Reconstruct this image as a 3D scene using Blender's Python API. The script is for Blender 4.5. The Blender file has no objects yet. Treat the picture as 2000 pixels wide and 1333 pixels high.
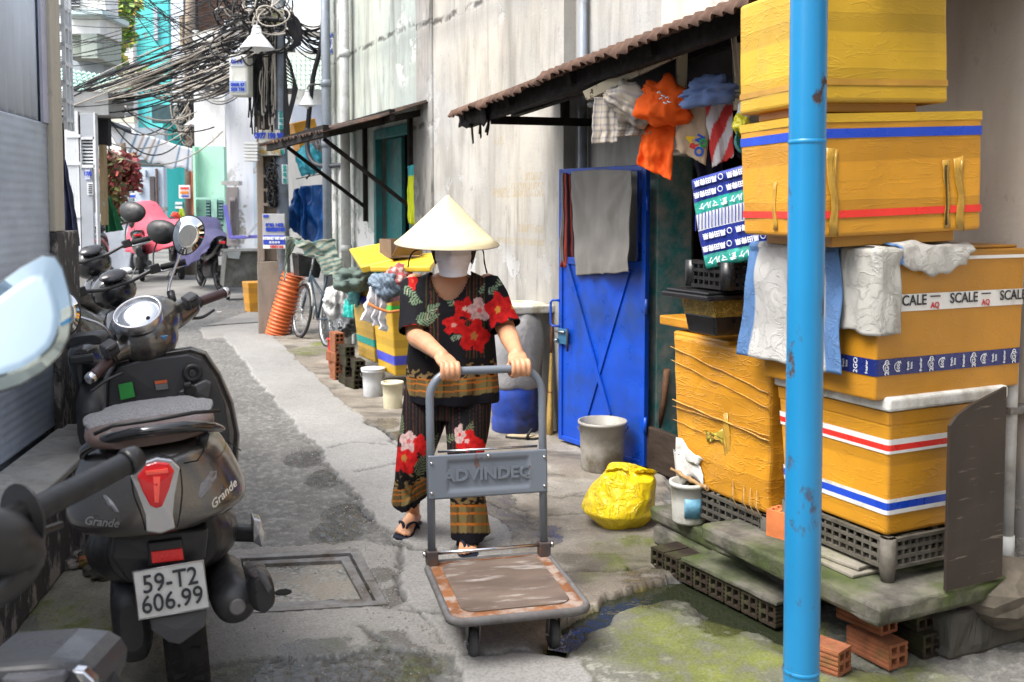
import bpy, bmesh, math, random
import numpy as np
from mathutils import Vector, Matrix, Euler, noise as mnoise

# ---------------------------------------------------------------- camera
SC = bpy.context.scene
COL = SC.collection
rad = math.radians
CAM_H, FPX, PITCH, HORIZON = 1.56, 1950.0, rad(3.5), 405.0
CY = HORIZON + FPX * math.tan(PITCH)          # row of the principal point in the 2000x1333 photograph
cam_d = bpy.data.cameras.new('camera')
cam = bpy.data.objects.new('camera', cam_d)
COL.objects.link(cam)
cam.location = (0, 0, CAM_H)
cam.rotation_euler = (math.pi / 2 - PITCH, 0, 0)
cam_d.sensor_width = 36.0
cam_d.lens = FPX / 2000 * 36
cam_d.shift_y = -(666.5 - CY) / 2000
cam_d.clip_start = 0.05
cam_d.clip_end = 2000
cam_d.dof.use_dof = True
cam_d.dof.focus_distance = 4.6
cam_d.dof.aperture_fstop = 5.0
SC.camera = cam

# ---------------------------------------------------------------- light: bright overcast day
SUN_EL, SUN_AZ = rad(58), rad(-122)            # azimuth from +Y, to the left of the view
world = bpy.data.worlds.new('World')
SC.world = world
world.use_nodes = True
wn = world.node_tree
bg = wn.nodes['Background']
sky = wn.nodes.new('ShaderNodeTexSky')
sky.sky_type = 'NISHITA'
sky.sun_disc = False
sky.sun_elevation = SUN_EL
sky.sun_rotation = SUN_AZ
sky.air_density = 1.0
sky.dust_density = 4.0
sky.ozone_density = 1.0
hs = wn.nodes.new('ShaderNodeHueSaturation')
hs.inputs['Saturation'].default_value = 0.42   # cloud cover: the photograph's sky is white
hs.inputs['Value'].default_value = 1.0
wn.links.new(sky.outputs[0], hs.inputs['Color'])
wn.links.new(hs.outputs[0], bg.inputs['Color'])
bg.inputs['Strength'].default_value = 0.14
sun_d = bpy.data.lights.new('sun', 'SUN')
sun_d.energy = 1.25
sun_d.angle = rad(32)
sun_d.color = (1.0, 0.96, 0.9)
sun = bpy.data.objects.new('sun', sun_d)
COL.objects.link(sun)
_sd = Vector((math.sin(SUN_AZ) * math.cos(SUN_EL), math.cos(SUN_AZ) * math.cos(SUN_EL), math.sin(SUN_EL)))
sun.rotation_euler = _sd.to_track_quat('Z', 'Y').to_euler()
SC.view_settings.view_transform = 'Standard'
SC.view_settings.look = 'None'
SC.view_settings.exposure = 1.65
SC.view_settings.gamma = 1.0
SC.view_settings.use_curve_mapping = False
SC.cycles.max_bounces = 8

# ---------------------------------------------------------------- helpers
TH = rad(25.6)                                # heading of the alley, to the left of the view
AL = Vector((-math.sin(TH), math.cos(TH), 0))  # along the alley
AC = Vector((math.cos(TH), math.sin(TH), 0))   # across it, to the right
_F = Vector((0, math.cos(PITCH), -math.sin(PITCH)))
_D = Vector((0, -math.sin(PITCH), -math.cos(PITCH)))
def ray(u, v):
    return _F + Vector(((u - 1000) / FPX, 0, 0)) + _D * ((v - CY) / FPX)
def at(u, v, Y):
    d = ray(u, v); return Vector((0, 0, CAM_H)) + d * (Y / d.y)
def gnd(u, v, z=0.0):
    d = ray(u, v); return Vector((0, 0, CAM_H)) + d * ((z - CAM_H) / d.z)
def px(Y):                                    # metres in one photograph pixel at distance Y
    return Y / FPX
def Rz(a): return Matrix.Rotation(a, 4, 'Z')
def Rx(a): return Matrix.Rotation(a, 4, 'X')
def Ry(a): return Matrix.Rotation(a, 4, 'Y')
def T(x, y=None, z=None):
    return Matrix.Translation(x if y is None else (x, y, z))
def lerp(a, b, t): return a + (b - a) * t
def sstep(a, b, x):
    t = min(1, max(0, (x - a) / (b - a))); return t * t * (3 - 2 * t)
def nz(x, y=0, z=0, s=1.0): return mnoise.noise(Vector((x * s, y * s, z * s)))
def fbm(p, oct=3, s=1.0):
    a, v = 1.0, 0.0
    for i in range(oct):
        v += a * mnoise.noise(Vector(p) * s); a *= .5; s *= 2.03
    return v

class MB:
    """collects shapes and links them as one mesh object"""
    def __init__(s): s.v, s.f, s.m, s.s = [], [], [], []
    def add(s, vs, fs, mi=0, smooth=False, M=None):
        o = len(s.v)
        if M is not None: vs = [M @ Vector(p) for p in vs]
        s.v.extend([tuple(p) for p in vs])
        for f in fs:
            s.f.append(tuple(i + o for i in f)); s.m.append(mi); s.s.append(smooth)
        return s
    def box(s, x0, x1, y0, y1, z0, z1, mi=0, M=None):
        vs = [(x, y, z) for z in (z0, z1) for y in (y0, y1) for x in (x0, x1)]
        return s.add(vs, [(0, 2, 3, 1), (4, 5, 7, 6), (0, 1, 5, 4), (2, 6, 7, 3), (0, 4, 6, 2), (1, 3, 7, 5)], mi, False, M)
    def cbox(s, c, sx, sy, sz, M=None, mi=0):
        m = T(c) @ (M if M is not None else Matrix())
        return s.box(-sx/2, sx/2, -sy/2, sy/2, -sz/2, sz/2, mi, m)
    def bar(s, p, q, w, h, mi=0, up=(0, 0, 1)):
        p, q = Vector(p), Vector(q); d = (q - p); L = d.length; d.normalize()
        up = Vector(up)
        if abs(d.dot(up)) > .98: up = Vector((0, 1, 0)) if abs(d.y) < .9 else Vector((1, 0, 0))
        x = d.cross(up).normalized(); z = x.cross(d)
        M = Matrix((x, d, z)).transposed().to_4x4(); M.translation = p
        return s.box(-w/2, w/2, 0, L, -h/2, h/2, mi, M)
    def loft(s, rings, cap=True, mi=0, smooth=True, closed=True, loop=False):
        n = len(rings[0]); vs = [p for r in rings for p in r]; fs = []
        R = len(rings)
        for i in range(R if loop else R - 1):
            a, b = i * n, ((i + 1) % R) * n
            for k in range(n if closed else n - 1):
                k2 = (k + 1) % n
                fs.append((a + k, a + k2, b + k2, b + k))
        o = len(s.v); s.add(vs, fs, mi, smooth)
        if cap and not loop and closed:
            s.f.append(tuple(o + k for k in range(n))[::-1]); s.m.append(mi); s.s.append(False)
            s.f.append(tuple(o + (R - 1) * n + k for k in range(n))); s.m.append(mi); s.s.append(False)
        return s
    def tube(s, pts, r, n=8, cap=True, mi=0, loop=False, flat=1.0):
        pts = [Vector(p) for p in pts]; N = len(pts)
        rr = [r] * N if not hasattr(r, '__len__') else r
        rings = []; up = None
        for i, p in enumerate(pts):
            if loop: d = pts[(i + 1) % N] - pts[i - 1]
            else: d = pts[min(i + 1, N - 1)] - pts[max(i - 1, 0)]
            if d.length < 1e-9: d = Vector((0, 0, 1))
            d.normalize()
            if up is None:
                up = Vector((0, 0, 1)) if abs(d.z) < .9 else Vector((1, 0, 0))
            x = d.cross(up)
            if x.length < 1e-6: x = d.orthogonal()
            x.normalize(); up = x.cross(d).normalized()
            rings.append([p + (x * math.cos(2 * math.pi * k / n) + up * math.sin(2 * math.pi * k / n) * flat) * rr[i] for k in range(n)])
        return s.loft(rings, cap, mi, True, True, loop)
    def lathe(s, prof, n=24, M=None, mi=0, smooth=True, cap=True):
        rings = []
        for r, z in prof:
            ring = [Vector((r * math.cos(2 * math.pi * k / n), r * math.sin(2 * math.pi * k / n), z)) for k in range(n)]
            rings.append([M @ p for p in ring] if M is not None else ring)
        return s.loft(rings, cap, mi, smooth)
    def prism(s, poly, z0, z1, M=None, mi=0):
        n = len(poly)
        vs = [(x, y, z0) for x, y in poly] + [(x, y, z1) for x, y in poly]
        fs = [tuple(range(n))[::-1], tuple(range(n, 2 * n))] + [(k, (k + 1) % n, n + (k + 1) % n, n + k) for k in range(n)]
        return s.add(vs, fs, mi, False, M)
    def grid(s, nu, nv, fn, mi=0, smooth=True):
        vs = [fn(i / (nu - 1), j / (nv - 1)) for j in range(nv) for i in range(nu)]
        fs = [(j * nu + i, j * nu + i + 1, (j + 1) * nu + i + 1, (j + 1) * nu + i) for j in range(nv - 1) for i in range(nu - 1)]
        return s.add(vs, fs, mi, smooth)
    def sphere(s, c, r, n=12, m=8, mi=0, M=None):
        rx, ry, rz = (r, r, r) if not hasattr(r, '__len__') else r
        c = Vector(c)
        rings = []
        for j in range(m + 1):
            a = -math.pi / 2 + math.pi * j / m
            rings.append([c + Vector((rx * max(.002, math.cos(a)) * math.cos(2*math.pi*k/n), ry * max(.002, math.cos(a)) * math.sin(2*math.pi*k/n), rz * math.sin(a))) for k in range(n)])
        if M is not None: rings = [[M @ p for p in r_] for r_ in rings]
        return s.loft(rings, True, mi, True)
    def build(s, name, mats, parent=None, bevel=0, segs=2, solid=0, sub=0, ang=40, recalc=True, offset=0.0):
        me = bpy.data.meshes.new(name)
        me.from_pydata(s.v, [], s.f)
        if not isinstance(mats, (list, tuple)): mats = [mats]
        for m in mats: me.materials.append(m)
        me.polygons.foreach_set('material_index', s.m)
        me.polygons.foreach_set('use_smooth', s.s)
        if recalc:
            bm = bmesh.new(); bm.from_mesh(me)
            bmesh.ops.recalc_face_normals(bm, faces=bm.faces)
            bm.to_mesh(me); bm.free()
        me.update()
        o = bpy.data.objects.new(name, me)
        COL.objects.link(o)
        if parent is not None: o.parent = parent
        if solid:
            md = o.modifiers.new('s', 'SOLIDIFY'); md.thickness = solid; md.offset = offset
        if bevel:
            md = o.modifiers.new('b', 'BEVEL'); md.width = bevel; md.segments = segs
            md.limit_method = 'ANGLE'; md.angle_limit = rad(ang); md.harden_normals = False
        if sub:
            md = o.modifiers.new('u', 'SUBSURF'); md.levels = sub; md.render_levels = sub
        return o

def tag(o, label, cat, group=None, kind=None):
    o['label'] = label; o['category'] = cat
    if group: o['group'] = group
    if kind: o['kind'] = kind
    return o
def structure(o, label=None, cat=None):
    o['kind'] = 'structure'
    if label: o['label'] = label
    if cat: o['category'] = cat
    return o
def thing(name, label, cat, loc=(0, 0, 0), rotz=0.0, group=None, rot=None):
    o = bpy.data.objects.new(name, None); COL.objects.link(o)
    o.empty_display_size = .1
    o.location = loc; o.rotation_euler = rot if rot else (0, 0, rotz)
    return tag(o, label, cat, group)
def copy_tree(o, parent=None):
    c = o.copy(); COL.objects.link(c); c.parent = parent
    for ch in list(o.children): copy_tree(ch, c)
    return c
def quick(name, label, cat, mb, mat, loc=(0, 0, 0), rotz=0, group=None, rot=None, **k):
    o = mb.build(name, mat, None, **k)
    o.location = loc; o.rotation_euler = rot if rot else (0, 0, rotz)
    return tag(o, label, cat, group)
_VF = {}
def text_mb(txt, size, depth=.001, bold=0.0, align='CENTER', mi=0, shear=0.0, sx=1.0):
    """lettering as flat raised mesh in the XZ plane, facing -Y, centred on the origin"""
    cu = bpy.data.curves.new('t', 'FONT'); cu.body = txt; cu.size = size
    cu.extrude = depth; cu.offset = bold; cu.align_x = align; cu.align_y = 'CENTER'; cu.shear = shear
    cu.resolution_u = 3
    o = bpy.data.objects.new('t', cu); COL.objects.link(o)
    dg = bpy.context.evaluated_depsgraph_get()
    me = bpy.data.meshes.new_from_object(o.evaluated_get(dg))
    mb = MB()
    mb.add([(v.co.x * sx, -v.co.z, v.co.y) for v in me.vertices], [tuple(p.vertices) for p in me.polygons], mi)
    bpy.data.objects.remove(o); bpy.data.curves.remove(cu); bpy.data.meshes.remove(me)
    return mb
def set_colors(o, fn):
    """per-vertex print colour from a function of the vertex position"""
    me = o.data
    ca = me.color_attributes.new('print', 'FLOAT_COLOR', 'POINT')
    buf = np.empty(len(me.vertices) * 4, dtype=np.float32)
    for i, v in enumerate(me.vertices):
        c = fn(v.co); buf[4*i:4*i+4] = (c[0], c[1], c[2], 1)
    ca.data.foreach_set('color', buf)

# ---------------------------------------------------------------- material helpers
def lin(h):
    h = h.lstrip('#'); r = [int(h[i:i+2], 16) / 255 for i in (0, 2, 4)]
    return tuple(c / 12.92 if c <= .04045 else ((c + .055) / 1.055) ** 2.4 for c in r)
class NM:
    def __init__(s, name):
        s.mat = bpy.data.materials.new(name); s.mat.use_nodes = True
        s.t = s.mat.node_tree; s.b = s.t.nodes['Principled BSDF']
        s.tc = s.t.nodes.new('ShaderNodeTexCoord')
    def node(s, typ, **kw):
        n = s.t.nodes.new(typ)
        for k, v in kw.items(): setattr(n, k, v)
        return n
    def set(s, sock, val):
        if hasattr(val, 'is_output') or isinstance(val, bpy.types.NodeSocket): s.t.links.new(val, sock)
        elif isinstance(val, (tuple, list)) and len(val) == 3 and sock.type == 'RGBA': sock.default_value = (*val, 1)
        else: sock.default_value = val
    def vec(s, scale=(1, 1, 1), rot=(0, 0, 0), loc=(0, 0, 0), src='Object'):
        m = s.node('ShaderNodeMapping'); s.t.links.new(s.tc.outputs[src], m.inputs[0])
        m.inputs['Scale'].default_value = scale; m.inputs['Rotation'].default_value = rot; m.inputs['Location'].default_value = loc
        return m.outputs[0]
    def noise(s, scale=5, detail=4, rough=.55, vec=None, dist=0):
        n = s.node('ShaderNodeTexNoise'); n.inputs['Scale'].default_value = scale
        n.inputs['Detail'].default_value = detail; n.inputs['Roughness'].default_value = rough
        n.inputs['Distortion'].default_value = dist
        s.t.links.new(vec if vec is not None else s.tc.outputs['Object'], n.inputs['Vector'])
        return n.outputs['Fac']
    def voro(s, scale=5, vec=None, feature='F1', out='Distance', rnd=1.0):
        n = s.node('ShaderNodeTexVoronoi', feature=feature); n.inputs['Scale'].default_value = scale
        n.inputs['Randomness'].default_value = rnd
        s.t.links.new(vec if vec is not None else s.tc.outputs['Object'], n.inputs['Vector'])
        return n.outputs[out]
    def ramp(s, fac, stops, interp='LINEAR'):
        n = s.node('ShaderNodeValToRGB'); s.t.links.new(fac, n.inputs[0])
        e = n.color_ramp; e.interpolation = interp
        while len(e.elements) < len(stops): e.elements.new(.5)
        for el, (p, c) in zip(e.elements, stops):
            el.position = p
            el.color = (*c, 1) if hasattr(c, '__len__') else (c, c, c, 1)
        return n.outputs[0]
    def mix(s, fac, a, b, mode='MIX'):
        n = s.node('ShaderNodeMix', data_type='RGBA', blend_type=mode)
        s.set(n.inputs[0], fac); s.set(n.inputs[6], a); s.set(n.inputs[7], b)
        return n.outputs[2]
    def math(s, op, a, b=0.0, clamp=False):
        n = s.node('ShaderNodeMath', operation=op, use_clamp=clamp)
        s.set(n.inputs[0], a); s.set(n.inputs[1], b); return n.outputs[0]
    def sep(s, vec=None):
        n = s.node('ShaderNodeSeparateXYZ'); s.t.links.new(vec if vec is not None else s.tc.outputs['Object'], n.inputs[0])
        return n.outputs
    def attr(s, name, out='Color'):
        n = s.node('ShaderNodeAttribute'); n.attribute_name = name; return n.outputs[out]
    def bump(s, h, strength=.3, dist=.01, prev=None):
        n = s.node('ShaderNodeBump'); n.inputs['Strength'].default_value = strength; n.inputs['Distance'].default_value = dist
        s.t.links.new(h, n.inputs['Height'])
        if prev is not None: s.t.links.new(prev, n.inputs['Normal'])
        s.t.links.new(n.outputs[0], s.b.inputs['Normal']); return n.outputs[0]
    def done(s, col=None, rough=.6, metal=0.0, spec=None, coat=None, trans=None, alpha=None):
        if col is not None: s.set(s.b.inputs['Base Color'], col)
        s.set(s.b.inputs['Roughness'], rough); s.set(s.b.inputs['Metallic'], metal)
        if spec is not None: s.set(s.b.inputs['Specular IOR Level'], spec)
        if coat is not None: s.set(s.b.inputs['Coat Weight'], coat); s.b.inputs['Coat Roughness'].default_value = .12
        if trans is not None: s.set(s.b.inputs['Transmission Weight'], trans)
        if alpha is not None: s.set(s.b.inputs['Alpha'], alpha)
        return s.mat
_MC = {}
def M_(name, col, rough=.6, var=.2, scale=6, bump=0.0, bscale=60, metal=0.0, dirt=None, dscale=5, damt=.5, coat=None, spec=None, rvar=.15, stretch=(1, 1, 1)):
    """plain worn surface: base colour with noise, optional dirt colour in patches, optional fine relief"""
    if name in _MC: return _MC[name]
    if isinstance(col, str): col = lin(col)
    if isinstance(dirt, str): dirt = lin(dirt)
    if spec is None and rough >= .55: spec = .2
    n = NM(name)
    v = n.vec(stretch)
    f = n.noise(scale, 5, .6, v)
    c = n.ramp(f, [(.3, tuple(x * (1 - var) for x in col)), (.7, tuple(min(1, x * (1 + var)) for x in col))])
    if dirt:
        d = n.noise(dscale, 8, .65, v)
        c = n.mix(n.ramp(d, [(.62 - damt * .3, 0), (.72 - damt * .1, 1)]), c, dirt)
    r = n.ramp(n.noise(scale * 2.3, 3), [(.3, max(.02, rough - rvar)), (.7, min(1, rough + rvar))])
    if bump: n.bump(n.noise(bscale, 5, .6, v), bump, .004)
    _MC[name] = n.done(c, r, metal, spec, coat)
    return _MC[name]
def print_mat(name, rough=.75, bump=.15, bscale=150, var=.12):
    """cloth or paper whose print comes from the mesh's own 'print' colours"""
    n = NM(name); c = n.attr('print')
    f = n.ramp(n.noise(9, 4), [(.3, 1 - var), (.7, 1.0)])
    c = n.mix(1.0, c, f, 'MULTIPLY')
    if bump: n.bump(n.noise(bscale, 3), bump, .003)
    return n.done(c, rough, spec=.15)
# ================================================================ GROUND
def vnoise(x, y, seed=0):
    rs = np.random.RandomState(seed); tab = rs.rand(256, 256)
    xi = np.floor(x).astype(int); yi = np.floor(y).astype(int)
    fx = x - xi; fy = y - yi
    fx = fx * fx * (3 - 2 * fx); fy = fy * fy * (3 - 2 * fy)
    g = lambda a, b: tab[a % 256, b % 256]
    return (g(xi, yi) * (1 - fx) + g(xi + 1, yi) * fx) * (1 - fy) + (g(xi, yi + 1) * (1 - fx) + g(xi + 1, yi + 1) * fx) * fy
def nfbm(x, y, s, oct=4, seed=0):
    a, v, t = 1.0, 0.0, 0.0
    for i in range(oct):
        v = v + a * vnoise(x * s + 17.3 * i, y * s + 9.1 * i, seed + i); t += a; a *= .55; s *= 2.07
    return v / t
def pip(x, y, poly):
    inside = np.zeros(x.shape, bool); n = len(poly)
    for i in range(n):
        x1, y1 = poly[i]; x2, y2 = poly[(i + 1) % n]
        c = ((y1 > y) != (y2 > y)) & (x < (x2 - x1) * (y - y1) / (y2 - y1 + 1e-12) + x1)
        inside ^= c
    return inside
def dline(x, y, pl):
    d = np.full(x.shape, 1e9)
    for (x1, y1), (x2, y2) in zip(pl[:-1], pl[1:]):
        dx, dy = x2 - x1, y2 - y1; L = dx * dx + dy * dy
        t = np.clip(((x - x1) * dx + (y - y1) * dy) / L, 0, 1)
        d = np.minimum(d, np.hypot(x - x1 - t * dx, y - y1 - t * dy))
    return d
def gp(*pts): return [tuple(gnd(u, v).xy) for u, v in pts]
def smooth01(a, b, x):
    t = np.clip((x - a) / (b - a), 0, 1); return t * t * (3 - 2 * t)

MANHOLE = gp((452, 1092), (700, 1078), (757, 1187), (470, 1205))
def build_ground():
    rows = [2.2]
    while rows[-1] < 17: rows.append(rows[-1] + .0031 * rows[-1])
    Yr = np.array(rows); NC = 480
    xl = -.56 * Yr - .25
    xr = np.minimum(.56 * Yr + .25, .82 - .479 * (Yr - 6) + .35)
    t = np.linspace(0, 1, NC)[None, :]
    X = xl[:, None] * (1 - t) + xr[:, None] * t
    Y = np.repeat(Yr[:, None], NC, 1)
    wx = X + .10 * (nfbm(X, Y, 3, 4, 1) - .5) + .05 * (nfbm(X, Y, 14, 3, 5) - .5)
    wy = Y + .10 * (nfbm(X, Y, 3, 4, 2) - .5) + .05 * (nfbm(X, Y, 14, 3, 6) - .5)
    # regions
    left_edge = [(440, 655), (470, 700), (530, 775), (596, 850), (664, 940), (700, 985), (735, 1030), (770, 1067), (778, 1120), (790, 1165), (820, 1200), (852, 1240), (875, 1290), (905, 1380), (960, 1600)]
    right_edge = [(1330, 1600), (1200, 1400), (1130, 1290), (1075, 1200), (1010, 1080), (960, 1010), (890, 940), (800, 880), (715, 830), (650, 770), (590, 715), (545, 668), (520, 650)]
    strip = pip(wx, wy, gp(*left_edge) + gp(*right_edge))
    apron = pip(wx, wy, gp((520, 650), (545, 668), (590, 715), (650, 770), (715, 830), (800, 880), (890, 940), (960, 1010), (1010, 1080), (1075, 1200), (1105, 1250)) + gp((1120, 1215), (1200, 1165), (1290, 1140), (1340, 1115), (1390, 1080), (1300, 990), (1300, 900)) + [(1.6, 6.2), (-4, 17)])
    island = pip(wx, wy, gp((1105, 1275), (1180, 1225), (1225, 1185), (1290, 1170), (1345, 1180), (1390, 1215), (1480, 1240), (1570, 1268), (1680, 1300), (1900, 1330), (2100, 1500), (1700, 1900), (1350, 1700), (1230, 1450), (1140, 1310)))
    mpatch = pip(wx, wy, gp((380, 1310), (500, 1292), (620, 1285), (760, 1268), (870, 1285), (850, 1240), (815, 1200), (790, 1165), (775, 1075), (700, 1062), (560, 1068), (380, 1085)))
    farpatch = pip(wx, wy, gp((390, 640), (520, 600), (520, 655), (400, 665)))
    manh = pip(X, Y, MANHOLE)
    scoot = pip(wx, wy, gp((100, 1333), (60, 1120), (180, 1060), (330, 1060), (400, 1200), (420, 1333), (380, 1700), (-400, 1700)))
    conc = strip | apron | mpatch | island | farpatch
    n1 = nfbm(X, Y, 2.2, 5, 11); n2 = nfbm(X, Y, 9, 4, 21); n3 = nfbm(X, Y, 38, 3, 31); n4 = nfbm(X, Y, 80, 2, 41)
    Z = .006 * (nfbm(X, Y, 1.1, 3, 51) - .5)
    Z += np.where(conc, .012 + .004 * (n2 - .5), .013 * (n3 - .5) + .008 * (n4 - .5))
    Z += np.where(apron & ~strip, .008 * (n2 - .5) + .006 * (n3 - .5), 0)
    Z += np.where(strip, .006, 0)
    # cracks
    cracks = [gp((770, 1067), (800, 1082), (870, 1085), (960, 1060)), gp((960, 985), (1010, 1005), (1060, 1012), (1150, 1005), (1200, 1010)), gp((1075, 1120), (1180, 1120), (1320, 1108)),
              gp((795, 1195), (900, 1210)), gp((700, 925), (800, 905)), gp((640, 880), (690, 868), (760, 872)), gp((700, 1230), (745, 1260)), gp((900, 1290), (1000, 1275), (1100, 1280)),
              gp((596, 850), (640, 905), (664, 940)), gp((664, 940), (735, 1030), (770, 1067), (778, 1120), (795, 1180)), gp((1000, 960), (1090, 975), (1150, 965), (1200, 975)), gp((715, 830), (760, 850), (790, 890))]
    crk = np.zeros(X.shape)
    for c in cracks:
        d = dline(wx + .05 * (n2 - .5), wy + .05 * (n2 - .5), c)
        crk = np.maximum(crk, 1 - smooth01(.006, .02, d))
    Z -= .014 * crk
    # the drain: a shallow wet channel
    ch = gp((1090, 1262), (1130, 1225), (1200, 1178), (1290, 1150), (1345, 1145), (1400, 1180), (1470, 1215), (1540, 1255), (1640, 1300), (1780, 1340))
    dch = dline(wx, wy, ch)
    chan = (1 - smooth01(.03, .13, dch)) * (~(apron & (dch > .07))) * np.where(island, .45, 1)
    Z -= .045 * chan
    # wet places
    wet = np.zeros(X.shape)
    for (u, v, r) in ((600, 895, .22), (640, 935, .2), (690, 1000, .25), (660, 1040, .2), (735, 835, .25), (770, 860, .2), (1000, 1030, .25), (960, 985, .2), (1060, 1050, .16), (740, 1130, .1), (760, 1170, .12), (700, 1320, .35), (600, 1330, .3), (790, 1320, .2), (1290, 1150, .25), (1400, 1190, .25)):
        g = gnd(u, v); d = np.hypot((X - g.x), (Y - g.y) * .6)
        wet = np.maximum(wet, (1 - smooth01(r * .3, r, d)))
    wet = smooth01(.34, .60, wet * (.2 + 1.3 * n2) * (.55 + .9 * n3)) * np.where(strip, .1, 1)
    wet = np.maximum(wet, chan)
    # moss
    moss = np.zeros(X.shape)
    for (u, v, r, a) in ((1500, 1265, .5, 1), (1380, 1290, .45, .8), (1250, 1265, .3, .6), (1600, 1320, .6, 1.0), (1240, 1085, .32, .9), (1320, 1065, .2, .9), (1180, 1130, .25, .5), (1290, 1200, .25, .7), (180, 1240, .3, .9), (260, 1200, .3, .7), (120, 1190, .3, .6),
                         (610, 688, .45, .8), (640, 675, .3, .8), (560, 690, .3, .4), (700, 1040, .2, .35), (640, 1060, .25, .4), (690, 1265, .3, .4), (800, 1310, .3, .4), (480, 1320, .3, .4)):
        g = gnd(u, v); d = np.hypot(X - g.x, (Y - g.y) * .8)
        moss = np.maximum(moss, a * (1 - smooth01(r * .2, r, d)))
    moss = smooth01(.22, .75, moss * (.35 + 1.1 * n1 * .9 + .35 * n2))
    Z = np.where(manh, -.07, Z)
    # colours
    def c3(a): return np.array(a)[None, None, :]
    peb = (smooth01(.50, .78, n3) * .75)[..., None]
    col = c3((.095, .093, .088)) * (.6 + .6 * n2[..., None] + .25 * n1[..., None]) * (1 - peb) + c3((.185, .18, .165)) * peb
    wide = smooth01(.4, .62, n1)[..., None]
    cc = c3((.19, .182, .168)) * (.72 + .56 * n1[..., None]) * (.85 + .3 * n3[..., None])
    st = c3((.205, .20, .19)) * (.78 + .44 * n1[..., None]) * (.9 + .2 * n3[..., None])
    ap = (c3((.155, .135, .11)) * (1 - wide) + c3((.205, .188, .16)) * wide) * (.65 + .7 * n2[..., None])
    stain = smooth01(.55, .7, nfbm(X * .5 + Y * .2, Y * 1.3, 5, 4, 77))[..., None]
    ap = ap * (1 - .45 * stain)
    isl = c3((.115, .115, .095)) * (.6 + .8 * n2[..., None]) + c3((.10, .10, .09)) * smooth01(.6, .75, n3)[..., None]
    col = np.where(conc[..., None], cc, col)
    col = np.where(apron[..., None], ap, col)
    col = np.where(strip[..., None], st, col)
    col = np.where(island[..., None], isl, col)
    col = np.where(scoot[..., None], c3((.16, .15, .12)) * (.5 + n2[..., None]), col)
    mc = c3((.075, .088, .02)) * (.5 + .8 * n2[..., None]) + c3((.05, .055, .0)) * smooth01(.45, .7, n1)[..., None] * n2[..., None]
    m3 = np.clip(moss * (.1 + 1.2 * n3) * (.4 + .9 * smooth01(.35, .6, n2)), 0, .88)[..., None]
    col = col * (1 - m3) + mc * m3
    algae = smooth01(.5, .8, chan)[..., None]
    col = col * (1 - algae) + (c3((.025, .028, .012)) + c3((.09, .07, .0)) * smooth01(.6, .75, n2)[..., None]) * algae
    col = col * (1 - .55 * crk[..., None]) * (1 - .5 * wet[..., None])
    col = col * 1.18
    rough = np.clip(.88 - .78 * wet, .06, 1)
    nR, nC = X.shape
    co = np.stack([X, Y, Z], -1).reshape(-1, 3).astype(np.float32)
    idx = np.arange(nR * nC).reshape(nR, nC)
    q = np.stack([idx[:-1, :-1], idx[:-1, 1:], idx[1:, 1:], idx[1:, :-1]], -1).reshape(-1, 4)
    me = bpy.data.meshes.new('alley_ground')
    me.vertices.add(len(co)); me.vertices.foreach_set('co', co.ravel())
    me.loops.add(q.size); me.loops.foreach_set('vertex_index', q.ravel().astype(np.int32))
    me.polygons.add(len(q)); me.polygons.foreach_set('loop_start', np.arange(0, q.size, 4, dtype=np.int32))
    me.polygons.foreach_set('use_smooth', np.ones(len(q), bool))
    me.update(calc_edges=True)
    a = me.color_attributes.new('print', 'FLOAT_COLOR', 'POINT')
    a.data.foreach_set('color', np.concatenate([col, np.ones((nR, nC, 1))], -1).astype(np.float32).ravel())
    r = me.attributes.new('rough', 'FLOAT', 'POINT'); r.data.foreach_set('value', rough.astype(np.float32).ravel())
    n = NM('alley ground')
    f = n.ramp(n.noise(90, 4, .65), [(.3, .72), (.5, 1.0), (.72, 1.3)])
    c = n.mix(1.0, n.attr('print'), f, 'MULTIPLY')
    v = n.voro(95); nb = n.noise(160, 3)
    b1 = n.bump(v, .25, .006); n.bump(nb, .3, .003, b1)
    me.materials.append(n.done(c, n.attr('rough', 'Fac'), spec=.4))
    o = bpy.data.objects.new('ground', me); COL.objects.link(o)
    structure(o, 'worn alley ground of asphalt, concrete strip and mossy patches', 'ground')
build_ground()

_g = MB(); _g.grid(90, 90, lambda a, b: (-60 + 120 * a, -8 + 140 * b, -.075 if -8 + 140 * b < 18.0 else .0))
structure(_g.build('terrain', M_('far ground', (.17, .165, .155), .85, .3, .8, bump=.3, bscale=20)), 'grey street surface running on beyond the alley', 'ground')
# water lying in the drain
_w = MB(); _dr = [gnd(u, v) for u, v in ((1095, 1265), (1130, 1228), (1200, 1182), (1290, 1152), (1350, 1150), (1405, 1184), (1470, 1216), (1540, 1256), (1640, 1302))]
_rg = []
for i, p in enumerate(_dr):
    d = (_dr[min(i + 1, len(_dr) - 1)] - _dr[max(i - 1, 0)]).normalized(); s_ = Vector((-d.y, d.x, 0)) * (.12 if 0 < i < 8 else .05)
    _rg.append([Vector((p.x, p.y, -.017)) - s_, Vector((p.x, p.y, -.017)) - s_ * .3, Vector((p.x, p.y, -.017)) + s_ * .3, Vector((p.x, p.y, -.017)) + s_])
_w.loft(_rg, cap=False, closed=False)
n = NM('drain water'); n.bump(n.noise(26, 3, .5), .35, .01)
structure(_w.build('water', n.done((.018, .022, .012), .04, spec=.6), recalc=False), 'shallow dark water lying in the broken drain channel', 'water')

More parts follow.
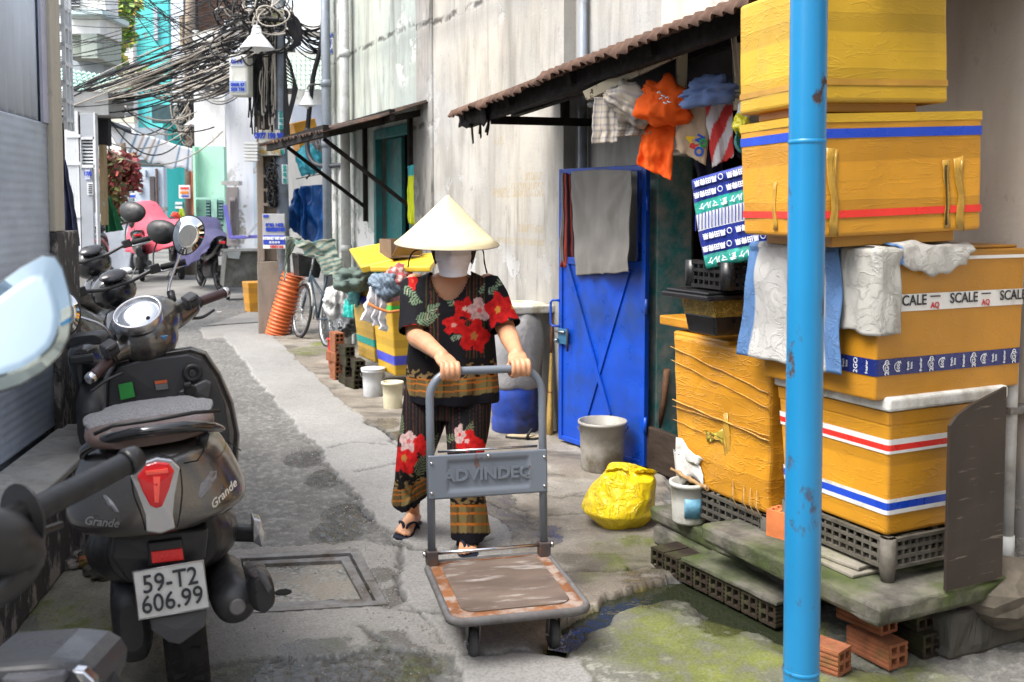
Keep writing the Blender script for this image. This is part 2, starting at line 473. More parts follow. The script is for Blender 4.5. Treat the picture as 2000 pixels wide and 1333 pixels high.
# manhole: steel frame, sunk inner frame, infill with two lifting holes
steel = M_('worn steel', (.20, .195, .19), .55, .25, 12, bump=.2, dirt=(.10, .08, .06), dscale=9, damt=.5, metal=.3)
def inset(poly, d):
    c = Vector((sum(p[0] for p in poly) / 4, sum(p[1] for p in poly) / 4)); out = []
    for p in poly:
        v = Vector(p) - c; out.append(tuple(c + v * (1 - d / v.length * 1.35)))
    return out
def ringmesh(mb, a, b, z0, z1, mi=0):
    n = len(a)
    vs = [(x, y, z1) for x, y in a] + [(x, y, z1) for x, y in b] + [(x, y, z0) for x, y in a] + [(x, y, z0) for x, y in b]
    fs = []
    for k in range(n):
        j = (k + 1) % n
        fs += [(k, j, n + j, n + k), (k, 2*n + k, 2*n + j, j), (n + k, n + j, 3*n + j, 3*n + k)]
    mb.add(vs, fs, mi)
mh = thing('manhole', 'square manhole with sunken steel frame and pebbly concrete infill behind the scooter', 'manhole', (0, 0, 0))
p1_, p2_, p3_ = MANHOLE, inset(MANHOLE, .045), inset(MANHOLE, .075)
b = MB(); ringmesh(b, p1_, p2_, -.08, .014); b.build('outer_frame', steel, mh)
b = MB(); ringmesh(b, inset(MANHOLE, .056), inset(MANHOLE, .10), -.08, .004); b.build('inner_frame', steel, mh)
fill = NM('manhole infill'); fv = fill.voro(55); fn_ = fill.noise(6, 5)
fc = fill.mix(fill.ramp(fn_, [(.42, 0), (.58, 1)]), fill.ramp(fill.noise(60, 4), [(.3, (.08, .08, .07)), (.7, (.3, .29, .26))]), (.22, .2, .165))
fill.bump(fv, .5, .012); fillm = fill.done(fc, fill.ramp(fn_, [(.35, .15), (.55, .85)]))
b = MB(); b.prism(inset(MANHOLE, .098), -.08, -.012); inf = b.build('infill', fillm, mh)
for (u, v) in ((553, 1152), (645, 1173)):
    g = gnd(u, v); b = MB(); b.lathe([(.035, -.011), (.033, -.009), (.022, -.0085)], 14, T(g.x, g.y, 0))
    b.build('lifting_hole', M_('hole black', (.01, .01, .01), .9), mh)

# ================================================================ RIGHT-HAND WALLS
JX, JY = .82, 6.0
RW = T(JX, JY, 0) @ Rz(TH)
def rl(u, off=0.0, v=405):
    """wall-local y and z of photograph point (u,v) on the wall plane at local x = off"""
    k = (u - 1000) / FPX; c, s = math.cos(TH), math.sin(TH)
    # JX + off*c - y*s = k*(JY + off*s + y*c)
    y = (JX + off * c - k * (JY + off * s)) / (k * c + s)
    Yw = JY + off * s + y * c
    return y, at(u, v, Yw).z
def plaster(name, base, grey, streak, peel=(.33, .32, .30), pamt=.5, crackz=None, rects=(), low=None, mould=.5):
    n = NM(name)
    f = n.noise(1.1, 7, .65); c = n.mix(n.ramp(f, [(.40, 0), (.60, 1)]), base, grey); f2 = n.noise(.55, 5, .6, n.vec((1, 1, 1), loc=(1, 9, 2))); c = n.mix(n.math('MULTIPLY', n.ramp(f2, [(.45, 0), (.6, 1)]), .35), c, (min(1, base[0] * 1.12), base[1] * 1.02, base[2] * .84))
    sv = n.vec((3.2, 3.2, .55)); s1 = n.noise(1.3, 7, .6, sv, .4)
    c = n.mix(n.math('MULTIPLY', n.ramp(s1, [(.48, 0), (.72, 1)]), .75), c, streak)
    s2 = n.noise(3.2, 6, .62, n.vec((3, 3, .32)), .3); sg_ = n.ramp(n.noise(.9, 4, .6, n.vec((1, 1, 1), loc=(7, 2, 5))), [(.44, 0), (.62, 1)])
    c = n.mix(n.math('MULTIPLY', n.math('MULTIPLY', n.ramp(s2, [(.50, 0), (.66, 1)]), sg_), mould * 1.3), c, tuple(x * .35 for x in streak))
    pf = n.noise(2.6, 8, .68); pm = n.ramp(pf, [(.60 - .12 * pamt, 0), (.625 - .12 * pamt, 1)])
    pm = n.math('MULTIPLY', pm, n.ramp(n.noise(.8, 3, .5, n.vec((1, 1, 1), loc=(3.3, 1.7, .4))), [(.46, 0), (.56, 1)]))
    c = n.mix(pm, c, peel)
    fl = n.noise(15, 7, .72, n.vec((1, 1, .6)))
    c = n.mix(n.math('MULTIPLY', n.ramp(fl, [(.60, 0), (.67, 1)]), .38), c, tuple(x * .5 for x in grey))
    h = n.math('ADD', n.math('MULTIPLY', pm, -1.0), n.math('MULTIPLY', n.noise(45, 5), .35))
    x, y, z = n.sep()
    if crackz:
        for z0 in crackz:
            zz = n.math('ADD', n.math('SUBTRACT', z, z0), n.math('MULTIPLY', n.math('SUBTRACT', n.noise(5, 6, .7), .5), .10))
            d = n.math('ABSOLUTE', zz); m = n.ramp(d, [(.008, 1), (.035, 0)])
            m = n.math('MULTIPLY', m, n.ramp(n.noise(6, 3), [(.40, 0), (.55, 1)]))
            c = n.mix(n.math('MULTIPLY', m, .85), c, (.05, .045, .04)); h = n.math('SUBTRACT', h, n.math('MULTIPLY', m, 1.5))
            m2 = n.ramp(n.math('ABSOLUTE', n.math('ADD', zz, .10)), [(.0, .35), (.16, 0)])
            c = n.mix(m2, c, tuple(q * .6 for q in grey))
    for (ya, yb, za, zb) in rects:
        m = n.math('MULTIPLY', n.math('MULTIPLY', n.math('GREATER_THAN', y, ya), n.math('LESS_THAN', y, yb)), n.math('MULTIPLY', n.math('GREATER_THAN', z, za), n.math('LESS_THAN', z, zb)))
        m = n.math('MULTIPLY', m, n.ramp(n.noise(60, 2, .5, n.vec((1, 1.6, .5))), [(.48, 0), (.54, 1)]))
        c = n.mix(n.math('MULTIPLY', m, .55), c, (.33, .25, .12))
    if low:   # darker, browner towards the foot of the wall
        m = n.ramp(n.math('ADD', z, n.math('MULTIPLY', n.noise(3, 5), .8)), [(low * .7, .8), (low * 1.6, 0)])
        c = n.mix(m, c, (.13, .12, .105))
    n.bump(h, .5, .012)
    return n.done(c, .88, spec=.15)
# near house with the doorway
YD0, YD1, ZD = -1.02, -.12, 1.86
house = thing('house', 'beige plastered house with the dark doorway behind the stacked yellow boxes', 'house', (JX, JY, 0), TH)
pl_near = plaster('plaster beige', (.58, .535, .465), (.50, .46, .41), (.43, .38, .31), pamt=.5, mould=.12)
pl_jamb = plaster('plaster white jamb', (.40, .395, .375), (.32, .315, .305), (.20, .19, .17), pamt=.4, low=.35)
b = MB(); b.box(0, .22, -3.4, YD0, 0, 3.3); b.box(0, .22, YD0, YD1, ZD, 3.3); b.build('wall', pl_near, house)
b = MB(); b.box(.002, .22, YD1, 1.6, 0, 3.6); b.build('side_wall', pl_jamb, house)
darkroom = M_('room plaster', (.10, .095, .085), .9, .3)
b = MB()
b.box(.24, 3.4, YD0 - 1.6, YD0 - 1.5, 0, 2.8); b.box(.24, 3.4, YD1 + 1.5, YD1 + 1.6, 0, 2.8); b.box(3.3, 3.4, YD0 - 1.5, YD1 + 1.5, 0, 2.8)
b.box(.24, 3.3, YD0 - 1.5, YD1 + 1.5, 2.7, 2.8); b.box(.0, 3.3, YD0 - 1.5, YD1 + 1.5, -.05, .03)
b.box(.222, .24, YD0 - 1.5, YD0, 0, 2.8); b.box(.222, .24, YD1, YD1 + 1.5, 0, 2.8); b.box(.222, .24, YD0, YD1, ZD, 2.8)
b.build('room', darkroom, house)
teal_old = M_('teal jamb paint', '#3c7d7c', .6, .25, 9, bump=.2, dirt=(.30, .30, .28), dscale=7, damt=.75)
b = MB(); b.box(-.025, .222, YD1 - .012, YD1 + .10, 0.02, ZD + .03); b.build('door_jamb', teal_old, house, bevel=.006)
bluep = M_('blue door paint', '#0b46b4', .38, .22, 4, bump=.12, bscale=30, dirt=(.015, .05, .20), dscale=3, damt=.5)
b = MB(); b.box(-.03, .02, YD1 + .10, YD1 + .19, 0.02, ZD + .06); b.build('door_post', bluep, house, bevel=.005)
b = MB(); b.box(-.04, -.001, YD0 - .9, YD1 + .0, ZD + .02, ZD + .09); b.build('lintel', M_('lintel cement', (.35, .33, .3), .9, .3, bump=.3), house, bevel=.008)
# far house: light weathered panels, pilaster, teal doorway, drain pipes
OFF = -.09
y_r, _ = rl(1100, OFF); y_l, _ = rl(636, OFF)
yd_a, _ = rl(818, OFF); yd_b, _ = rl(733, OFF); yp_a, _ = rl(848, OFF); yp_b, _ = rl(818, OFF)
zdt = 2.36
zr = lambda u, v: rl(u, OFF, v)
rects = []
for (u0, u1, v0, v1) in ((962, 996, 368, 386), (1000, 1062, 358, 384), (1012, 1062, 438, 456), (955, 1062, 462, 482), (1026, 1060, 338, 352), (965, 985, 270, 282)):
    ya, za = zr(u1, v1); yb, zb = zr(u0, v0); rects.append((ya, yb, za, zb))
house2 = thing('house', 'tall weathered whitewashed house with teal doorway behind the woman', 'house', (JX, JY, 0), TH)
pl_w = plaster('plaster whitewash', (.415, .40, .37), (.31, .305, .29), (.19, .175, .15), peel=(.44, .44, .44), pamt=.35, crackz=(3.18,), rects=rects, low=.45, mould=.35)
pl_g = plaster('plaster pale green', (.40, .44, .41), (.31, .345, .325), (.19, .19, .165), peel=(.66, .66, .64), pamt=.9, crackz=(3.26,), mould=.4)
pl_p = plaster('plaster pilaster', (.30, .29, .275), (.21, .205, .195), (.10, .095, .085), peel=(.5, .5, .49), pamt=.7, crackz=(3.2, 2.3), mould=.7)
b = MB(); b.box(OFF, .25, y_r, yp_a, 0, 5.6); b.build('wall', pl_w, house2)
b = MB(); b.box(OFF - .02, .25, yp_a, yp_b, 0, 5.6); b.build('pilaster', pl_p, house2, bevel=.012)
b = MB(); b.box(OFF, .25, yp_b, yd_b, zdt, 5.6); b.box(OFF, .25, yd_b, y_l, 0, 5.6)
b.build('upper_wall', pl_g, house2)
b = MB(); b.box(OFF - .004, OFF + .2, yd_a - .02, yp_b + .18, 0, zdt); b.build('pier', pl_p, house2)
tealp = M_('teal paint', '#226a69', .5, .22, 5, bump=.15, dirt=(.04, .10, .11), dscale=3, damt=.5)
b = MB(); ym = lerp(yd_a, yd_b, .0)
b.box(OFF - .015, OFF + .06, yd_b - .07, yd_b, 0, zdt); b.box(OFF - .015, OFF + .06, yp_b + .18, yd_b - .07, zdt - .1, zdt); b.box(OFF - .01, OFF + .05, yp_b + .18, yp_b + .24, 0, zdt - .1)
b.build('door_frame', tealp, house2, bevel=.005)
b = MB(); b.box(OFF + .10, OFF + .14, lerp(yd_a, yd_b, .58), yd_b - .07, 0, zdt - .1); b.build('door_leaf', tealp, house2, bevel=.004)
b = MB(); b.box(OFF + .20, OFF + .24, yp_b + .2, lerp(yd_a, yd_b, .40), 0, zdt - .1)
for k in range(9): b.box(OFF + .19, OFF + .2, yp_b + .2, lerp(yd_a, yd_b, .40), .2 + k * .24, .21 + k * .24)
b.build('tiled_panel', M_('tiled panel', (.16, .21, .20), .5, .3, 6, dirt=(.07, .08, .07)), house2)
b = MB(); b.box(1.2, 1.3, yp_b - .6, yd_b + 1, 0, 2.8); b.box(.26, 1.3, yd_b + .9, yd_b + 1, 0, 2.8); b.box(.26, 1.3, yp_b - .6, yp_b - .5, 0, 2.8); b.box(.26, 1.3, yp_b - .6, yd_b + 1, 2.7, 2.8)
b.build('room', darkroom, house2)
def pipe(mb, u, off, z0, z1, r, zs=()):
    y, _ = rl(u, off); mb.tube([(off, y, z0), (off, y, z1)], r, 12)
    for z in zs: mb.tube([(off, y, z - .04), (off, y, z + .04)], r * 1.18, 12)
pvc = M_('old white pvc', (.50, .51, .50), .5, .15, 5, dirt=(.3, .29, .27), damt=.5)
pvg = M_('grey pvc', (.20, .23, .27), .5, .2, 5, dirt=(.12, .12, .12))
b = MB(); pipe(b, 676, OFF - .10, .0, 5.6, .055, (3.25, 1.1)); b.build('drain_pipe', pvc, house2)
b = MB(); pipe(b, 640, OFF - .12, .0, 5.6, .055, (2.3, 3.0)); b.build('drain_pipe', pvg, house2)
b = MB(); pipe(b, 1137, .03 - .07, .0, 3.6, .03, ()); b.build('conduit', pvg, house)
# small posted notices by the pipe
y0, z0 = rl(650, OFF, 95)
for zc, s_ in ((rl(650, OFF, 78)[1], 'KHOAN\nCẮT'), (rl(650, OFF, 96)[1], 'BÊ\nTÔNG')):
    b = MB(); b.box(OFF - .006, OFF - .002, y0 - .10, y0 + .10, zc - .065, zc + .065)
    nt = b.build('notice', M_('notice paper', (.62, .64, .66), .8, .1), house2)
    tm = text_mb(s_, .075, .001, .004); tb = tm.build('lettering', M_('notice blue ink', (.05, .09, .30), .7), nt, recalc=False)
    tb.location = (OFF - .009, y0, zc); tb.rotation_euler = (0, 0, -math.pi / 2)
# ================================================================ RIGHT SIDE: blue post, boxes, platform
def paint_chipped(name, base, chip, scale=7, amt=.5, under=None):
    n = NM(name); c = n.ramp(n.noise(2.5, 4), [(.3, tuple(x * .85 for x in base)), (.7, base)])
    v = n.vec((1, 1, .6)); f = n.noise(scale, 7, .62, v); g = n.noise(1.6, 3, .5, n.vec((1, 1, 1), loc=(2, 5, .3)))
    m = n.math('MULTIPLY', n.ramp(f, [(.66 - .06 * amt, 0), (.68 - .06 * amt, 1)]), n.ramp(g, [(.40, 0), (.5, 1)]))
    if under:
        m0 = n.math('MULTIPLY', n.ramp(f, [(.635 - .06 * amt, 0), (.655 - .06 * amt, 1)]), n.ramp(g, [(.40, 0), (.5, 1)]))
        c = n.mix(m0, c, under)
    c = n.mix(m, c, chip)
    h = n.math('ADD', n.math('MULTIPLY', m, -1), n.math('MULTIPLY', n.noise(30, 4), .15))
    n.bump(h, .6, .004)
    return n.done(c, n.mix(m, (.3, .3, .3), (.9, .9, .9)))
PY_ = 2.62
pt, pb = at(1582, -120, PY_), at(1564, 1440, PY_)
pole = thing('support_post', 'bright blue painted round steel post with chipped paint standing before yellow boxes', 'post', (pb.x, pb.y, 0))
blue_post = paint_chipped('blue post paint', lin('#1e7fb2'), (.055, .03, .025), 11, .8, (.035, .12, .22))
ex = lambda z: (pt.x - pb.x) * z / (pt.z - pb.z)
R0 = .0475
b = MB(); b.tube([(ex(z), 0, z) for z in np.linspace(0, 3.2, 30)], R0, 40); b.build('tube', blue_post, pole)
for v in (278, 1308):
    z = at(1570, v, PY_).z; b = MB()
    b.tube([(ex(z + d), 0, z + d) for d in (-.006, -.003, .003, .006)], [R0 + .0002, R0 + .0022, R0 + .0022, R0 + .0002], 40, cap=False); b.build('weld_ring', blue_post, pole)
b = MB(); b.box(-.09, .09, -.09, .09, 0, .012); b.build('base_plate', blue_post, pole, bevel=.003)

def tapewrap(name, col, band=.055, wr=.55, dirt=.35):
    """foam box wrapped in overlapping yellow tape: tone steps, horizontal wrinkles"""
    n = NM(name); col = lin(col) if isinstance(col, str) else col
    x, y, z = n.sep()
    zz = n.math('ADD', z, n.math('MULTIPLY', n.noise(3, 2), .02))
    st = n.math('FRACT', n.math('DIVIDE', zz, band))
    c = n.mix(n.ramp(n.noise(3.1, 5), [(.3, 0), (.7, 1)]), tuple(q * .80 for q in col), tuple(min(1, q * 1.1) for q in col))
    c = n.mix(n.ramp(st, [(.0, .30), (.06, .0), (.9, .0), (1, .22)]), c, tuple(q * .55 for q in col))
    wn_ = n.node('ShaderNodeTexWhiteNoise', noise_dimensions='1D'); n.t.links.new(n.math('FLOOR', n.math('DIVIDE', zz, band)), wn_.inputs['W'])
    c = n.mix(1.0, c, n.ramp(wn_.outputs['Value'], [(0, .80), (1, 1.08)]), 'MULTIPLY')
    d = n.noise(2.3, 8, .7); c = n.mix(n.math('MULTIPLY', n.ramp(d, [(.58, 0), (.75, 1)]), dirt), c, (.20, .14, .05))
    sp = n.noise(70, 3); c = n.mix(n.math('MULTIPLY', n.ramp(sp, [(.70, 0), (.74, 1)]), .5), c, (.2, .13, .04))
    w1 = n.noise(5, 3, .5, n.vec((1, 1, 4.2)), .5); w2 = n.noise(17, 2, .5, n.vec((1, 1, 3.2)), .3)
    w1r = n.ramp(w1, [(.475, 0), (.5, 1), (.525, 0)]); w2r = n.ramp(w2, [(.48, 0), (.5, 1), (.52, 0)])
    gate = n.ramp(n.noise(3.3, 3), [(.45, 0), (.6, 1)])
    h = n.math('ADD', n.math('MULTIPLY', w1r, .8), n.math('MULTIPLY', n.math('MULTIPLY', w2r, gate), .45))
    h = n.math('ADD', h, n.math('MULTIPLY', n.ramp(st, [(0, 1), (.05, 0)]), .35))
    h = n.math('ADD', h, n.math('MULTIPLY', n.noise(2.2, 3), 1.2))
    n.bump(h, wr, .006)
    return n.done(c, n.ramp(n.noise(8, 3), [(.3, .28), (.7, .5)]))
Y_OR = tapewrap('tape orange yellow', (.60, .275, .018), .065, .22)
Y_OR2 = tapewrap('tape orange smooth', (.50, .225, .016), .5, .14, .2)
Y_YE = tapewrap('tape golden yellow', (.56, .335, .022), .06, .22)
Y_WR = tapewrap('tape wrapped worn', (.60, .27, .018), .075, .42, .5)
FOAMW = M_('white foam', (.66, .66, .63), .8, .1, 14, bump=.2, bscale=120, dirt=(.33, .30, .25), dscale=6, damt=.5)
CLEAR = M_('cloudy packing tape', (.44, .25, .035), .22, .25, 12, bump=.3, bscale=30)
RED_T = M_('red tape', (.75, .035, .025), .35, .12, 6); BLU_T = M_('blue tape', (.012, .06, .48), .35, .15, 6)
WHI_T = M_('white tape', (.72, .72, .70), .4, .08, 8, dirt=(.4, .38, .34), damt=.2); GRN_T = M_('green tape', (.02, .42, .25), .4, .12, 6)
NAV_T = M_('navy tape', (.012, .022, .14), .3, .15, 6)

class FoamBox:
    """box thing: origin at the near bottom corner, local x runs right, local y away along its left face"""
    def __init__(s, name, label, corner, rot, lx, ly, h, mat, taper=.03, group=None, lean=0.0, pitch=0.0, bevel=.014, wob=.0):
        s.o = thing(name, label, 'foam box', corner, rot, group)
        s.o.rotation_euler = (pitch, lean, rot)
        s.lx, s.ly, s.h, s.tp = lx, ly, h, taper
        b = MB(); N = 9; rings = []
        def side(z):
            a = s.tp * (1 - z / h)
            c = [(a, a), (lx - a, a), (lx - a, ly - a), (a, ly - a)]; r = []
            for i in range(4):
                p, q = Vector(c[i]), Vector(c[(i + 1) % 4])
                for k in range(N): r.append(p.lerp(q, k / N))
            return r
        for j in range(9):
            z = h * j / 8
            rings.append([Vector((p.x + wob * nz(p.x, z, p.y, 6), p.y + wob * nz(p.y, z, p.x + 7, 6), z)) for p in side(z)])
        b.loft(rings, smooth=False); s.body = b.build('body', mat, s.o, bevel=bevel, segs=3, ang=50)
    def off(s, z): return s.tp * (1 - z / s.h)
    def stripe(s, z0, z1, mat, name='tape_stripe', proud=.0025):
        b = MB(); rings = []
        for z in (z0, z1):
            a = s.off(z) - proud; r = .012
            c = [(a, a), (s.lx - a, a), (s.lx - a, s.ly - a), (a, s.ly - a)]; ring = []
            for i in range(4):
                p = Vector(c[i]); pr = Vector(c[i - 1]); nx_ = Vector(c[(i + 1) % 4])
                ring += [p + (pr - p).normalized() * r, p + ((pr - p).normalized() + (nx_ - p).normalized()) * r * .29, p + (nx_ - p).normalized() * r]
            rings.append([Vector((q.x, q.y, z)) for q in ring])
        b.loft(rings, cap=False, smooth=False)
        return b.build(name, mat, s.o, solid=.0008)
    def left_patch(s, y0, y1, z0, z1, mat, name='tape_piece', proud=.004, jag=0.0, nu=8, nv=8):
        b = MB()
        def fn(i, j):
            z = lerp(z0, z1, j); y = lerp(y0, y1, i)
            y += jag * nz(z * 9, i * 3, 1.3); z += jag * nz(y * 9, j * 3, 4.4)
            return (s.off(z) - proud - .003 * nz(y, z, 0, 25), y, z)
        b.grid(nu, nv, fn); return b.build(name, mat, s.o, solid=.0008)
    def front_patch(s, x0, x1, z0, z1, mat, name='tape_piece', proud=.004, jag=0.0):
        b = MB()
        def fn(i, j):
            z = lerp(z0, z1, j); x = lerp(x0, x1, i)
            x += jag * nz(z * 9, i * 3, 1.3); z += jag * nz(x * 9, j * 3, 4.4)
            return (x, s.off(z) - proud - .003 * nz(x, z, 0, 25), z)
        b.grid(8, 8, fn); return b.build(name, mat, s.o, solid=.0008)
    def lettering(s, txt, size, x, z, mat, face='front', bold=0.0, parent=None, rot=0.0, sx=1.0, shear=0, name='lettering', proud=.006):
        o = text_mb(txt, size, .0004, bold, sx=sx, shear=shear).build(name, mat, parent or s.o, recalc=False)
        if face == 'front': o.location = (x, s.off(z) - proud, z); o.rotation_euler = (0, rot, 0)
        else: o.location = (s.off(z) - proud, x, z); o.rotation_euler = (0, rot, -math.pi / 2)
        return o

# --- lower striped box
Yc = 3.33
c1 = at(1731, 1055, Yc); zt1 = at(1731, 806, Yc).z
vz = lambda v, u=1731, Y=Yc: at(u, v, Y).z
B1 = FoamBox('foam_box', 'orange foam box with red and blue white-edged stripes, lowest of the tall stack', c1, TH, .56, .56, zt1 - c1.z, Y_OR, .025)
zz = lambda v: vz(v) - c1.z
for (a, b_, m) in ((872, 861, WHI_T), (884, 872, RED_T), (890, 884, WHI_T), (988, 981, WHI_T), (1003, 988, BLU_T), (1012, 1003, WHI_T)):
    B1.stripe(zz(a), zz(b_), m)
b = MB(); b.box(-.012, .572, -.012, .572, B1.h + .001, B1.h + .05); b.build('lid', FOAMW, B1.o, bevel=.012, segs=3)
B1.front_patch(.30, .345, zz(880), zz(856), CLEAR)
B1.stripe(B1.h - .045, B1.h - .002, Y_OR2, 'rim')
# --- SCALE box
c2 = at(1709, 786, 3.31); h2 = at(1709, 492, 3.31).z - c2.z
B2 = FoamBox('foam_box', 'big smooth orange foam box with printed white and navy tape bands', c2, TH, .72, .58, h2, Y_OR2, .006, bevel=.01)
Z2 = lambda v, u=1709, Y=3.31: at(u, v, Y).z - c2.z
B2.stripe(Z2(737), Z2(704), NAV_T, 'navy_tape')
B2.stripe(Z2(612), Z2(578), WHI_T, 'white_tape')
B2.stripe(Z2(512), Z2(505), WHI_T, 'rim_line')
INKB = M_('black ink', (.012, .014, .02), .5, .05); INKR = M_('red ink', (.5, .03, .03), .5, .05); INKW = M_('white ink', (.7, .72, .75), .5, .05)
zs = (Z2(612) + Z2(578)) / 2
for x in (.0 + .065, .065 + .25, .065 + .50):
    B2.lettering('SCALE', .050, x + .09, zs + .006, INKB, bold=.0008, sx=.98)
    B2.lettering('AQ', .028, x + .20, zs - .014, INKR, bold=.0008)
    B2.lettering('—', .045, x + .20, zs + .020, INKB, bold=.0008)
zn = (Z2(737) + Z2(704)) / 2
for k, x in enumerate(np.arange(.05, .70, .052)):
    B2.lettering(['2GO', '500g', 'fresh\nbox', 'fresher'][k % 4], [.026, .02, .015, .016][k % 4], x, zn, INKW, rot=-math.pi / 2, bold=.0003, name='tape_emblem')
    if k % 4 in (0, 1):
        b = MB(); b.tube([(x + (.016 + .001) * math.cos(a), B2.off(zn) - .0055, zn + .016 * math.sin(a)) for a in np.linspace(.6, 5.2, 14)], .0013, 4); b.build('tape_emblem', INKW, B2.o)
for k, y in enumerate(np.arange(.04, .26, .05)):
    B2.lettering(['fresher', '2GO', 'fresh\nbox', '500g'][k % 4], [.016, .026, .015, .02][k % 4], y, zn, INKW, 'left', rot=-math.pi / 2, name='tape_emblem')
b = MB(); b.box(.02, .70, .02, .56, h2 + .001, h2 + .012); b.build('lid', Y_OR2, B2.o, bevel=.004)
# --- upper boxes, turned a little more towards the street
A3 = rad(15)
c3 = at(1592, 447, 3.28); c3.z = c2.z + h2 + .045
h3 = at(1592, 222, 3.28).z - c3.z
B3 = FoamBox('foam_box', 'long yellow-orange foam box with one blue and one red stripe, second from top', c3, A3, .655, .50, h3, Y_OR, .004, lean=rad(-2.2), wob=.004)
B3.stripe(h3 * .80, h3 * .875, BLU_T); B3.stripe(h3 * .155, h3 * .215, RED_T)
b = MB(); b.box(.08, .56, .03, .46, -.035, 0.002); b.build('foot', Y_OR2, B3.o, bevel=.004)
B3.stripe(h3 - .03, h3 - .001, Y_YE, 'rim')
for x, w in ((.055, .035), (.50, .022), (.545, .035)):
    B3.front_patch(x, x + w, -.0, h3 * (.72 if x < .1 else .62), CLEAR, jag=.02)
B3.front_patch(.50, .508, .02, h3 * .56, M_('dark gap', (.06, .045, .02), .8), 'slit', .006, .004)
B3.left_patch(.24, .27, .03, h3 * .45, CLEAR, jag=.02)
c4 = at(1600, 204, 3.26); c4.z = c3.z + h3 + .035
B4 = FoamBox('foam_box', 'golden foam box with embossed tape rows on top of the stack', c4, A3 + rad(2), .50, .50, .40, Y_YE, -.004, lean=rad(-1.5), wob=.003)
b = MB(); b.box(.04, .40, .03, .44, -.03, .002); b.build('foot', Y_OR2, B4.o, bevel=.004)
B4.stripe(.055, .075, M_('brown tape', (.42, .22, .03), .4), 'tape_stripe', .0015)
# --- worn wrapped box
Y5 = 3.84
c5 = Vector((c1.x, c1.y, 0)) + AL * .60; c5.z = .335
B5 = FoamBox('foam_box', 'battered yellow foam box wrapped in wrinkled tape with torn white corner', c5 - AC * .01, TH, .5, .66, .655, Y_WR, .025, wob=.012, bevel=.02)
B5.left_patch(.44, .66, .0, .17, FOAMW, 'bare_foam_patch', .006, .06)
b = MB()
def _roll(i, j):
    a = j * 5.2; r = .010 + .006 * nz(i * 6, 1, 2); y = lerp(.40, .665, i)
    return (B5.off(.04) - .012 - r * math.sin(a), y, .035 + r * math.cos(a) - .02 * (1 - i) + .01 * nz(i * 7, j))
b.grid(16, 12, _roll); b.build('curled_tape', M_('curled tape', (.28, .17, .07), .45, .3, 20), B5.o, solid=.001)
for (y0, z0, y1, z1, r) in ((.66, .60, .0, .50, .006), (.66, .54, .0, .44, .004), (.655, .36, .0, .31, .007), (.655, .33, .0, .33, .004), (.655, .27, .32, .245, .003)):
    b = MB(); P = []
    for t in np.linspace(0, 1, 14):
        y, z = lerp(y0, y1, t), lerp(z0, z1, t) + .008 * nz(t * 6, y0 * 9, 3)
        P.append((B5.off(z) - .006, y, z))
    b.tube(P, [r * .8 * (1 + .9 * nz(t, y0, 1, 9)) for t in np.linspace(0, 1, 14)], 6, flat=.4); b.build('twisted_tape', M_('twisted tape', (.50, .27, .07), .2, .4, 20), B5.o)
B5.left_patch(.26, .30, .10, .36, CLEAR, jag=.03); B5.left_patch(.32, .42, .22, .30, M_('stained tape', (.38, .30, .04), .4, .2), jag=.05)
for y in (.08, .16, .23, .12):
    b = MB(); b.tube([(B5.off(.05) - .008, y, .09), (B5.off(0) - .03, y - .02, .03), (B5.off(0) - .02, y - .05, -.015)], [.002, .004, .002], 5, flat=.4); b.build('tape_tatter', M_('curled tape', None), B5.o)
lid_g = 'loose box lids'
cl = at(1330, 664, 4.42)
b = MB(); b.box(0, .42, -.34, .06, 0, .035)
l1 = quick('box_lid', 'torn orange foam lid lying on the wrapped box', 'box lid', b, Y_OR, cl, TH, lid_g, bevel=.01)
cl2 = at(1312, 638, 4.50)
b = MB(); b.box(0, .40, -.24, .10, 0, .042)
quick('box_lid', 'clean orange foam lid under the black plant tub', 'box lid', b, Y_OR2, cl2, TH, lid_g, bevel=.006)

# --- black tub with gold planter, tray, crate, printed pack
BLKP = M_('black plastic', (.012, .012, .013), .35, .2, 8, bump=.1); GOLD = NM('gold moulded plastic')
_gv = GOLD.noise(34, 4, .6, GOLD.vec((1, 1, 1)), 2.5)
GOLD.bump(GOLD.ramp(_gv, [(.42, 0), (.5, 1), (.58, 0)]), .9, .01)
GOLDM = GOLD.done(GOLD.ramp(_gv, [(.35, (.20, .12, .015)), (.55, (.52, .34, .06))]), .45)
ct = at(1412, 650, 4.15)
tub = thing('planter', 'black plastic planter wrapped with a moulded gold relief band', 'planter', ct, TH)
def trough(w0, w1, d0, d1, z0, z1):
    b = MB(); r = lambda w, d, z: [Vector((-w/2, -d/2, z)), Vector((w/2, -d/2, z)), Vector((w/2, d/2, z)), Vector((-w/2, d/2, z))]
    b.loft([r(w0, d0, z0), r(w1, d1, z1)], smooth=False); return b
kk = px(4.15)
trough(.22, .25, .19, .21, 0, 40 * kk).build('tub', BLKP, tub, bevel=.01)
trough(.245, .275, .21, .235, 36 * kk, 74 * kk).build('relief_band', GOLDM, tub, bevel=.006)
b = MB(); b.box(-.150, .15, -.13, .13, 70 * kk, 76 * kk); b.build('ledge', GOLDM, tub, bevel=.004)
ty = at(1412, 580, 4.15)
b = MB(); b.box(-.20, .18, -.16, .16, 0, .022); b.box(-.185, .165, -.145, .145, .022, .035)
quick('tray', 'flat black plastic tray lid on top of the gold planter', 'tray', b, BLKP, ty, TH, bevel=.006)
cr = at(1425, 562, 4.1)
crate = thing('crate', 'small black slotted plastic crate under the blue printed pack', 'crate', cr + Vector((0, 0, .002)), TH)
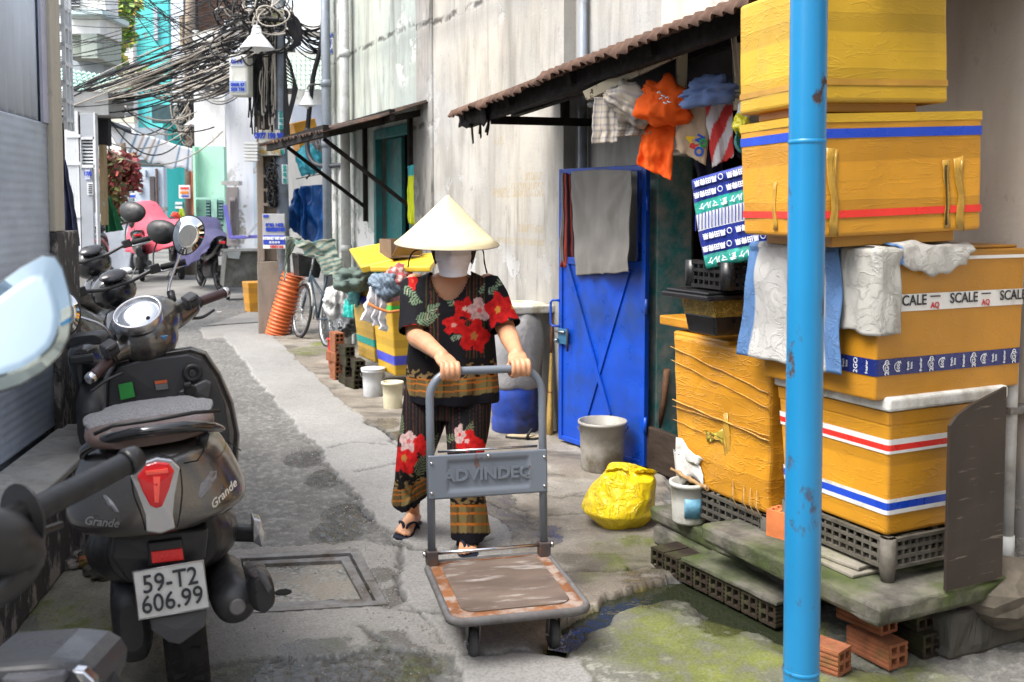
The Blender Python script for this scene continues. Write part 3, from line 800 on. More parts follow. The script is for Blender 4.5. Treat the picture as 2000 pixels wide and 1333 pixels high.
def crate_parts(o, w, d, h, mat, nb=8, rim=.012, foot=0, bt=.006, nh=3):
    """open slotted crate: four sides of bars between rails, floor of slats"""
    for (nm, ax, ps, L) in (('side', 0, -d/2, w), ('side', 0, d/2, w), ('end', 1, -w/2, d), ('end', 1, w/2, d)):
        b = MB()
        def bb(a0, a1, z0, z1, t):
            if ax == 0: b.box(a0, a1, ps - t/2, ps + t/2, z0, z1)
            else: b.box(ps - t/2, ps + t/2, a0, a1, z0, z1)
        for j in range(nh + 1):
            z = lerp(0, h - rim, j / nh); bb(-L/2, L/2, z, z + rim, bt * (2.2 if j in (0, nh) else 1.2))
        for k in range(nb + 1):
            a = lerp(-L/2, L/2 - rim * .7, k / nb); bb(a, a + rim * .7, .001, h - .001, bt)
        b.build(nm, mat, o)
    b = MB()
    for k in range(7):
        y = lerp(-d/2 + .01, d/2 - .03, k / 6); b.box(-w/2 + .005, w/2 - .005, y, y + .02, .003, .009)
    b.build('floor_slats', mat, o)
    for sx in (-1, 1):
        for sy in (-1, 1):
            b = MB(); b.lathe([(.022, -foot), (.028, 0), (.028, h)], 10, T(sx * (w/2 - .012), sy * (d/2 - .012), 0)); b.build('corner_post', mat, o)
crate_parts(crate, .23, .26, .11, BLKP, 7, .014)
# printed pack
PKN = M_('pack navy', (.015, .03, .22), .28, .2, 5, bump=.25, bscale=14); PKT = M_('pack teal', (.02, .30, .24), .28, .2, 5, bump=.25, bscale=14)
PKW = M_('pack white', (.60, .62, .66), .4, .08)
pk = thing('printed_pack', 'navy and teal printed plastic pack with upside-down characters standing on black crate', 'package', at(1371, 527, 4.02))
pk.rotation_euler = (Rz(rad(-38)) @ Ry(rad(-13)) @ Rx(rad(-4))).to_euler()
# local: x right along visible face, -y towards the viewer, z up
PW, PD, PH = .30, .2, .37
b = MB()
def pring(z):
    out = []
    for k in range(28):
        a = 2 * math.pi * k / 28; ca, sa = math.cos(a), math.sin(a)
        q = lambda c: math.copysign(abs(c) ** .35, c)
        bulge = 1 + .04 * math.sin(math.pi * z / PH)
        out.append(Vector((PW / 2 + q(ca) * PW / 2 * bulge, PD / 2 + q(sa) * PD / 2 * bulge + .004 * nz(a * 3, z * 12), z + .006 * nz(a * 2, z * 5, 3))))
    return out
bands = [(0, .055, 1), (.055, .10, 0), (.10, .155, 0), (.155, .225, 2), (.225, .275, 1), (.275, .325, 0), (.325, PH, 0)]
for z0, z1, mi in bands:
    b2 = MB(); b2.loft([pring(z) for z in np.linspace(z0, z1, 4)], cap=(z0 == 0 or z1 == PH), mi=0, smooth=True)
    b2.build('print_band', [PKN, PKT, PKW][mi], pk)
def packtext(txt, size, x, z, m=PKW, rot=math.pi, bold=.001):
    o = text_mb(txt, size, .0005, bold).build('lettering', m, pk, recalc=False); o.location = (x, -.0135, z); o.rotation_euler = (0, rot, 0)
for z, xs in ((.078, (.035, .180)), (.128, (.045, .190)), (.30, (.035, .180)), (.347, (.045, .190))):
    for x0 in xs: packtext('黒田青果', .0255, x0 + .040, z)
    for x0 in xs:
        b = MB(); b.tube([(x0 + .108 + .010 * math.cos(a), -.0135, z + .011 * math.sin(a)) for a in np.linspace(0, 2 * math.pi, 14)[:-1]], .0022, 4, loop=True); b.build('print_ring', PKW, pk)
packtext('マルケ 武 マルケ', .030, PW / 2, .25); packtext('マルケ 武 マルケ', .030, PW / 2, .028)
for k in range(19):
    b = MB(); x = .006 + k * .0148; b.bar((x, -.0125, .157), (x + .012, -.0125, .223), .004, .002, up=(0, 1, 0)); b.build('print_line', PKN, pk)

# --- platform, slabs, bricks under the stack
CONC = plaster('rough concrete', (.085, .08, .07), (.06, .058, .05), (.12, .12, .09), peel=(.10, .12, .03), pamt=.8, mould=.6)  # kept dark overall: shade of the lower right is put into the colour
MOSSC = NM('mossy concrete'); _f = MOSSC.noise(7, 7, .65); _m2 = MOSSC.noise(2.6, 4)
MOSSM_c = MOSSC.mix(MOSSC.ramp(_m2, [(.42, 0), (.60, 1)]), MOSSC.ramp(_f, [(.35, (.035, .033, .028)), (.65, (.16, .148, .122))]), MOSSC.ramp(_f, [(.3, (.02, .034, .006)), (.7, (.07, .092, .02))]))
MOSSC.bump(MOSSC.noise(28, 6, .7), .6, .012); MOSSM = MOSSC.done(MOSSM_c, .9)  # concrete and moss both darkened to carry the shade beneath the boxes
def slab_mb(lx, ly, h, jag=.012, n=14):
    b = MB(); r = []
    c = [(0, 0), (lx, 0), (lx, ly), (0, ly)]
    pts = []
    for i in range(4):
        p, q = Vector(c[i]), Vector(c[(i + 1) % 4])
        for k in range(n): pts.append(p.lerp(q, k / n))
    cen = Vector((lx / 2, ly / 2))
    for z, s_ in ((0, .97), (h * .25, .995), (h * .8, 1.0), (h, .985)):
        r.append([Vector((cen.x + (p.x - cen.x) * s_ + jag * nz(p.x * 9, p.y * 9, z * 30 + 2), cen.y + (p.y - cen.y) * s_ + jag * nz(p.x * 9 + 5, p.y * 9, z * 30), z)) for p in pts])
    b.loft(r, smooth=False); return b
zs1 = .275
sc = gnd(1718, 1187, zs1)
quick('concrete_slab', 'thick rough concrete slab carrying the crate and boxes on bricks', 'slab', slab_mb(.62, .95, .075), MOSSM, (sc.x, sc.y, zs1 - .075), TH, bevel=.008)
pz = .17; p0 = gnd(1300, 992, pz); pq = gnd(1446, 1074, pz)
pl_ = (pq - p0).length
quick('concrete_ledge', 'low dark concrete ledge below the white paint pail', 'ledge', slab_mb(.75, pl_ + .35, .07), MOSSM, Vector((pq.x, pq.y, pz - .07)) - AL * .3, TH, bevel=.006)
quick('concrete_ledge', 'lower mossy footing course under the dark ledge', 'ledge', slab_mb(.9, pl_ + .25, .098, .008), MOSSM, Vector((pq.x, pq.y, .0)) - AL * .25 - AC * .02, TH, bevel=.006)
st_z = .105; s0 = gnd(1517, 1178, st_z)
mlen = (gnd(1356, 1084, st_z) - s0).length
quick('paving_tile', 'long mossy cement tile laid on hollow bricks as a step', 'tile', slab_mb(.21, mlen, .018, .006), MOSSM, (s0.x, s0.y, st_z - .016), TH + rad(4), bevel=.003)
BRK = NM('hollow brick clay'); _f = BRK.noise(14, 6, .65); _m = BRK.noise(5, 5, .6)
BRKM = BRK.done(BRK.mix(BRK.ramp(_m, [(.5, 0), (.66, 1)]), BRK.ramp(_f, [(.3, (.16, .05, .022)), (.7, (.34, .12, .05))]), (.07, .085, .02)), .9); BRK.bump(_f, .4, .005)
BRKD = M_('shade-dark wet brick', (.030, .021, .016), .85, .4, 12, bump=.3, dirt=(.05, .06, .02), damt=.6)  # wet brick; the shade under slab and step is mixed into its colour
BRKO = M_('fresh orange brick', (.55, .17, .06), .85, .2, 12, bump=.2)
def brick_mb(L=.19, w=.085, h=.085, t=.011):
    b = MB()
    for z in (0, h/2 - t/2, h - t): b.box(0, L, 0, w, z, z + t)
    for y in (0, w/2 - t/2, w - t):
        b.box(.0005, L - .0005, y + .0004, y + t - .0004, t, h/2 - t/2); b.box(.0005, L - .0005, y + .0004, y + t - .0004, h/2 + t/2, h - t)
    for k in range(5):
        z = .008 + k * (h - .02) / 4
        b.box(.001, L - .001, -.0035, .0, z, z + .008); b.box(.001, L - .001, w, w + .0035, z, z + .008)
    return b
_bm = brick_mb().build('hollow_brick', BRKM); _bmd = _bm.data; bpy.data.objects.remove(_bm)
def brick(label, loc, rz, group='hollow clay bricks', mat=None, rot=None):
    me = _bmd
    if mat:
        me = _MC.get('brick_' + mat.name)
        if me is None: me = _bmd.copy(); me.materials[0] = mat; _MC['brick_' + mat.name] = me
    o = bpy.data.objects.new('hollow_brick', me); COL.objects.link(o); o.location = loc; o.rotation_euler = rot or (0, 0, rz)
    return tag(o, label, 'brick', group)
g = gnd(1662, 1311)
brick('mossy orange hollow brick lying at the foot of the blue post', (g.x, g.y, .004), TH + math.pi / 2 + rad(18))
g2 = gnd(1722, 1305)
brick('hollow brick end-on beside the mossy brick, under the slab', (g2.x + .09, g2.y + .01, .004), TH + math.pi/2 + rad(2))
g3 = g + AC * .11 + AL * .02
brick('red hollow brick directly under the corner of the concrete slab', (g3.x + .1, g3.y + .03, .097), TH + math.pi/2 + rad(6))
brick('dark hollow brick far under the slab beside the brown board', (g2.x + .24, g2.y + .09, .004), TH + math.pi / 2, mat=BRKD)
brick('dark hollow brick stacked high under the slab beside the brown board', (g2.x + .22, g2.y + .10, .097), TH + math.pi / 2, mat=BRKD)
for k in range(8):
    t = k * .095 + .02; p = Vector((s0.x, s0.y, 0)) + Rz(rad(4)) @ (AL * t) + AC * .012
    brick(['first', 'second', 'third', 'fourth', 'fifth', 'sixth', 'seventh', 'last'][k] + ' shade-dark wet brick from the blue post in the row under the step', (p.x, p.y, -.002), TH + rad(4), 'hollow bricks under the step', BRKD)
gb = gnd(1556, 1098, .17)
brick('fresh orange ribbed brick standing upright behind the blue post', gb + Vector((0, 0, .02)), TH, mat=BRKO, rot=(0, -math.pi / 2, TH + .3))
def rock(name, label, c, r, mat, seed=0, amp=.25, cat='rock'):
    b = MB(); rings = []
    for j in range(11):
        a = -math.pi / 2 + math.pi * j / 10; row = []
        for k in range(16):
            th_ = 2 * math.pi * k / 16
            d = Vector((math.cos(a) * math.cos(th_), math.cos(a) * math.sin(th_), math.sin(a)))
            f = 1 + amp * fbm(d * 1.6 + Vector((seed, seed * .7, 0)), 4)
            row.append(Vector((d.x * r[0] * f, d.y * r[1] * f, d.z * r[2] * f)))
        rings.append(row)
    b.loft(rings, smooth=False); return quick(name, label, cat, b, mat, c)
g = gnd(1530, 1138, .10)
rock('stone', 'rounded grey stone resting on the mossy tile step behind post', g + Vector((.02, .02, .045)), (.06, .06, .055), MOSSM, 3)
# thin tiles under the crate
g = gnd(1690, 1128, zs1)
for i, (dz, dr, lab) in enumerate(((.001, 0, 'lower thin cement tile lying on the slab under the crate'), (.017, .12, 'upper thin cement tile lying on the slab under the crate'))):
    quick('cement_tile', lab, 'tile', slab_mb(.16, .30, .014, .003), M_('tile cement', (.24, .22, .18), .8, .25, 9, bump=.2, dirt=(.12, .13, .05)), Vector((g.x - .05 + i * .03, g.y - .02 + i * .03, zs1 + dz)), TH + dr, bevel=.002)
CRT = M_('dirty crate plastic', (.13, .118, .10), .65, .3, 14, bump=.3, dirt=(.06, .055, .04), dscale=9, damt=.8)
cc_ = c1 + AC * .25 + AL * .27; 
k1 = thing('crate', 'dirty grey slotted plastic crate upside down under the striped box', 'crate', (cc_.x, cc_.y, zs1 + .045), TH)
crate_parts(k1, .46, .52, c1.z - zs1 - .049, CRT, 14, .012, .045, .008, 3)
c5b = c5 + AC * .22 + AL * .28
k2 = thing('crate', 'dark grimy slotted crate under the worn wrapped box', 'crate', (c5b.x, c5b.y, .215), TH)
crate_parts(k2, .42, .52, .335 - .215 - .003, M_('grimy crate', (.07, .065, .055), .7, .3, 12, bump=.2), 12, .012, .045, .008, 3)
# brown board, white pipe, stone footing at the right edge
g = gnd(1848, 1158, .275)
bd = thing('board', 'dark brown plank board leaning upright against the striped box', 'board', (g.x, g.y, .28), TH)
hb = at(1880, 818, g.y).z - .28
b = MB(); b.add([(0, 0, 0), (.27, 0, 0), (.29, .02, hb + .08), (.12, .02, hb + .03), (.055, .02, hb), (0.02, .018, hb - .03), (0, .012, 0), (.27, .012, 0), (.29, .032, hb + .08), (.12, .032, hb + .03), (.055, .032, hb), (.02, .030, hb - .03)],
      [(0, 1, 2, 3, 4, 5), (11, 10, 9, 8, 7, 6), (0, 6, 7, 1), (1, 7, 8, 2), (2, 8, 9, 3), (3, 9, 10, 4), (4, 10, 11, 5), (5, 11, 6, 0)])
nb = NM('brown board'); _v = nb.vec((1, 1, 14)); _s = nb.noise(6, 4, .6, _v)
b.build('plank', nb.done(nb.mix(nb.math('MULTIPLY', nb.ramp(_s, [(.62, 0), (.67, 1)]), .35), nb.ramp(nb.noise(5, 5), [(.3, (.016, .011, .008)), (.7, (.035, .024, .017))]), (.30, .26, .22)), .6), bd)
wp = rl(1983, -.09); yw = wp[0]
b = MB(); b.tube([(-.09, yw, .30), (-.09, yw, 1.36)], .026, 14); b.tube([(-.09, yw, .22), (-.09, yw, .34)], .030, 14); 
po = b.build('wall_pipe', pvc); po.location = (JX, JY, 0); po.rotation_euler = (0, 0, TH); tag(po, 'white plastic down pipe at the right edge beside the board', 'pipe')
b = MB(); b.box(-.125, -.002, yw - .03, yw + .03, .80, .825); b.build('clamp', steel, po)
g = gnd(1925, 1290)
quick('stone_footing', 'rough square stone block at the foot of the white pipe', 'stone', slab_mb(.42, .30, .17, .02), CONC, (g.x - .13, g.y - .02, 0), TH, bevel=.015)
rock('cement_lump', 'domed lump of old cement around the pipe foot', Vector((g.x + .10, g.y + .14, .19)), (.21, .16, .12), M_('old cement', (.11, .095, .075), .95, .3, 14, bump=.6, bscale=30), 5, .18, 'cement lump')
stub = gnd(1895, 1245, .12); d = Vector((-.45, -.8, .1)).normalized()
b = MB()
s0_ = Vector((g.x - .09, g.y + .06, .20))
b.tube([s0_ + d * t for t in (-.10, .0, .07)], .027, 14, cap=False); b.tube([s0_ + d * t for t in (.07, -.02)], .021, 14, cap=True)
quick('pipe_stub', 'short grey pipe stub poking from the cement lump', 'pipe', b, pvg)

# --- buckets and bags in front of the door
def bucket(name, label, c, r0, r1, h, mat, rim=.008, handle=True, group=None, inner=None, lid=False, flutes=0, hand_mat=None):
    o = thing(name, label, 'bucket', c, 0, group); b = MB(); n = 36
    prof = [(r0 * .96, 0), (r0, .01), (lerp(r0, r1, .5), h * .5), (r1, h - .02), (r1 + rim, h - .018), (r1 + rim, h), (r1 - .003, h), (lerp(r0, r1, .5) - .004, h * .5), (r0 - .006, .012)]
    rings = []
    for r, z in prof:
        rings.append([Vector((r * (1 + (.006 * math.cos(flutes * 2 * math.pi * k / n) if flutes and z < h - .03 else 0)) * math.cos(2*math.pi*k/n), r * math.sin(2*math.pi*k/n), z)) for k in range(n)])
    b.loft(rings); b.build('shell', mat, o)
    if lid:
        b = MB(); b.lathe([(r1 + rim + .002, h + .001), (r1 + rim + .003, h + .012), (r1 * .9, h + .014)], n); b.build('lid', mat, o)
    if handle:
        b = MB(); P = [(-(r1 + rim + .002) * math.cos(a), -.02 - math.sin(a) * r1 * .35, h - .03 - math.sin(a) * .06) for a in np.linspace(0, math.pi, 16)]
        b.tube(P, .004, 6); hd = b.build('handle', hand_mat or steel, o)
        b = MB(); b.tube(P[6:11], .009, 8); b.build('grip', mat, hd)
    return o
PAILG = NM('grimy pail'); _d = PAILG.noise(5, 7, .65); x_, y_, z_ = PAILG.sep()
_low = PAILG.ramp(PAILG.math('ADD', z_, PAILG.math('MULTIPLY', PAILG.math('SUBTRACT', _d, .5), .4)), [(.10, 1), (.42, .12)])
PAILM = PAILG.done(PAILG.mix(PAILG.math('MULTIPLY', PAILG.ramp(_d, [(.42, .2), (.6, 1)]), _low), (.36, .345, .31), (.11, .085, .05)), .5)
g = gnd(1180, 930); kk = px(g.y)
bucket('bucket', 'grimy grey plastic bucket standing before the blue door', (g.x, g.y + .12, .008), 42 * kk, 47 * kk, 100 * kk, PAILM, flutes=12, hand_mat=M_('brown grip', (.10, .08, .06), .7))
g = gnd(1378, 1022, .17); kk = px(g.y)
pail = bucket('paint_pail', 'white paint pail with blue label under the wrapped box', (g.x - .07, g.y + .02, .172), 33 * kk, 36 * kk, 82 * kk, M_('white pail', (.52, .52, .48), .5, .12, 8, dirt=(.28, .26, .2), dscale=6), handle=False)
b = MB(); b.grid(8, 2, lambda i, j: ((34 * kk + .004) * math.cos(-2.0 + i * 1.0), (34 * kk + .004) * math.sin(-2.0 + i * 1.0), lerp(.035, .12, j))); b.build('label_band', M_('pail label', (.12, .30, .42), .5, .3, 30), pail, solid=.001)
def crumple(name, label, c, r, mat, seed=0, amp=.16, cat='bag', n=48, m=30, sq=(1, 1), fac=5.0, flat=.75, ridge=.10):
    """crumpled plastic: creased ball with faceted folds, flattened where it rests"""
    b = MB(); rings = []
    for j in range(m + 1):
        a = -math.pi / 2 + math.pi * j / m; row = []
        for k in range(n):
            th_ = 2 * math.pi * k / n
            d = Vector((math.cos(a) * math.cos(th_), math.cos(a) * math.sin(th_), math.sin(a)))
            q = d * 1.3 + Vector((seed, seed * .37, seed * .11))
            f = 1 + amp * fbm(q, 2) - ridge * abs(mnoise.noise(q * 2.2 + Vector((3, 0, 0)))) * 1.6 - ridge * .6 * abs(mnoise.noise(q * 4.7))
            z = d.z * r[2] * f
            z = max(z, -r[2] * flat + .004 * nz(th_ * 2, a * 3))
            row.append(Vector((d.x * r[0] * f, d.y * r[1] * f, z + r[2] * flat)))
        rings.append(row)
    b.loft(rings, smooth=True); return quick(name, label, cat, b, mat, c)
YB = NM('yellow bag film'); _n2 = YB.noise(7, 5, .6, None, 1.6); _n3 = YB.noise(19, 3, .5, None, 1.0)
YB.bump(YB.ramp(_n2, [(.46, 0), (.5, 1), (.54, 0)]), .6, .012, YB.bump(YB.ramp(_n3, [(.46, 0), (.5, 1), (.54, 0)]), .3, .006))
YBM = YB.done((.84, .62, .012), .22, spec=.55); YB.b.inputs['Subsurface Weight'].default_value = .35; YB.b.inputs['Subsurface Radius'].default_value = (.06, .05, .01)
g = gnd(1215, 1046); b = MB(); rings = []
for j in range(41):
    t = j / 40; row = []
    zz_ = lerp(0, .275, t); base = .155 * math.sin(math.pi * min(1, .20 + .80 * t)) ** .55 if t < .8 else None
    rr_ = .165 * (min(1, .62 + t * 1.4)) if t < .3 else lerp(.168, .105, ((t - .3) / .7) ** 1.6)
    if t > .93: rr_ *= (1 - (t - .93) / .07 * .93)
    for k in range(80):
        th_ = 2 * math.pi * k / 80; q = Vector((math.cos(th_) * 1.2, math.sin(th_) * 1.2, t * 1.8))
        f = 1 + .16 * mnoise.noise(q + Vector((2, 5, 1))) - .05 * abs(mnoise.noise(q * 2.1)) - .045 * abs(mnoise.noise(q * 3.6 + Vector((4, 0, 0)))) + .045 * sstep(.3, 1, t) * math.sin(9 * th_ + 5 * mnoise.noise(q * 1.5))
        row.append(Vector((rr_ * 1.08 * f * math.cos(th_) + .05 * t * t, rr_ * f * math.sin(th_), zz_ + .035 * t * mnoise.noise(q * 1.3 + Vector((9, 0, 0))) + .02 * math.sin(th_ - .6) * t)))
    rings.append(row)
b.loft(rings); yb_o = quick('plastic_bag', 'full bright yellow plastic bag lying on wet concrete by the ledge', 'bag', b, YBM, (g.x, g.y + .15, .006), sub=1)
for k, (dx_, h_, a_) in enumerate(((-.05, .055, -.5), (.07, .05, .4))):
    b = MB(); b.grid(14, 12, lambda i, j: Vector(((i - .5) * .11 + dx_ + .03 * j * math.sin(a_) + .05, .02 * nz(i * 5, j * 4, k) - .06 * j + .03, .235 + h_ * j * (1 - .5 * abs(i - .5)) + .012 * nz(i * 6, j * 5, k + 3)))); b.build('bag_flap', YBM, yb_o, solid=.001, recalc=False)
# plank across the doorway foot, stick
m_wood = M_('dark weathered wood', (.045, .032, .024), .8, .35, 7, bump=.4, bscale=30, stretch=(1, 1, 5))
ya, _ = rl(1268, -.06); yb, _ = rl(1345, -.06)
b = MB(); b.box(-.10, -.065, yb - .1, ya + .02, .02, .27)
dk = b.build('door_plank', m_wood, None, bevel=.006); dk.location = (JX, JY, 0); dk.rotation_euler = (0, 0, TH); tag(dk, 'dark wooden plank set across the foot of the open doorway', 'plank')
p, q = at(1285, 842, 5.9), at(1303, 722, 5.85)
b = MB(); b.tube([p, p.lerp(q, .5) + Vector((.008, 0, 0)), q], [.016, .019, .021], 8); quick('wooden_stick', 'rough wooden stick leaning in the doorway behind the plank', 'stick', b, M_('stick wood', (.16, .085, .05), .8, .3, 20, bump=.3))
# ================================================================ BLUE DOOR, AWNINGS, LAUNDRY, SACKS
d0 = gnd(1093, 857, .03); d1 = gnd(1260, 912, .03)
dv = (d1 - d0); DW = dv.length; drot = math.atan2(dv.y, dv.x)
DH = at(1090, 331, d0.y).z - .03
door = thing('door', 'bright blue sheet metal door with X bracing standing open against the wall', 'door', d0, drot)
b = MB(); b.box(.03, DW - .03, .0, .012, .02, DH * .66); b.build('panel', bluep, door)
b = MB()
for (x0, x1, z0, z1) in ((0, .035, 0, DH), (DW - .035, DW, 0, DH), (.035, DW - .035, 0, .03), (.035, DW - .035, DH - .035, DH), (.035, DW - .035, DH * .655, DH * .68)):
    b.box(x0, x1, -.012, .022, z0, z1)
b.build('frame', bluep, door, bevel=.003)
for k in range(7):
    x = lerp(.09, DW - .09, k / 6); b = MB(); b.tube([(x, .005, DH * .68), (x, .005, DH - .035)], .006, 6); b.build('bar', bluep, door)
for (xa, za, xb, zb, nm) in ((.09, DH * .655, DW * .62, .25, 'brace'), (DW * .82, DH * .655, DW * .34, .20, 'brace')):
    b = MB(); b.bar((xa, -.010 if xa < .2 else -.006, za), (xb, -.010 if xa < .2 else -.006, zb), .035, .014 if xa < .2 else .010, up=(0, 1, 0)); b.build(nm, bluep, door, bevel=.002)
b = MB(); zc = at(1090, 612, d0.y).z - .03
b.tube([(.01, -.012, zc + .085), (-.035, -.035, zc + .085), (-.05, -.04, zc + .07), (-.05, -.04, zc - .07), (-.035, -.035, zc - .085), (.01, -.012, zc - .085)], .008, 8); b.build('handle', bluep, door)
lt = MB(); zl = at(1100, 655, d0.y).z - .03; lt.box(.015, .11, -.028, -.012, zl - .05, zl + .05); latch = lt.build('latch', M_('blue latch', (.03, .12, .22), .4, .3, 20), door, bevel=.003)
b = MB(); b.tube([(.0, -.036, zl + .03), (.10, -.036, zl + .03)], .008, 8); b.tube([(.0, -.04, zl - .03), (.03, -.04, zl - .03)], .014, 8); b.build('bolt', M_('bolt steel', (.3, .32, .34), .3, .1, metal=.8), latch)
b = MB(); b.tube([(.125, -.03, zl + .06), (.125, -.03, zl - .09)], .007, 6); b.build('hasp', M_('rusty iron', (.06, .045, .04), .7, .3), latch)
for z in (.25, .95, 1.55):
    b = MB(); b.tube([(DW + .006, -.006, z - .045), (DW + .006, -.006, z + .045)], .011, 8); b.build('hinge', bluep, door)

_uv = {}
def drape(name, label, quad, Y0, Y1, mat, cat='garment', amp=.012, nf=4, nu=26, nv=26, colfn=None, seed=0, sag=0.0, edge=.006, thick=.004, group=None, top_fold=0.0, nvec=None, gather=0.0, back=0.0, fan=0.0):
    """cloth hanging in folds: quad = photograph corners TL TR BR BL, Y0/Y1 = distance of its left / right side"""
    tl, tr = at(*quad[0], Y0), at(*quad[1], Y1); br, bl = at(*quad[2], Y1), at(*quad[3], Y0)
    org = (tl + tr) / 2
    nrm = nvec or (tr - tl).cross(bl - tl).normalized()
    if nrm.y > 0: nrm = -nrm
    b = MB(); uvs = []
    def fn(i, j):
        p = tl.lerp(tr, i).lerp(bl.lerp(br, i), j)
        f = amp * (.35 + .65 * j) * (math.sin(nf * 2 * math.pi * (i + .10 * nz(i * 2, j * 1.5, seed)) + seed + 1.5 * nz(i * 1.5, j * 2, seed + 9)) + .8 * nz(i * 5, j * 3, seed + 4) + .5 * nz(i * 11, j * 8, seed + 2))
        if fan:
            th1, th2 = math.atan2(j + .06, i + .03), math.atan2(j + .06, 1.03 - i)
            f += fan * (.15 + j) * (math.sin(15 * th1 + 2 * nz(i * 2, j * 2, seed)) * (1 - i) + math.sin(15 * th2 + 1) * i) * (1 - .4 * j)
        p = p + nrm * (f + gather * nz(i * 3, j * 3.5, seed + 20))
        p.z += sag * (-4 * i * (1 - i)) * (1 - j) + edge * nz(i * 7, seed, j * 2) * (1 if j > .9 else .3)
        p.x += edge * nz(j * 6, seed + 3, i * 2)
        if top_fold and j < .12: p = p - nrm * top_fold * (1 - j / .12) ** 2
        uvs.append((i, j))
        return p - org
    b.grid(nu, nv, fn)
    o = quick(name, label, cat, b, mat, org, 0, group, solid=thick, recalc=False)
    if colfn:
        me = o.data; ca = me.color_attributes.new('print', 'FLOAT_COLOR', 'POINT')
        buf = [];
        for (i, j) in uvs: c = colfn(i, j); buf += [c[0], c[1], c[2], 1]
        ca.data.foreach_set('color', buf)
    return o
CLP = print_mat('printed cloth')
GREYT = M_('grey jersey', (.22, .208, .19), .9, .12, 6, bump=.9, bscale=11, stretch=(1.2, 1.2, .3))
pa = lambda u, v: (u, v)
drape('towel', 'striped red, black and beige towel hung on the blue door top', [(1096, 338), (1122, 338), (1130, 524), (1094, 522)], d0.y - .06, d0.y - .10, CLP, amp=.012, nf=2, seed=3,
      colfn=lambda i, j: [(.36, .31, .25), (.02, .02, .035), (.35, .05, .03), (.03, .02, .03), (.33, .06, .04), (.02, .02, .04), (.40, .35, .28)][min(6, int(i * 7))] if j < .94 else (.32, .06, .04), cat='towel')
drape('cloth', 'thin beige cloth hanging between striped towel and grey shirt', [(1118, 340), (1140, 340), (1150, 532), (1124, 530)], d0.y - .08, d0.y - .12, M_('beige cloth', (.42, .37, .29), .9, .1), amp=.008, nf=2, seed=5, cat='cloth')
drape('shirt', 'grey t-shirt hung over the top of the blue door', [(1116, 336), (1236, 334), (1226, 532), (1126, 538)], d0.y - .15, lerp(d0.y, d1.y, .9) - .12, GREYT, amp=.011, nf=3.2, seed=1.2, sag=-.01, nu=70, nv=70, cat='shirt', gather=.012, fan=.016)

# --- rusty corrugated awning over the doorway
RUST = NM('rusty sheet'); _r = RUST.noise(5, 7, .65); _r2 = RUST.noise(26, 5)
RUSTM = RUST.done(RUST.mix(RUST.ramp(_r2, [(.4, 0), (.6, .6)]), RUST.ramp(_r, [(.3, (.035, .02, .015)), (.55, (.10, .052, .034)), (.75, (.20, .125, .09))]), (.12, .07, .045)), .85, metal=.1); RUST.bump(_r2, .3, .003)
BLACKW = M_('black and shaded wood', (.014, .012, .011), .85, .3, 12, bump=.4)  # shade under the eaves put into the colour; brackets and struts really black
CREAM = paint_chipped('cream paint', (.50, .44, .31), (.10, .055, .03), 12, .9)
def corr(mb, y0, y1, path, wl=.076, amp=.012, jag=0.0, seed=0, dens=8):
    """corrugated sheet: waves along y, swept along path (x,z at y0 -> list for y1 by dz)"""
    n = int(abs(y1 - y0) / wl * dens) + 2; rows = []
    for k, (x, z, dz) in enumerate(path):
        row = []
        for i in range(n):
            t = i / (n - 1); y = lerp(y0, y1, t); w = amp * math.sin(2 * math.pi * (y - y0) / wl)
            a, c = path[max(k - 1, 0)], path[min(k + 1, len(path) - 1)]
            tx, tz = c[0] - a[0], c[1] - a[1]; L = math.hypot(tx, tz) or 1
            e = jag * nz(y * 5, k, seed) if k in (0,) else 0
            row.append(Vector((x - tz / L * w + e * tx / L, y, z + tx / L * w + dz * t + e * tz / L)))
        rows.append(row)
    mb.loft(rows, cap=False, closed=False)
aw = thing('awning', 'rusty corrugated iron awning sagging over the blue door', 'awning', (JX, JY, 0), TH)
YA, YB_ = 1.08, -2.7; zE = 2.185; DZ = .22
ze = lambda y: zE + DZ * (YA - y) / (YA - YB_)
b = MB(); corr(b, YA - .02, YB_, [(-.82, zE - .005, DZ), (-.5, zE + .065, DZ), (-.01, zE + .17, DZ)], jag=.03); b.build('roof_sheet', RUSTM, aw, solid=.003)
b = MB(); corr(b, YA, -.28, [(-.868, ze(YA) - .045, DZ * .36), (-.85, ze(YA) - .012, DZ * .36), (-.80, ze(YA) + .006, DZ * .36), (-.4, ze(YA) + .095, DZ * .36)], jag=.06, seed=2, amp=.014); b.build('edge_sheet', RUSTM, aw, solid=.003)
b = MB(); corr(b, -.22, YB_, [(-.885, ze(-.22) - .035, DZ * .62), (-.86, ze(-.22) + .005, DZ * .62), (-.5, ze(-.22) + .08, DZ * .62)], jag=.06, seed=7, amp=.014); b.build('edge_sheet', RUSTM, aw, solid=.003)
b = MB(); b.bar((-.74, YA - .05, ze(YA) - .05), (-.74, -2.4, ze(-2.4) - .03), .05, .11); b.build('eave_beam', BLACKW, aw)
b = MB(); b.bar((-.40, YA - .05, ze(YA) + .02), (-.40, -2.4, ze(-2.4) + .02), .05, .08); b.build('purlin', BLACKW, aw)
for y in (YA - .12, .3, -.45, -1.2):
    b = MB(); b.bar((-.80, y, ze(y) - .045), (-.01, y, ze(y) + .12), .04, .06); b.build('rafter', BLACKW, aw)
yl, zl_ = rl(1186, -.62, 146)
b = MB(); b.tube([(-.62, yl, zl_), (-.60, yl + .25, zl_ - .005), (-.60, YA - .15, zl_ - .05)], [.055, .058, .055], 12); lg = b.build('log', BLACKW, aw)
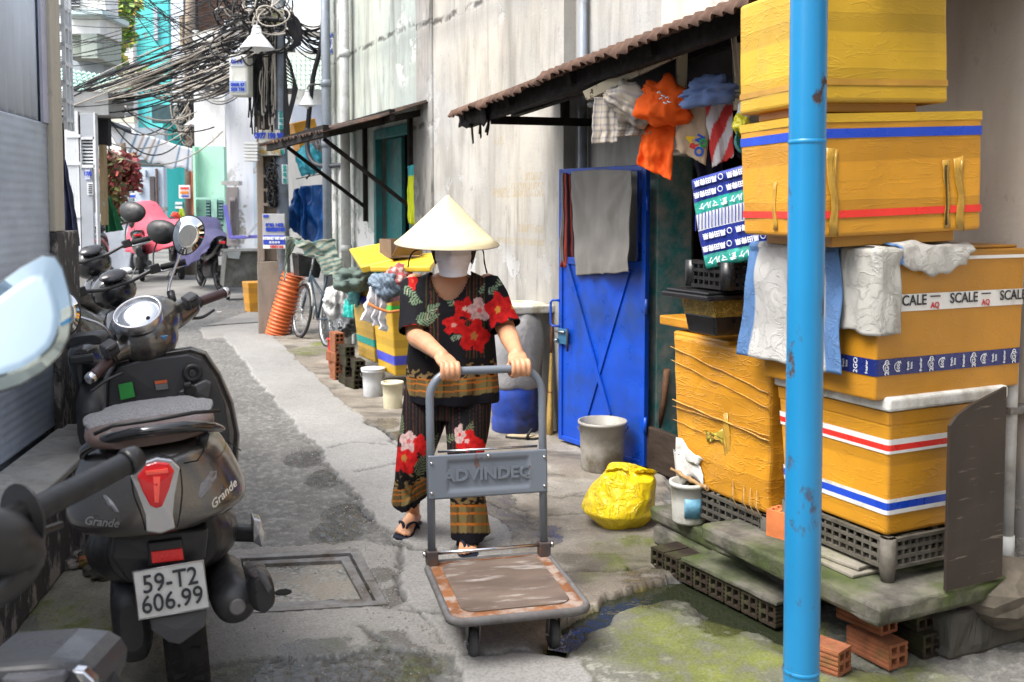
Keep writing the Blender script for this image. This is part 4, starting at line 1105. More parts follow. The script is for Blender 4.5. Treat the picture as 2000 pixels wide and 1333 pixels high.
b = MB(); b.lathe([(.05, 0), (.048, .008), (.0, .010)], 12, T(-.62, yl - .001, zl_) @ Rx(math.pi / 2)); b.build('cut_end', M_('log end', (.22, .17, .13), .9, .3, 30, bump=.4), lg)
yb_, zb_ = rl(1160, 0, 240)
b = MB(); b.bar((-.005, yb_, zb_), (-.74, yb_, zb_ - .01), .035, .05); b.build('bracket', BLACKW, aw)
b = MB(); b.bar((-.22, yb_, zb_), (-.22, yb_, zb_ + .34), .045, .045); b.build('bracket_post', BLACKW, aw)
random.seed(4)
for k in range(7):
    y = .62 + k * .05; x = -.76 + .02 * (k % 3); b = MB(); L = .07 + .06 * random.random(); a = (k - 3) * .018
    z0 = ze(y) - .10
    P = [Vector((x, y, z0 + .05)), Vector((x - .005, y - a * .5, z0 - L * .5)), Vector((x - .01, y - a, z0 - L))]
    b.tube(P, [.017, .018, .014], 4, flat=.25); b.build('torn_strip', BLACKW, aw)
yt, zt_ = rl(960, -.78, 225)
b = MB(); b.grid(10, 6, lambda i, j: (-.79 + .02 * nz(i * 4, j * 3), lerp(YA - .02, .62, i), ze(.8) - .02 - (.10 + .05 * nz(i * 5, 2)) * j)); b.build('sagging_felt', BLACKW, aw, solid=.006)
cf = thing('timber_frame', 'cream painted timber frame under the awning holding the laundry', 'frame', at(1150, 190, 5.15))
o_ = Vector(cf.location)
for (a, c, w, h) in (((1148, 186, 5.15), (1462, 34, 4.5), .05, .06), ((1332, 100, 4.85), (1330, 182, 4.85), .05, .04), ((1441, 52, 4.62), (1443, 215, 4.62), .045, .045), ((1146, 188, 5.2), (1196, 184, 5.2), .04, .045)):
    b = MB(); b.bar(at(*a) - o_, at(*c) - o_, w, h, up=(0, 1, 0)); b.build('timber', CREAM, cf, bevel=.003)
b = MB(); b.tube([at(1150, 205, 5.25) - o_, at(1460, 185, 4.55) - o_], .014, 8); b.build('hanging_pipe', steel, cf)
b = MB(); b.grid(2, 2, lambda i, j: at(lerp(1195, 1462, i), lerp(30 if i > .5 else 120, 205, j), lerp(5.35, 4.75, i)) - o_); b.build('back_panel', M_('dim board', (.075, .075, .08), .85, .3, 5), cf, solid=.01)
for du in (0, 9):
    b = MB(); b.tube([at(1424 + du, -10, 4.55) - o_, at(1428 + du, 70, 4.55) - o_, at(1436 + du, 150, 4.55) - o_], .003, 5); b.build('cord', M_('white cord', (.5, .48, .44), .7), cf)

# --- laundry
def plaid(i, j):
    w = .42
    a = (math.sin(i * 60) > .75) + (math.sin(j * 75) > .75)
    c = (.43, .38, .31) if a == 0 else ((.28, .26, .25) if a == 1 else (.16, .16, .18))
    return c
def beige(i, j): return (.36, .28, .19)
def bundle(name, label, u, v, Y, wpx, hpx, mat, seed, colfn=None, rot=0.0, cat='garment', dep=.10, amp=.35):
    c = at(u, v, Y); k = px(Y); b = MB(); rings = []; cols = []
    R = (wpx * k / 2, dep, hpx * k / 2); n, m = 40, 26
    for j in range(m + 1):
        a = -math.pi / 2 + math.pi * j / m; row = []
        for q in range(n):
            t = 2 * math.pi * q / n; d = Vector((math.sin(a), math.cos(a) * math.cos(t), math.cos(a) * math.sin(t)))
            p = d * 1.4 + Vector((seed, seed * 2, 0))
            f = 1 + amp * .8 * fbm(p, 2) - .20 * abs(mnoise.noise(p * 1.7)) * 2 - .05 * abs(mnoise.noise(p * 4.2)) + .03 * math.sin(7 * t + 7 * mnoise.noise(p))
            row.append(Vector((d.x * R[0] * f, d.y * R[1] * f, d.z * R[2] * f))); cols.append((t / 6.28, j / m))
        rings.append(row)
    b.loft(rings, cap=True); o = quick(name, label, cat, b, mat, c, rot=(0, rot, 0))
    if colfn:
        ca = o.data.color_attributes.new('print', 'FLOAT_COLOR', 'POINT'); buf = []
        for (i, j) in cols: q = colfn(i, j); buf += [*q, 1]
        ca.data.foreach_set('color', buf)
    return o
ORG = M_('orange cotton', (.72, .10, .012), .85, .12, 6, bump=.12, bscale=200); NVY = M_('navy cotton', (.012, .014, .03), .9, .2)
DEN = M_('denim blue', (.13, .19, .36), .85, .18, 9, bump=.25, bscale=180)
drape('shirt', 'tan plaid cloth hanging at the far end of the laundry pipe', [(1160, 190), (1212, 190), (1206, 279), (1156, 282)], 5.05, 5.0, CLP, amp=.008, nf=2, colfn=lambda i, j: plaid(i * .4, j * .6), seed=2)
bundle('shirt', 'rolled grey plaid shirt bundled over the laundry pipe', 1240, 206, 4.95, 126, 80, CLP, 2.2, lambda i, j: plaid(i, j * 1.2), rot=rad(22))
drape('shirt', 'plaid sleeve hanging under the rolled plaid shirt', [(1205, 222), (1300, 235), (1268, 262), (1206, 268)], 5.0, 4.95, CLP, amp=.012, nf=2, colfn=lambda i, j: tuple(.75 * q for q in plaid(i * .7, j * .5)), seed=8)
bundle('shirt', 'bunched orange shirt with white print draped over the pipe', 1302, 200, 4.85, 108, 100, ORG, 5.1, rot=rad(40), amp=.5)
drape('shirt', 'orange shirt body hanging below the laundry pipe beside the door', [(1256, 236), (1320, 246), (1314, 354), (1242, 322)], 4.98, 4.9, ORG, amp=.022, nf=1.6, seed=4, nu=30, nv=30, gather=.02)
sp = MB()
for k, (du, dv_) in enumerate(((-12, -10), (-4, -6), (4, 0), (8, 6), (-8, 2), (0, 8))):
    p = at(1295 + du, 192 + dv_, 4.735); sp.tube([p, p + Vector((.012, -.002, .006 - .012 * (k % 2))), p + Vector((.018, 0, -.004))], .0035, 4)
for o in [x for x in COL.objects if x.get('label', '').startswith('bunched orange')]:
    w_ = sp.build('white_print', INKW, o); w_.location = -Vector(o.location); w_.matrix_parent_inverse = Matrix(); 
    bpy.context.view_layer.update(); w_.matrix_world = Matrix()
shorts = drape('shorts', 'beige child shorts with coloured letters hanging from the pipe', [(1330, 178), (1388, 188), (1380, 324), (1320, 292)], 4.86, 4.78, M_('beige cotton', (.40, .30, .20), .9, .12, bump=.12), amp=.012, nf=1.5, seed=6, gather=.01)
bpy.context.view_layer.update()
for ch, u, v, c, s_ in (('A', 1348, 272, (.75, .5, .02), .05), ('R', 1356, 286, (.6, .05, .05), .05), ('O', 1366, 297, (.04, .12, .5), .058), ('N', 1368, 272, (.04, .10, .5), .05), ('O', 1374, 280, (.04, .35, .12), .05)):
    t_ = text_mb(ch, s_, .0006, .003).build('letter', M_('ink ' + ch + str(u), c, .7, .05), shorts, recalc=False)
    t_.matrix_world = T(at(u, v, 4.765)) @ Rz(rad(8)) @ Ry(rad(-65))
def rw(i, j): return (.55, .05, .045) if (int(j * 3.2 + i * 2.0) % 2 == 0) else (.58, .56, .57)
drape('garment', 'red and white colour-block garment hanging next to the beige shorts', [(1374, 186), (1430, 184), (1434, 306), (1390, 328)], 4.76, 4.70, CLP, amp=.012, nf=1.6, colfn=rw, seed=11, nu=36, nv=36)
bundle('shorts', 'blue denim shorts laid over the top of the laundry pipe', 1398, 180, 4.66, 128, 62, DEN, 7.7, rot=rad(-10), amp=.8)
drape('garment', 'navy garment hanging behind the red and white one', [(1424, 200), (1456, 196), (1458, 318), (1430, 300)], 4.75, 4.70, NVY, amp=.01, nf=2, seed=13)
drape('garment', 'dark navy trousers hanging low in the doorway', [(1338, 262), (1420, 280), (1404, 372), (1372, 378)], 5.05, 4.95, NVY, amp=.015, nf=2.5, seed=17)
bundle('plastic_bag', 'knotted yellow plastic bag hung beside the top boxes', 1448, 243, 4.45, 36, 48, M_('thin yellow film', (.75, .68, .04), .3, .1, bump=.2), 3.3, cat='bag', dep=.05)
bundle('plastic_bag', 'small clear crumpled bag above the yellow one', 1453, 216, 4.45, 26, 44, M_('clear film', (.6, .62, .64), .15, .1, bump=.3), 9.3, cat='bag', dep=.04)
c = at(1452, 280, 4.5); b = MB(); b.lathe([(.05, 0), (.07, .05), (.075, .055), (.066, .05), (.046, .004)], 24)
quick('basin', 'teal plastic basin half hidden beside the top boxes', 'basin', b, M_('teal plastic', (.03, .30, .30), .35), c, rot=(rad(80), 0, rad(20)))

# --- woven sacks over the big box
SACK = NM('woven sack'); _wv = SACK.vec((1, 1, 1)); _cr = SACK.noise(11, 6, .65, None, .8)
_cr2 = SACK.noise(24, 4, .6, None, 1.0); SACK.bump(SACK.ramp(_cr, [(.46, 0), (.5, 1), (.54, 0)]), .5, .010, SACK.bump(SACK.ramp(_cr2, [(.47, 0), (.5, 1), (.53, 0)]), .25, .005))
SACKM = SACK.done(SACK.mix(1.0, SACK.attr('print'), SACK.ramp(SACK.noise(5, 5), [(.3, .8), (.7, 1.0)]), 'MULTIPLY'), .6)
def sheet(name, label, fn, nu, nv, col, parent=None, thick=.002):
    b = MB(); uv = []
    def f(i, j): uv.append((i, j)); return fn(i, j)
    b.grid(nu, nv, f); o = b.build(name, SACKM, parent, solid=thick, recalc=False)
    ca = o.data.color_attributes.new('print', 'FLOAT_COLOR', 'POINT'); ca.data.foreach_set('color', [x for (i, j) in uv for x in (*col(i, j), 1)])
    o.location = c2; o.rotation_euler = (0, 0, TH)
    return tag(o, label, 'sack')
wsc = lambda i, j: (.085, .19, .40) if (i < .13 or i > .88) else (.50, .49, .47)
def sackA(i, j):
    L = .30 + .46; s_ = j * L; y = lerp(.135, .60, i) + (.085 * max(0, s_ - .2) * (2 * i - .6)) + .012 * nz(s_ * 5, i * 2, 4)
    w = .020 * nz(i * 2.6, s_ * 4, 1) + .005 * nz(i * 8, s_ * 9, 2) + .006 * math.sin(i * 19 + 2 * nz(s_ * 4, i))
    rr = .025
    if s_ < .24: return (.24 - s_ - rr, y, h2 + .018 + w * .6)
    if s_ < .28: a = (s_ - .24) / .04 * math.pi / 2; return (-rr - .0 - rr * math.sin(a) * .6 - abs(w) * .4, y, h2 + .018 - rr * (1 - math.cos(a)))
    q = s_ - .28
    return (-.042 - w - .012 * q, y, h2 - .005 - q * (.88 + .04 * nz(i * 3, 7)) + .008 * nz(i * 6, 1.1))
sheet('sack', 'white woven sack with blue edges hanging over the box left side', sackA, 50, 56, wsc)
def sackB(i, j):
    s_ = j * .44; a = lerp(-.17, .088, i) + .01 * nz(s_ * 6, i)
    w = .022 * nz(i * 3, s_ * 5, 5) + .004 * nz(i * 9, s_ * 9, 2)
    if s_ < .14: q = .14 - s_; z = h2 + .016 + .008 * nz(i * 3, q * 9); inn = q
    else: inn = -.022 - abs(w); z = h2 + .012 - (s_ - .14) * (.95 + .14 * nz(i * 2.2, 9)); a += .03 * (s_ - .14) * math.sin(i * 9)
    if a < 0: return (inn - .001 * a, -a + .0, z)
    return (a - .01, inn * 1.0, z)
sheet('sack', 'crumpled off-white sack wrapped round the box corner', sackB, 40, 40, lambda i, j: (.085, .19, .40) if i < .10 else (.46, .45, .41))
def sackC(i, j):
    s_ = j * .34; x = lerp(.07, .42, i); hang = (.05 + .055 * math.sin(i * 2.6 + .4) ** 2 + .03 * nz(i * 5, 3)) * (1 if i < .9 else .5)
    if j < .6: return (x, .18 * (1 - j / .6) - .012, h2 + .020 + .012 * nz(i * 5, j * 4, 2) + .012 * math.sin(i * 7))
    q = (j - .6) / .4
    return (x + .01 * nz(q * 4, i), -.016 - .012 * math.sin(q * 2) - .008 * nz(i * 6, q), h2 + .018 - hang * q + .010 * nz(i * 5, .6 * 4, 2) * (1 - q))
sheet('sack', 'pale sack flap folded over the front rim of the big box', sackC, 40, 26, lambda i, j: (.085, .19, .40) if i < .04 else (.47, .46, .43))
# ================================================================ PLATFORM TROLLEY
cRL, cRR, cFL, cFR = gnd(835, 1100, .19), gnd(1066, 1080, .19), gnd(878, 1206, .19), gnd(1156, 1190, .19)
cr_mid, cf_mid = (cRL + cRR) / 2, (cFL + cFR) / 2
cdir = (cr_mid - cf_mid); CL = cdir.length; CA = math.atan2(-cdir.x, cdir.y); CW = .47
PAINTG = paint_chipped('grey trolley paint', (.165, .19, .225), (.14, .05, .02), 9, .55)
RUSTO = NM('rusty deck'); _r = RUSTO.noise(6, 6, .6); RUSTOM = RUSTO.done(RUSTO.mix(RUSTO.ramp(RUSTO.noise(18, 5), [(.45, 0), (.62, .8)]), RUSTO.ramp(_r, [(.3, (.12, .045, .017)), (.7, (.30, .115, .035))]), (.33, .28, .24)), .75)
MATT = NM('worn deck mat'); _r = MATT.noise(4, 6, .62, MATT.vec((1, 2.5, 1))); MATM = MATT.done(MATT.mix(MATT.ramp(MATT.noise(9, 5, .6, MATT.vec((.6, 2.5, 1))), [(.56, 0), (.72, .7)]), MATT.ramp(_r, [(.3, (.085, .06, .046)), (.7, (.17, .128, .10))]), (.48, .45, .42)), MATT.ramp(_r, [(.3, .35), (.7, .6)]))
RUB = M_('black rubber', (.022, .022, .023), .7, .3, 14, bump=.2); CHR = M_('bright steel', (.62, .62, .63), .18, .08, 20, metal=1.0, rvar=.05)
cart = thing('trolley', 'grey folding platform trolley with rusty deck pushed by the woman', 'trolley', (cf_mid.x, cf_mid.y, 0), CA)
# local: y=0 front edge, y=CL rear edge
def rrect(w, y0, y1, r, n=6):
    P = []
    for (cx, cy, a0) in ((w/2 - r, y0 + r, -90), (w/2 - r, y1 - r, 0), (-w/2 + r, y1 - r, 90), (-w/2 + r, y0 + r, 180)):
        for k in range(n + 1): a = rad(a0 + 90 * k / n); P.append((cx + r * math.cos(a), cy + r * math.sin(a)))
    return P
b = MB(); b.prism(rrect(CW, 0, CL, .05), .172, .190); b.build('deck', RUSTOM, cart, bevel=.003)
b = MB(); b.prism(rrect(CW - .085, .042, CL - .035, .05), .1902, .1955); b.build('deck_mat', MATM, cart, bevel=.002)
b = MB(); P = rrect(CW + .016, -.008, CL + .008, .055, 8); b.tube([(x, y, .180) for x, y in P], .013, 8, loop=True, flat=1.25); b.build('bumper', M_('grey bumper', (.13, .125, .125), .6, .2, 12, dirt=(.07, .06, .05)), cart)
hz = at(940, 724, cr_mid.y).z
b = MB(); hx = CW / 2 - .012; P = []
lean_ = -.02
for x, z in [(-hx, .20), (-hx, hz - .18)] + [(-hx + .10 * (1 - math.cos(t)), hz - .10 + .10 * math.sin(t)) for t in np.linspace(0, math.pi / 2, 8)] + [(hx - .10 * (1 - math.cos(t)), hz - .10 + .10 * math.sin(t)) for t in np.linspace(math.pi / 2, 0, 8)] + [(hx, hz - .18), (hx, .20)]:
    P.append((x, CL - .02 + .05 * (z - .2), z))
b.tube(P, .0158, 14); b.build('handle', PAINTG, cart)
pz0, pz1 = at(940, 968, cr_mid.y - .02).z, at(940, 884, cr_mid.y - .02).z
yb2 = lambda z: CL - .02 + .05 * (z - .2)
b = MB()
def plate(i, j):
    x = lerp(-hx - .012, hx + .012, i); z = lerp(pz0, pz1, j)
    e = min(sstep(.15, .17, i), sstep(.85, .83, i), sstep(.14, .2, j), sstep(.86, .8, j))
    return (x, yb2(z) - .020 + .007 * e, z)
b.grid(80, 24, plate, smooth=True); pn = b.build('panel', PAINTG, cart, solid=.002)
tm = text_mb('ADVINDEQ', .062, .0025, .0018, sx=1.12).build('embossed_lettering', PAINTG, pn, recalc=False); tm.location = (0, yb2(pz0) - .0150, (pz0 + pz1) / 2); tm.rotation_euler = (rad(-3), 0, 0)
for sx in (-1, 1):
    for z in (pz0 + .025, pz1 - .03):
        b = MB(); b.sphere((sx * hx, yb2(z) - .024, z), (.006, .004, .006)); b.build('rivet', CHR, cart)
b = MB(); b.sphere((0, yb2(pz1) - .024, pz1 - .014), (.008, .005, .008)); b.build('rivet', CHR, cart)
b = MB(); b.tube([(-hx + .03, yb2(pz1) + .01, pz1 + .006), (hx - .02, yb2(pz1) + .01, pz1 + .006)], .005, 6); b.build('lock_rod', CHR, cart)
b = MB(); b.tube([(-hx - .025, CL - .03, .235), (hx + .02, CL - .03, .235)], .007, 8); b.build('hinge_rod', CHR, cart)
for sx in (-1, 1):
    b = MB(); b.box(sx * hx - .022, sx * hx + .022, CL - .045, CL + .004, .19, .245); b.build('hinge_bracket', M_('dark rusty steel', (.07, .06, .06), .6, .3, 14, dirt=(.16, .07, .03), damt=.6), cart, bevel=.003)
    b = MB(); b.tube([(sx * (hx + .024), CL - .03, .235), (sx * (hx + .036), CL - .03, .235)], .012, 6); b.build('nut', CHR, cart)
for (x, y) in ((-CW / 2 + .09, .10), (CW / 2 - .09, .10), (-CW / 2 + .07, CL - .08), (CW / 2 - .07, CL - .08)):
    b = MB(); b.lathe([(.03, .172), (.03, .160), (.02, .155)], 12, T(x, y, 0)); b.bar((x - .021, y, .158), (x - .021, y + .02, .055), .003, .035); b.bar((x + .021, y, .158), (x + .021, y + .02, .055), .003, .035)
    fk = b.build('caster_fork', steel, cart)
    b = MB(); b.lathe([(.030, -.015), (.048, -.014), (.052, -.006), (.052, .006), (.048, .014), (.030, .015)], 24, T(x, y + .02, .053) @ Ry(math.pi / 2)); b.build('wheel', M_('grey caster rubber', (.07, .07, .07), .7, .2, 20), cart)
    b = MB(); b.tube([(x - .028, y + .02, .053), (x + .028, y + .02, .053)], .006, 8); b.build('axle', CHR, cart)
bpy.context.view_layer.update()

# ================================================================ THE WOMAN
def remesh(mb, voxel, smooth_it=3, name='r'):
    o = mb.build(name, M_('hole black', None)); m = o.modifiers.new('r', 'REMESH'); m.mode = 'VOXEL'; m.voxel_size = voxel; m.use_smooth_shade = True
    if smooth_it:
        s_ = o.modifiers.new('s', 'SMOOTH'); s_.iterations = smooth_it; s_.factor = .5
    dg = bpy.context.evaluated_depsgraph_get(); me = bpy.data.meshes.new_from_object(o.evaluated_get(dg))
    bpy.data.objects.remove(o); me.materials.clear()
    for p in me.polygons: p.material_index = 0
    me.polygons.foreach_set('use_smooth', np.ones(len(me.polygons), bool))
    return me
def interp(pts, n=6):
    """smooth chain through (x,y,z,r) points"""
    P = [Vector(p[:3]) for p in pts]; R = [p[3] for p in pts]; out, rr = [], []
    for i in range(len(P) - 1):
        p0, p1, p2, p3 = P[max(i - 1, 0)], P[i], P[i + 1], P[min(i + 2, len(P) - 1)]
        for k in range(n):
            t = k / n
            out.append(.5 * ((2 * p1) + (-p0 + p2) * t + (2 * p0 - 5 * p1 + 4 * p2 - p3) * t * t + (-p0 + 3 * p1 - 3 * p2 + p3) * t ** 3)); rr.append(lerp(R[i], R[i + 1], t))
    out.append(P[-1]); rr.append(R[-1]); return out, rr
def limb(mb, pts, n=14, flat=1.0, k=6, end=True):
    P, R = interp(pts, k); mb.tube(P, R, n, flat=flat)
    if end:
        mb.sphere(P[0], R[0], 10, 6); mb.sphere(P[-1], R[-1], 10, 6)
ROOT = Vector((-.33, 4.52, 0))
lady = thing('person', 'woman in conical hat, white mask and black floral outfit pushing a trolley', 'person', ROOT)
def setmesh(name, me, mat, parent, offset_to_root=True, solid=0):
    me.materials.append(mat); me.name = name
    if offset_to_root: me.transform(T(-ROOT))
    o = bpy.data.objects.new(name, me); COL.objects.link(o); o.parent = parent
    if solid: md = o.modifiers.new('s', 'SOLIDIFY'); md.thickness = solid; md.offset = 0
    return o
def proj(p):
    d = p - Vector((0, 0, CAM_H)); f = d.dot(_F)
    return 1000 + FPX * d.x / f, CY + FPX * d.dot(_D) / f
def pelipse(mb, rings, n=28, e=.85):
    L = []
    for (z, cx, cy, a, b_) in rings:
        r = []
        for k in range(n):
            t = 2 * math.pi * k / n; c, s_ = math.cos(t), math.sin(t)
            r.append(Vector((cx + a * math.copysign(abs(c) ** e, c), cy + b_ * math.copysign(abs(s_) ** e, s_), z)))
        L.append(r)
    mb.loft(L)
cart_M = cart.matrix_world.copy()
def hl(x): return cart_M @ Vector((x, CL - .02 + .05 * (hz - .2), hz))     # point on the handle bar
hR = hl(-.145 + .0); hL = hl(.135)                                        # her right hand is on the left in the picture
bx = (cart_M.to_3x3() @ Vector((1, 0, 0))).normalized(); by = (cart_M.to_3x3() @ Vector((0, 1, 0))).normalized(); bz = Vector((0, 0, 1))
sh = -.275
skin = MB()
# torso under the clothes, neck, head
pelipse(skin, [(.62, sh - .03, 4.56, .16, .10), (.75, sh - .02, 4.56, .17, .11), (.95, sh, 4.55, .15, .10), (1.10, sh, 4.53, .165, .105), (1.19, sh, 4.52, .165, .09), (1.235, sh, 4.515, .12, .075), (1.262, sh + .0, 4.51, .065, .06)])
hc = Vector((-.258, 4.415, 1.384)); HS = 1.09
limb(skin, [(sh, 4.52, 1.22, .058), (sh + .008, 4.49, 1.29, .052), (hc.x, 4.465, 1.34, .055)])
def hsc(p): return hc + (Vector(p) - hc) * HS
_i0 = len(skin.v)
pelipse(skin, [(hc.z - .120, hc.x, hc.y - .035, .022, .028), (hc.z - .105, hc.x, hc.y - .028, .045, .055), (hc.z - .07, hc.x, hc.y - .012, .062, .078), (hc.z - .02, hc.x, hc.y, .070, .090), (hc.z + .03, hc.x, hc.y + .005, .073, .095), (hc.z + .075, hc.x, hc.y + .008, .064, .083), (hc.z + .105, hc.x, hc.y + .01, .04, .052), (hc.z + .115, hc.x, hc.y + .01, .015, .02)], e=1.0)
skin.sphere((hc.x, hc.y - .097, hc.z - .03), (.013, .018, .018), 8, 6); skin.sphere((hc.x, hc.y - .088, hc.z - .008), (.009, .012, .022), 8, 6)
for sx in (-1, 1): skin.sphere((hc.x + sx * .075, hc.y + .012, hc.z - .012), (.010, .018, .030), 8, 6)
skin.v[_i0:] = [tuple(hsc(p)) for p in skin.v[_i0:]]
# arms
elR, elL = at(812, 655, 4.42), at(990, 648, 4.42)
shR, shL = Vector((sh - .165, 4.53, 1.205)), Vector((sh + .165, 4.52, 1.205))
wrR = hR + by * .085 + bz * .045 - bx * .012; wrL = hL + by * .085 + bz * .045 + bx * .008
for (s0_, e0, w0) in ((shR, elR, wrR), (shL, elL, wrL)):
    limb(skin, [(*s0_, .056), (*s0_.lerp(e0, .5), .050), (*e0, .043), (*e0.lerp(w0, .35), .042), (*e0.lerp(w0, .7), .033), (*w0, .027)])
def hand(mb, h, w, mir):
    # palm from wrist to knuckles over the bar
    kn = h + by * .030 + bz * .024
    P, R = interp([(*w, .026), (*w.lerp(kn, .4), .029), (*w.lerp(kn, .8), .030), (*kn, .024)], 5)
    rings = []
    for p, r in zip(P, R):
        rings.append([p + bx * (math.cos(2*math.pi*k/16) * r * 1.38) + bz * (math.sin(2*math.pi*k/16) * r * .62) for k in range(16)])
    mb.loft(rings)
    for k in range(4):
        x = (k - 1.5) * .0205 * mir; L = (.95, 1.0, .97, .86)[k]
        o = h + bx * x
        ch = [(*(o + by * .030 + bz * .022), .0105), (*(o - by * (.002) + bz * .0295), .0102), (*(o - by * .0215 * L + bz * .016), .0098), (*(o - by * .0245 * L - bz * .006), .0092), (*(o - by * .012 - bz * .0235), .0086), (*(o + by * .006 - bz * .026), .0078)]
        P, R = interp(ch, 4); mb.tube(P, R, 10); mb.sphere(P[-1], R[-1], 8, 6)
    o = h + bx * (-.040 * mir)
    ch = [(*(w.lerp(h, .45) - bx * .022 * mir), .014), (*(o + by * .028 - bz * .002), .013), (*(o + bx * .006 * mir + by * .012 - bz * .024), .0105), (*(o + bx * .014 * mir - by * .010 - bz * .029), .0088)]
    P, R = interp(ch, 4); mb.tube(P, R, 10); mb.sphere(P[-1], R[-1], 8, 6)
hand(skin, hR, wrR, -1); hand(skin, hL, wrL, 1)
# legs and feet
hipR, hipL = Vector((sh - .105, 4.57, .70)), Vector((sh + .075, 4.55, .70))
ftR = gnd(795, 1050, .0); ftR.y += .05; ftL = gnd(912, 1088, 0.0); ftL.y += .06
knR, knL = Vector((-.445, 4.52, .42)), Vector((-.205, 4.42, .42))
anR, anL = ftR + Vector((.012, .09, .085)), ftL + Vector((0, .09, .085))
def foot(mb, f, an, yaw, mir):
    M = T(f) @ Rz(yaw)   # local -y = toes
    R3 = lambda x, y, z: M @ Vector((x, y, z))
    rings = []
    for (y, hw, h, z0) in ((.135, .020, .030, .024), (.12, .030, .05, .022), (.08, .033, .075, .022), (.03, .034, .062, .022), (-.02, .039, .045, .022), (-.055, .042, .032, .022), (-.075, .038, .024, .022)):
        rings.append([R3(hw * math.cos(t), y, z0 + h / 2 + h / 2 * math.sin(t)) for t in np.linspace(0, 2 * math.pi, 17)[:-1]])
    mb.loft(rings)
    for k in range(5):
        x = (-.030 + k * .0155) * mir; L = (.030, .034, .030, .024, .018)[k]; r = (.0125, .0092, .0088, .0084, .008)[k]
        y0 = -.068 + .006 * abs(k - 1)
        P, R = interp([(*R3(x, y0 + .02, .034), r), (*R3(x * 1.08, y0 - L * .5, .036), r), (*R3(x * 1.1, y0 - L, .031), r * .9)], 4); mb.tube(P, R, 9); mb.sphere(P[-1], R[-1], 8, 6)
    mb.sphere(R3(0, .085, .085), (.032, .038, .04), 10, 8)
yawR, yawL = rad(-12), rad(4)
for (h, k_, a, f, yw, mr) in ((hipR, knR, anR, ftR, yawR, -1), (hipL, knL, anL, ftL, yawL, 1)):
    limb(skin, [(*h, .085), (*h.lerp(k_, .5), .072), (*k_, .055), (*k_.lerp(a, .35), .050), (*k_.lerp(a, .75), .036), (*a, .033)]); foot(skin, f, a, yw, mr)
me = remesh(skin, .0042, 2)
SK = NM('skin'); _s = SK.noise(30, 4); SKM = SK.done(SK.ramp(SK.noise(7, 4), [(.3, (.50, .24, .125)), (.7, (.66, .34, .19))]), .5); SK.b.inputs['Subsurface Weight'].default_value = .12; SK.b.inputs['Subsurface Radius'].default_value = (.012, .005, .003); SK.bump(_s, .12, .002)
body = setmesh('body', me, SKM, lady)
for sx in (-1, 1):
    b = MB(); b.sphere(hsc((hc.x + sx * .030, hc.y - .082, hc.z + .004)) - ROOT, (.013, .011, .009), 10, 8); ey = b.build('eye', M_('eye white', (.6, .58, .55), .2), lady)
    b = MB(); b.sphere(hsc((hc.x + sx * .030, hc.y - .0905, hc.z + .004)) - ROOT, (.006, .004, .006), 8, 6); b.build('iris', M_('iris dark', (.02, .012, .01), .1), ey)
# hair under the hat
HAIR = M_('black hair', (.012, .010, .009), .45, .3, 30, bump=.4, bscale=120, stretch=(1, 1, .2))
b = MB(); pelipse(b, [(hc.z - .10, hc.x, hc.y + .055, .050, .035), (hc.z - .05, hc.x, hc.y + .042, .072, .062), (hc.z + .02, hc.x, hc.y + .030, .080, .082), (hc.z + .08, hc.x, hc.y + .018, .073, .088), (hc.z + .118, hc.x, hc.y + .012, .045, .055), (hc.z + .128, hc.x, hc.y + .01, .012, .02)], e=1.0)
for sx in (-1, 1): b.tube([Vector((hc.x + sx * .072, hc.y - .01, hc.z + .04)), Vector((hc.x + sx * .079, hc.y - .002, hc.z - .01)), Vector((hc.x + sx * .074, hc.y + .01, hc.z - .07))], [.014, .016, .006], 8)
b.v = [tuple(hsc(p)) for p in b.v]; hm = remesh(b, .006, 2); setmesh('hair', hm, HAIR, lady)
# mask
MASKM = M_('white mask cloth', (.70, .70, .74), .85, .04, 10, bump=.1, bscale=200)
b = MB()
def mask(i, j):
    a = (i - .5) * 2.5; z = lerp(hc.z - .118, hc.z + .012, j); zz_ = (z - hc.z)
    rx = .076 - .018 * sstep(-.03, -.12, zz_); ry = .101 - .022 * sstep(-.05, -.125, zz_)
    pl = .0045 * (((j * 4.2) % 1.0) - .5) * math.cos(a) * (1 if .12 < j < .85 else 0)
    nb = .020 * math.exp(-((a / .32) ** 2)) * math.exp(-(((j - .66) / .3) ** 2))
    return hsc((hc.x + (rx + pl) * math.sin(a), hc.y - .004 - (ry + pl + nb) * math.cos(a) + (.0 if j > .2 else -.010 * (.2 - j) * 5), z + .010 * (1 - math.cos(a)) * (1 if j < .5 else -.6))) - ROOT
b.grid(30, 30, mask); mk = b.build('mask', MASKM, lady, solid=.002, recalc=False)
for sx in (-1, 1):
    b = MB(); 
    for z in (-.095, .0):
        b.tube([hsc((hc.x + sx * .071, hc.y - .035, hc.z + z * .9)) - ROOT, hsc((hc.x + sx * .080, hc.y + .0, hc.z + z * .45 - .01)) - ROOT, hsc((hc.x + sx * .084, hc.y + .022, hc.z + (.015 if z == 0 else -.035))) - ROOT], .0016, 5)
    b.build('ear_loop', MASKM, mk)
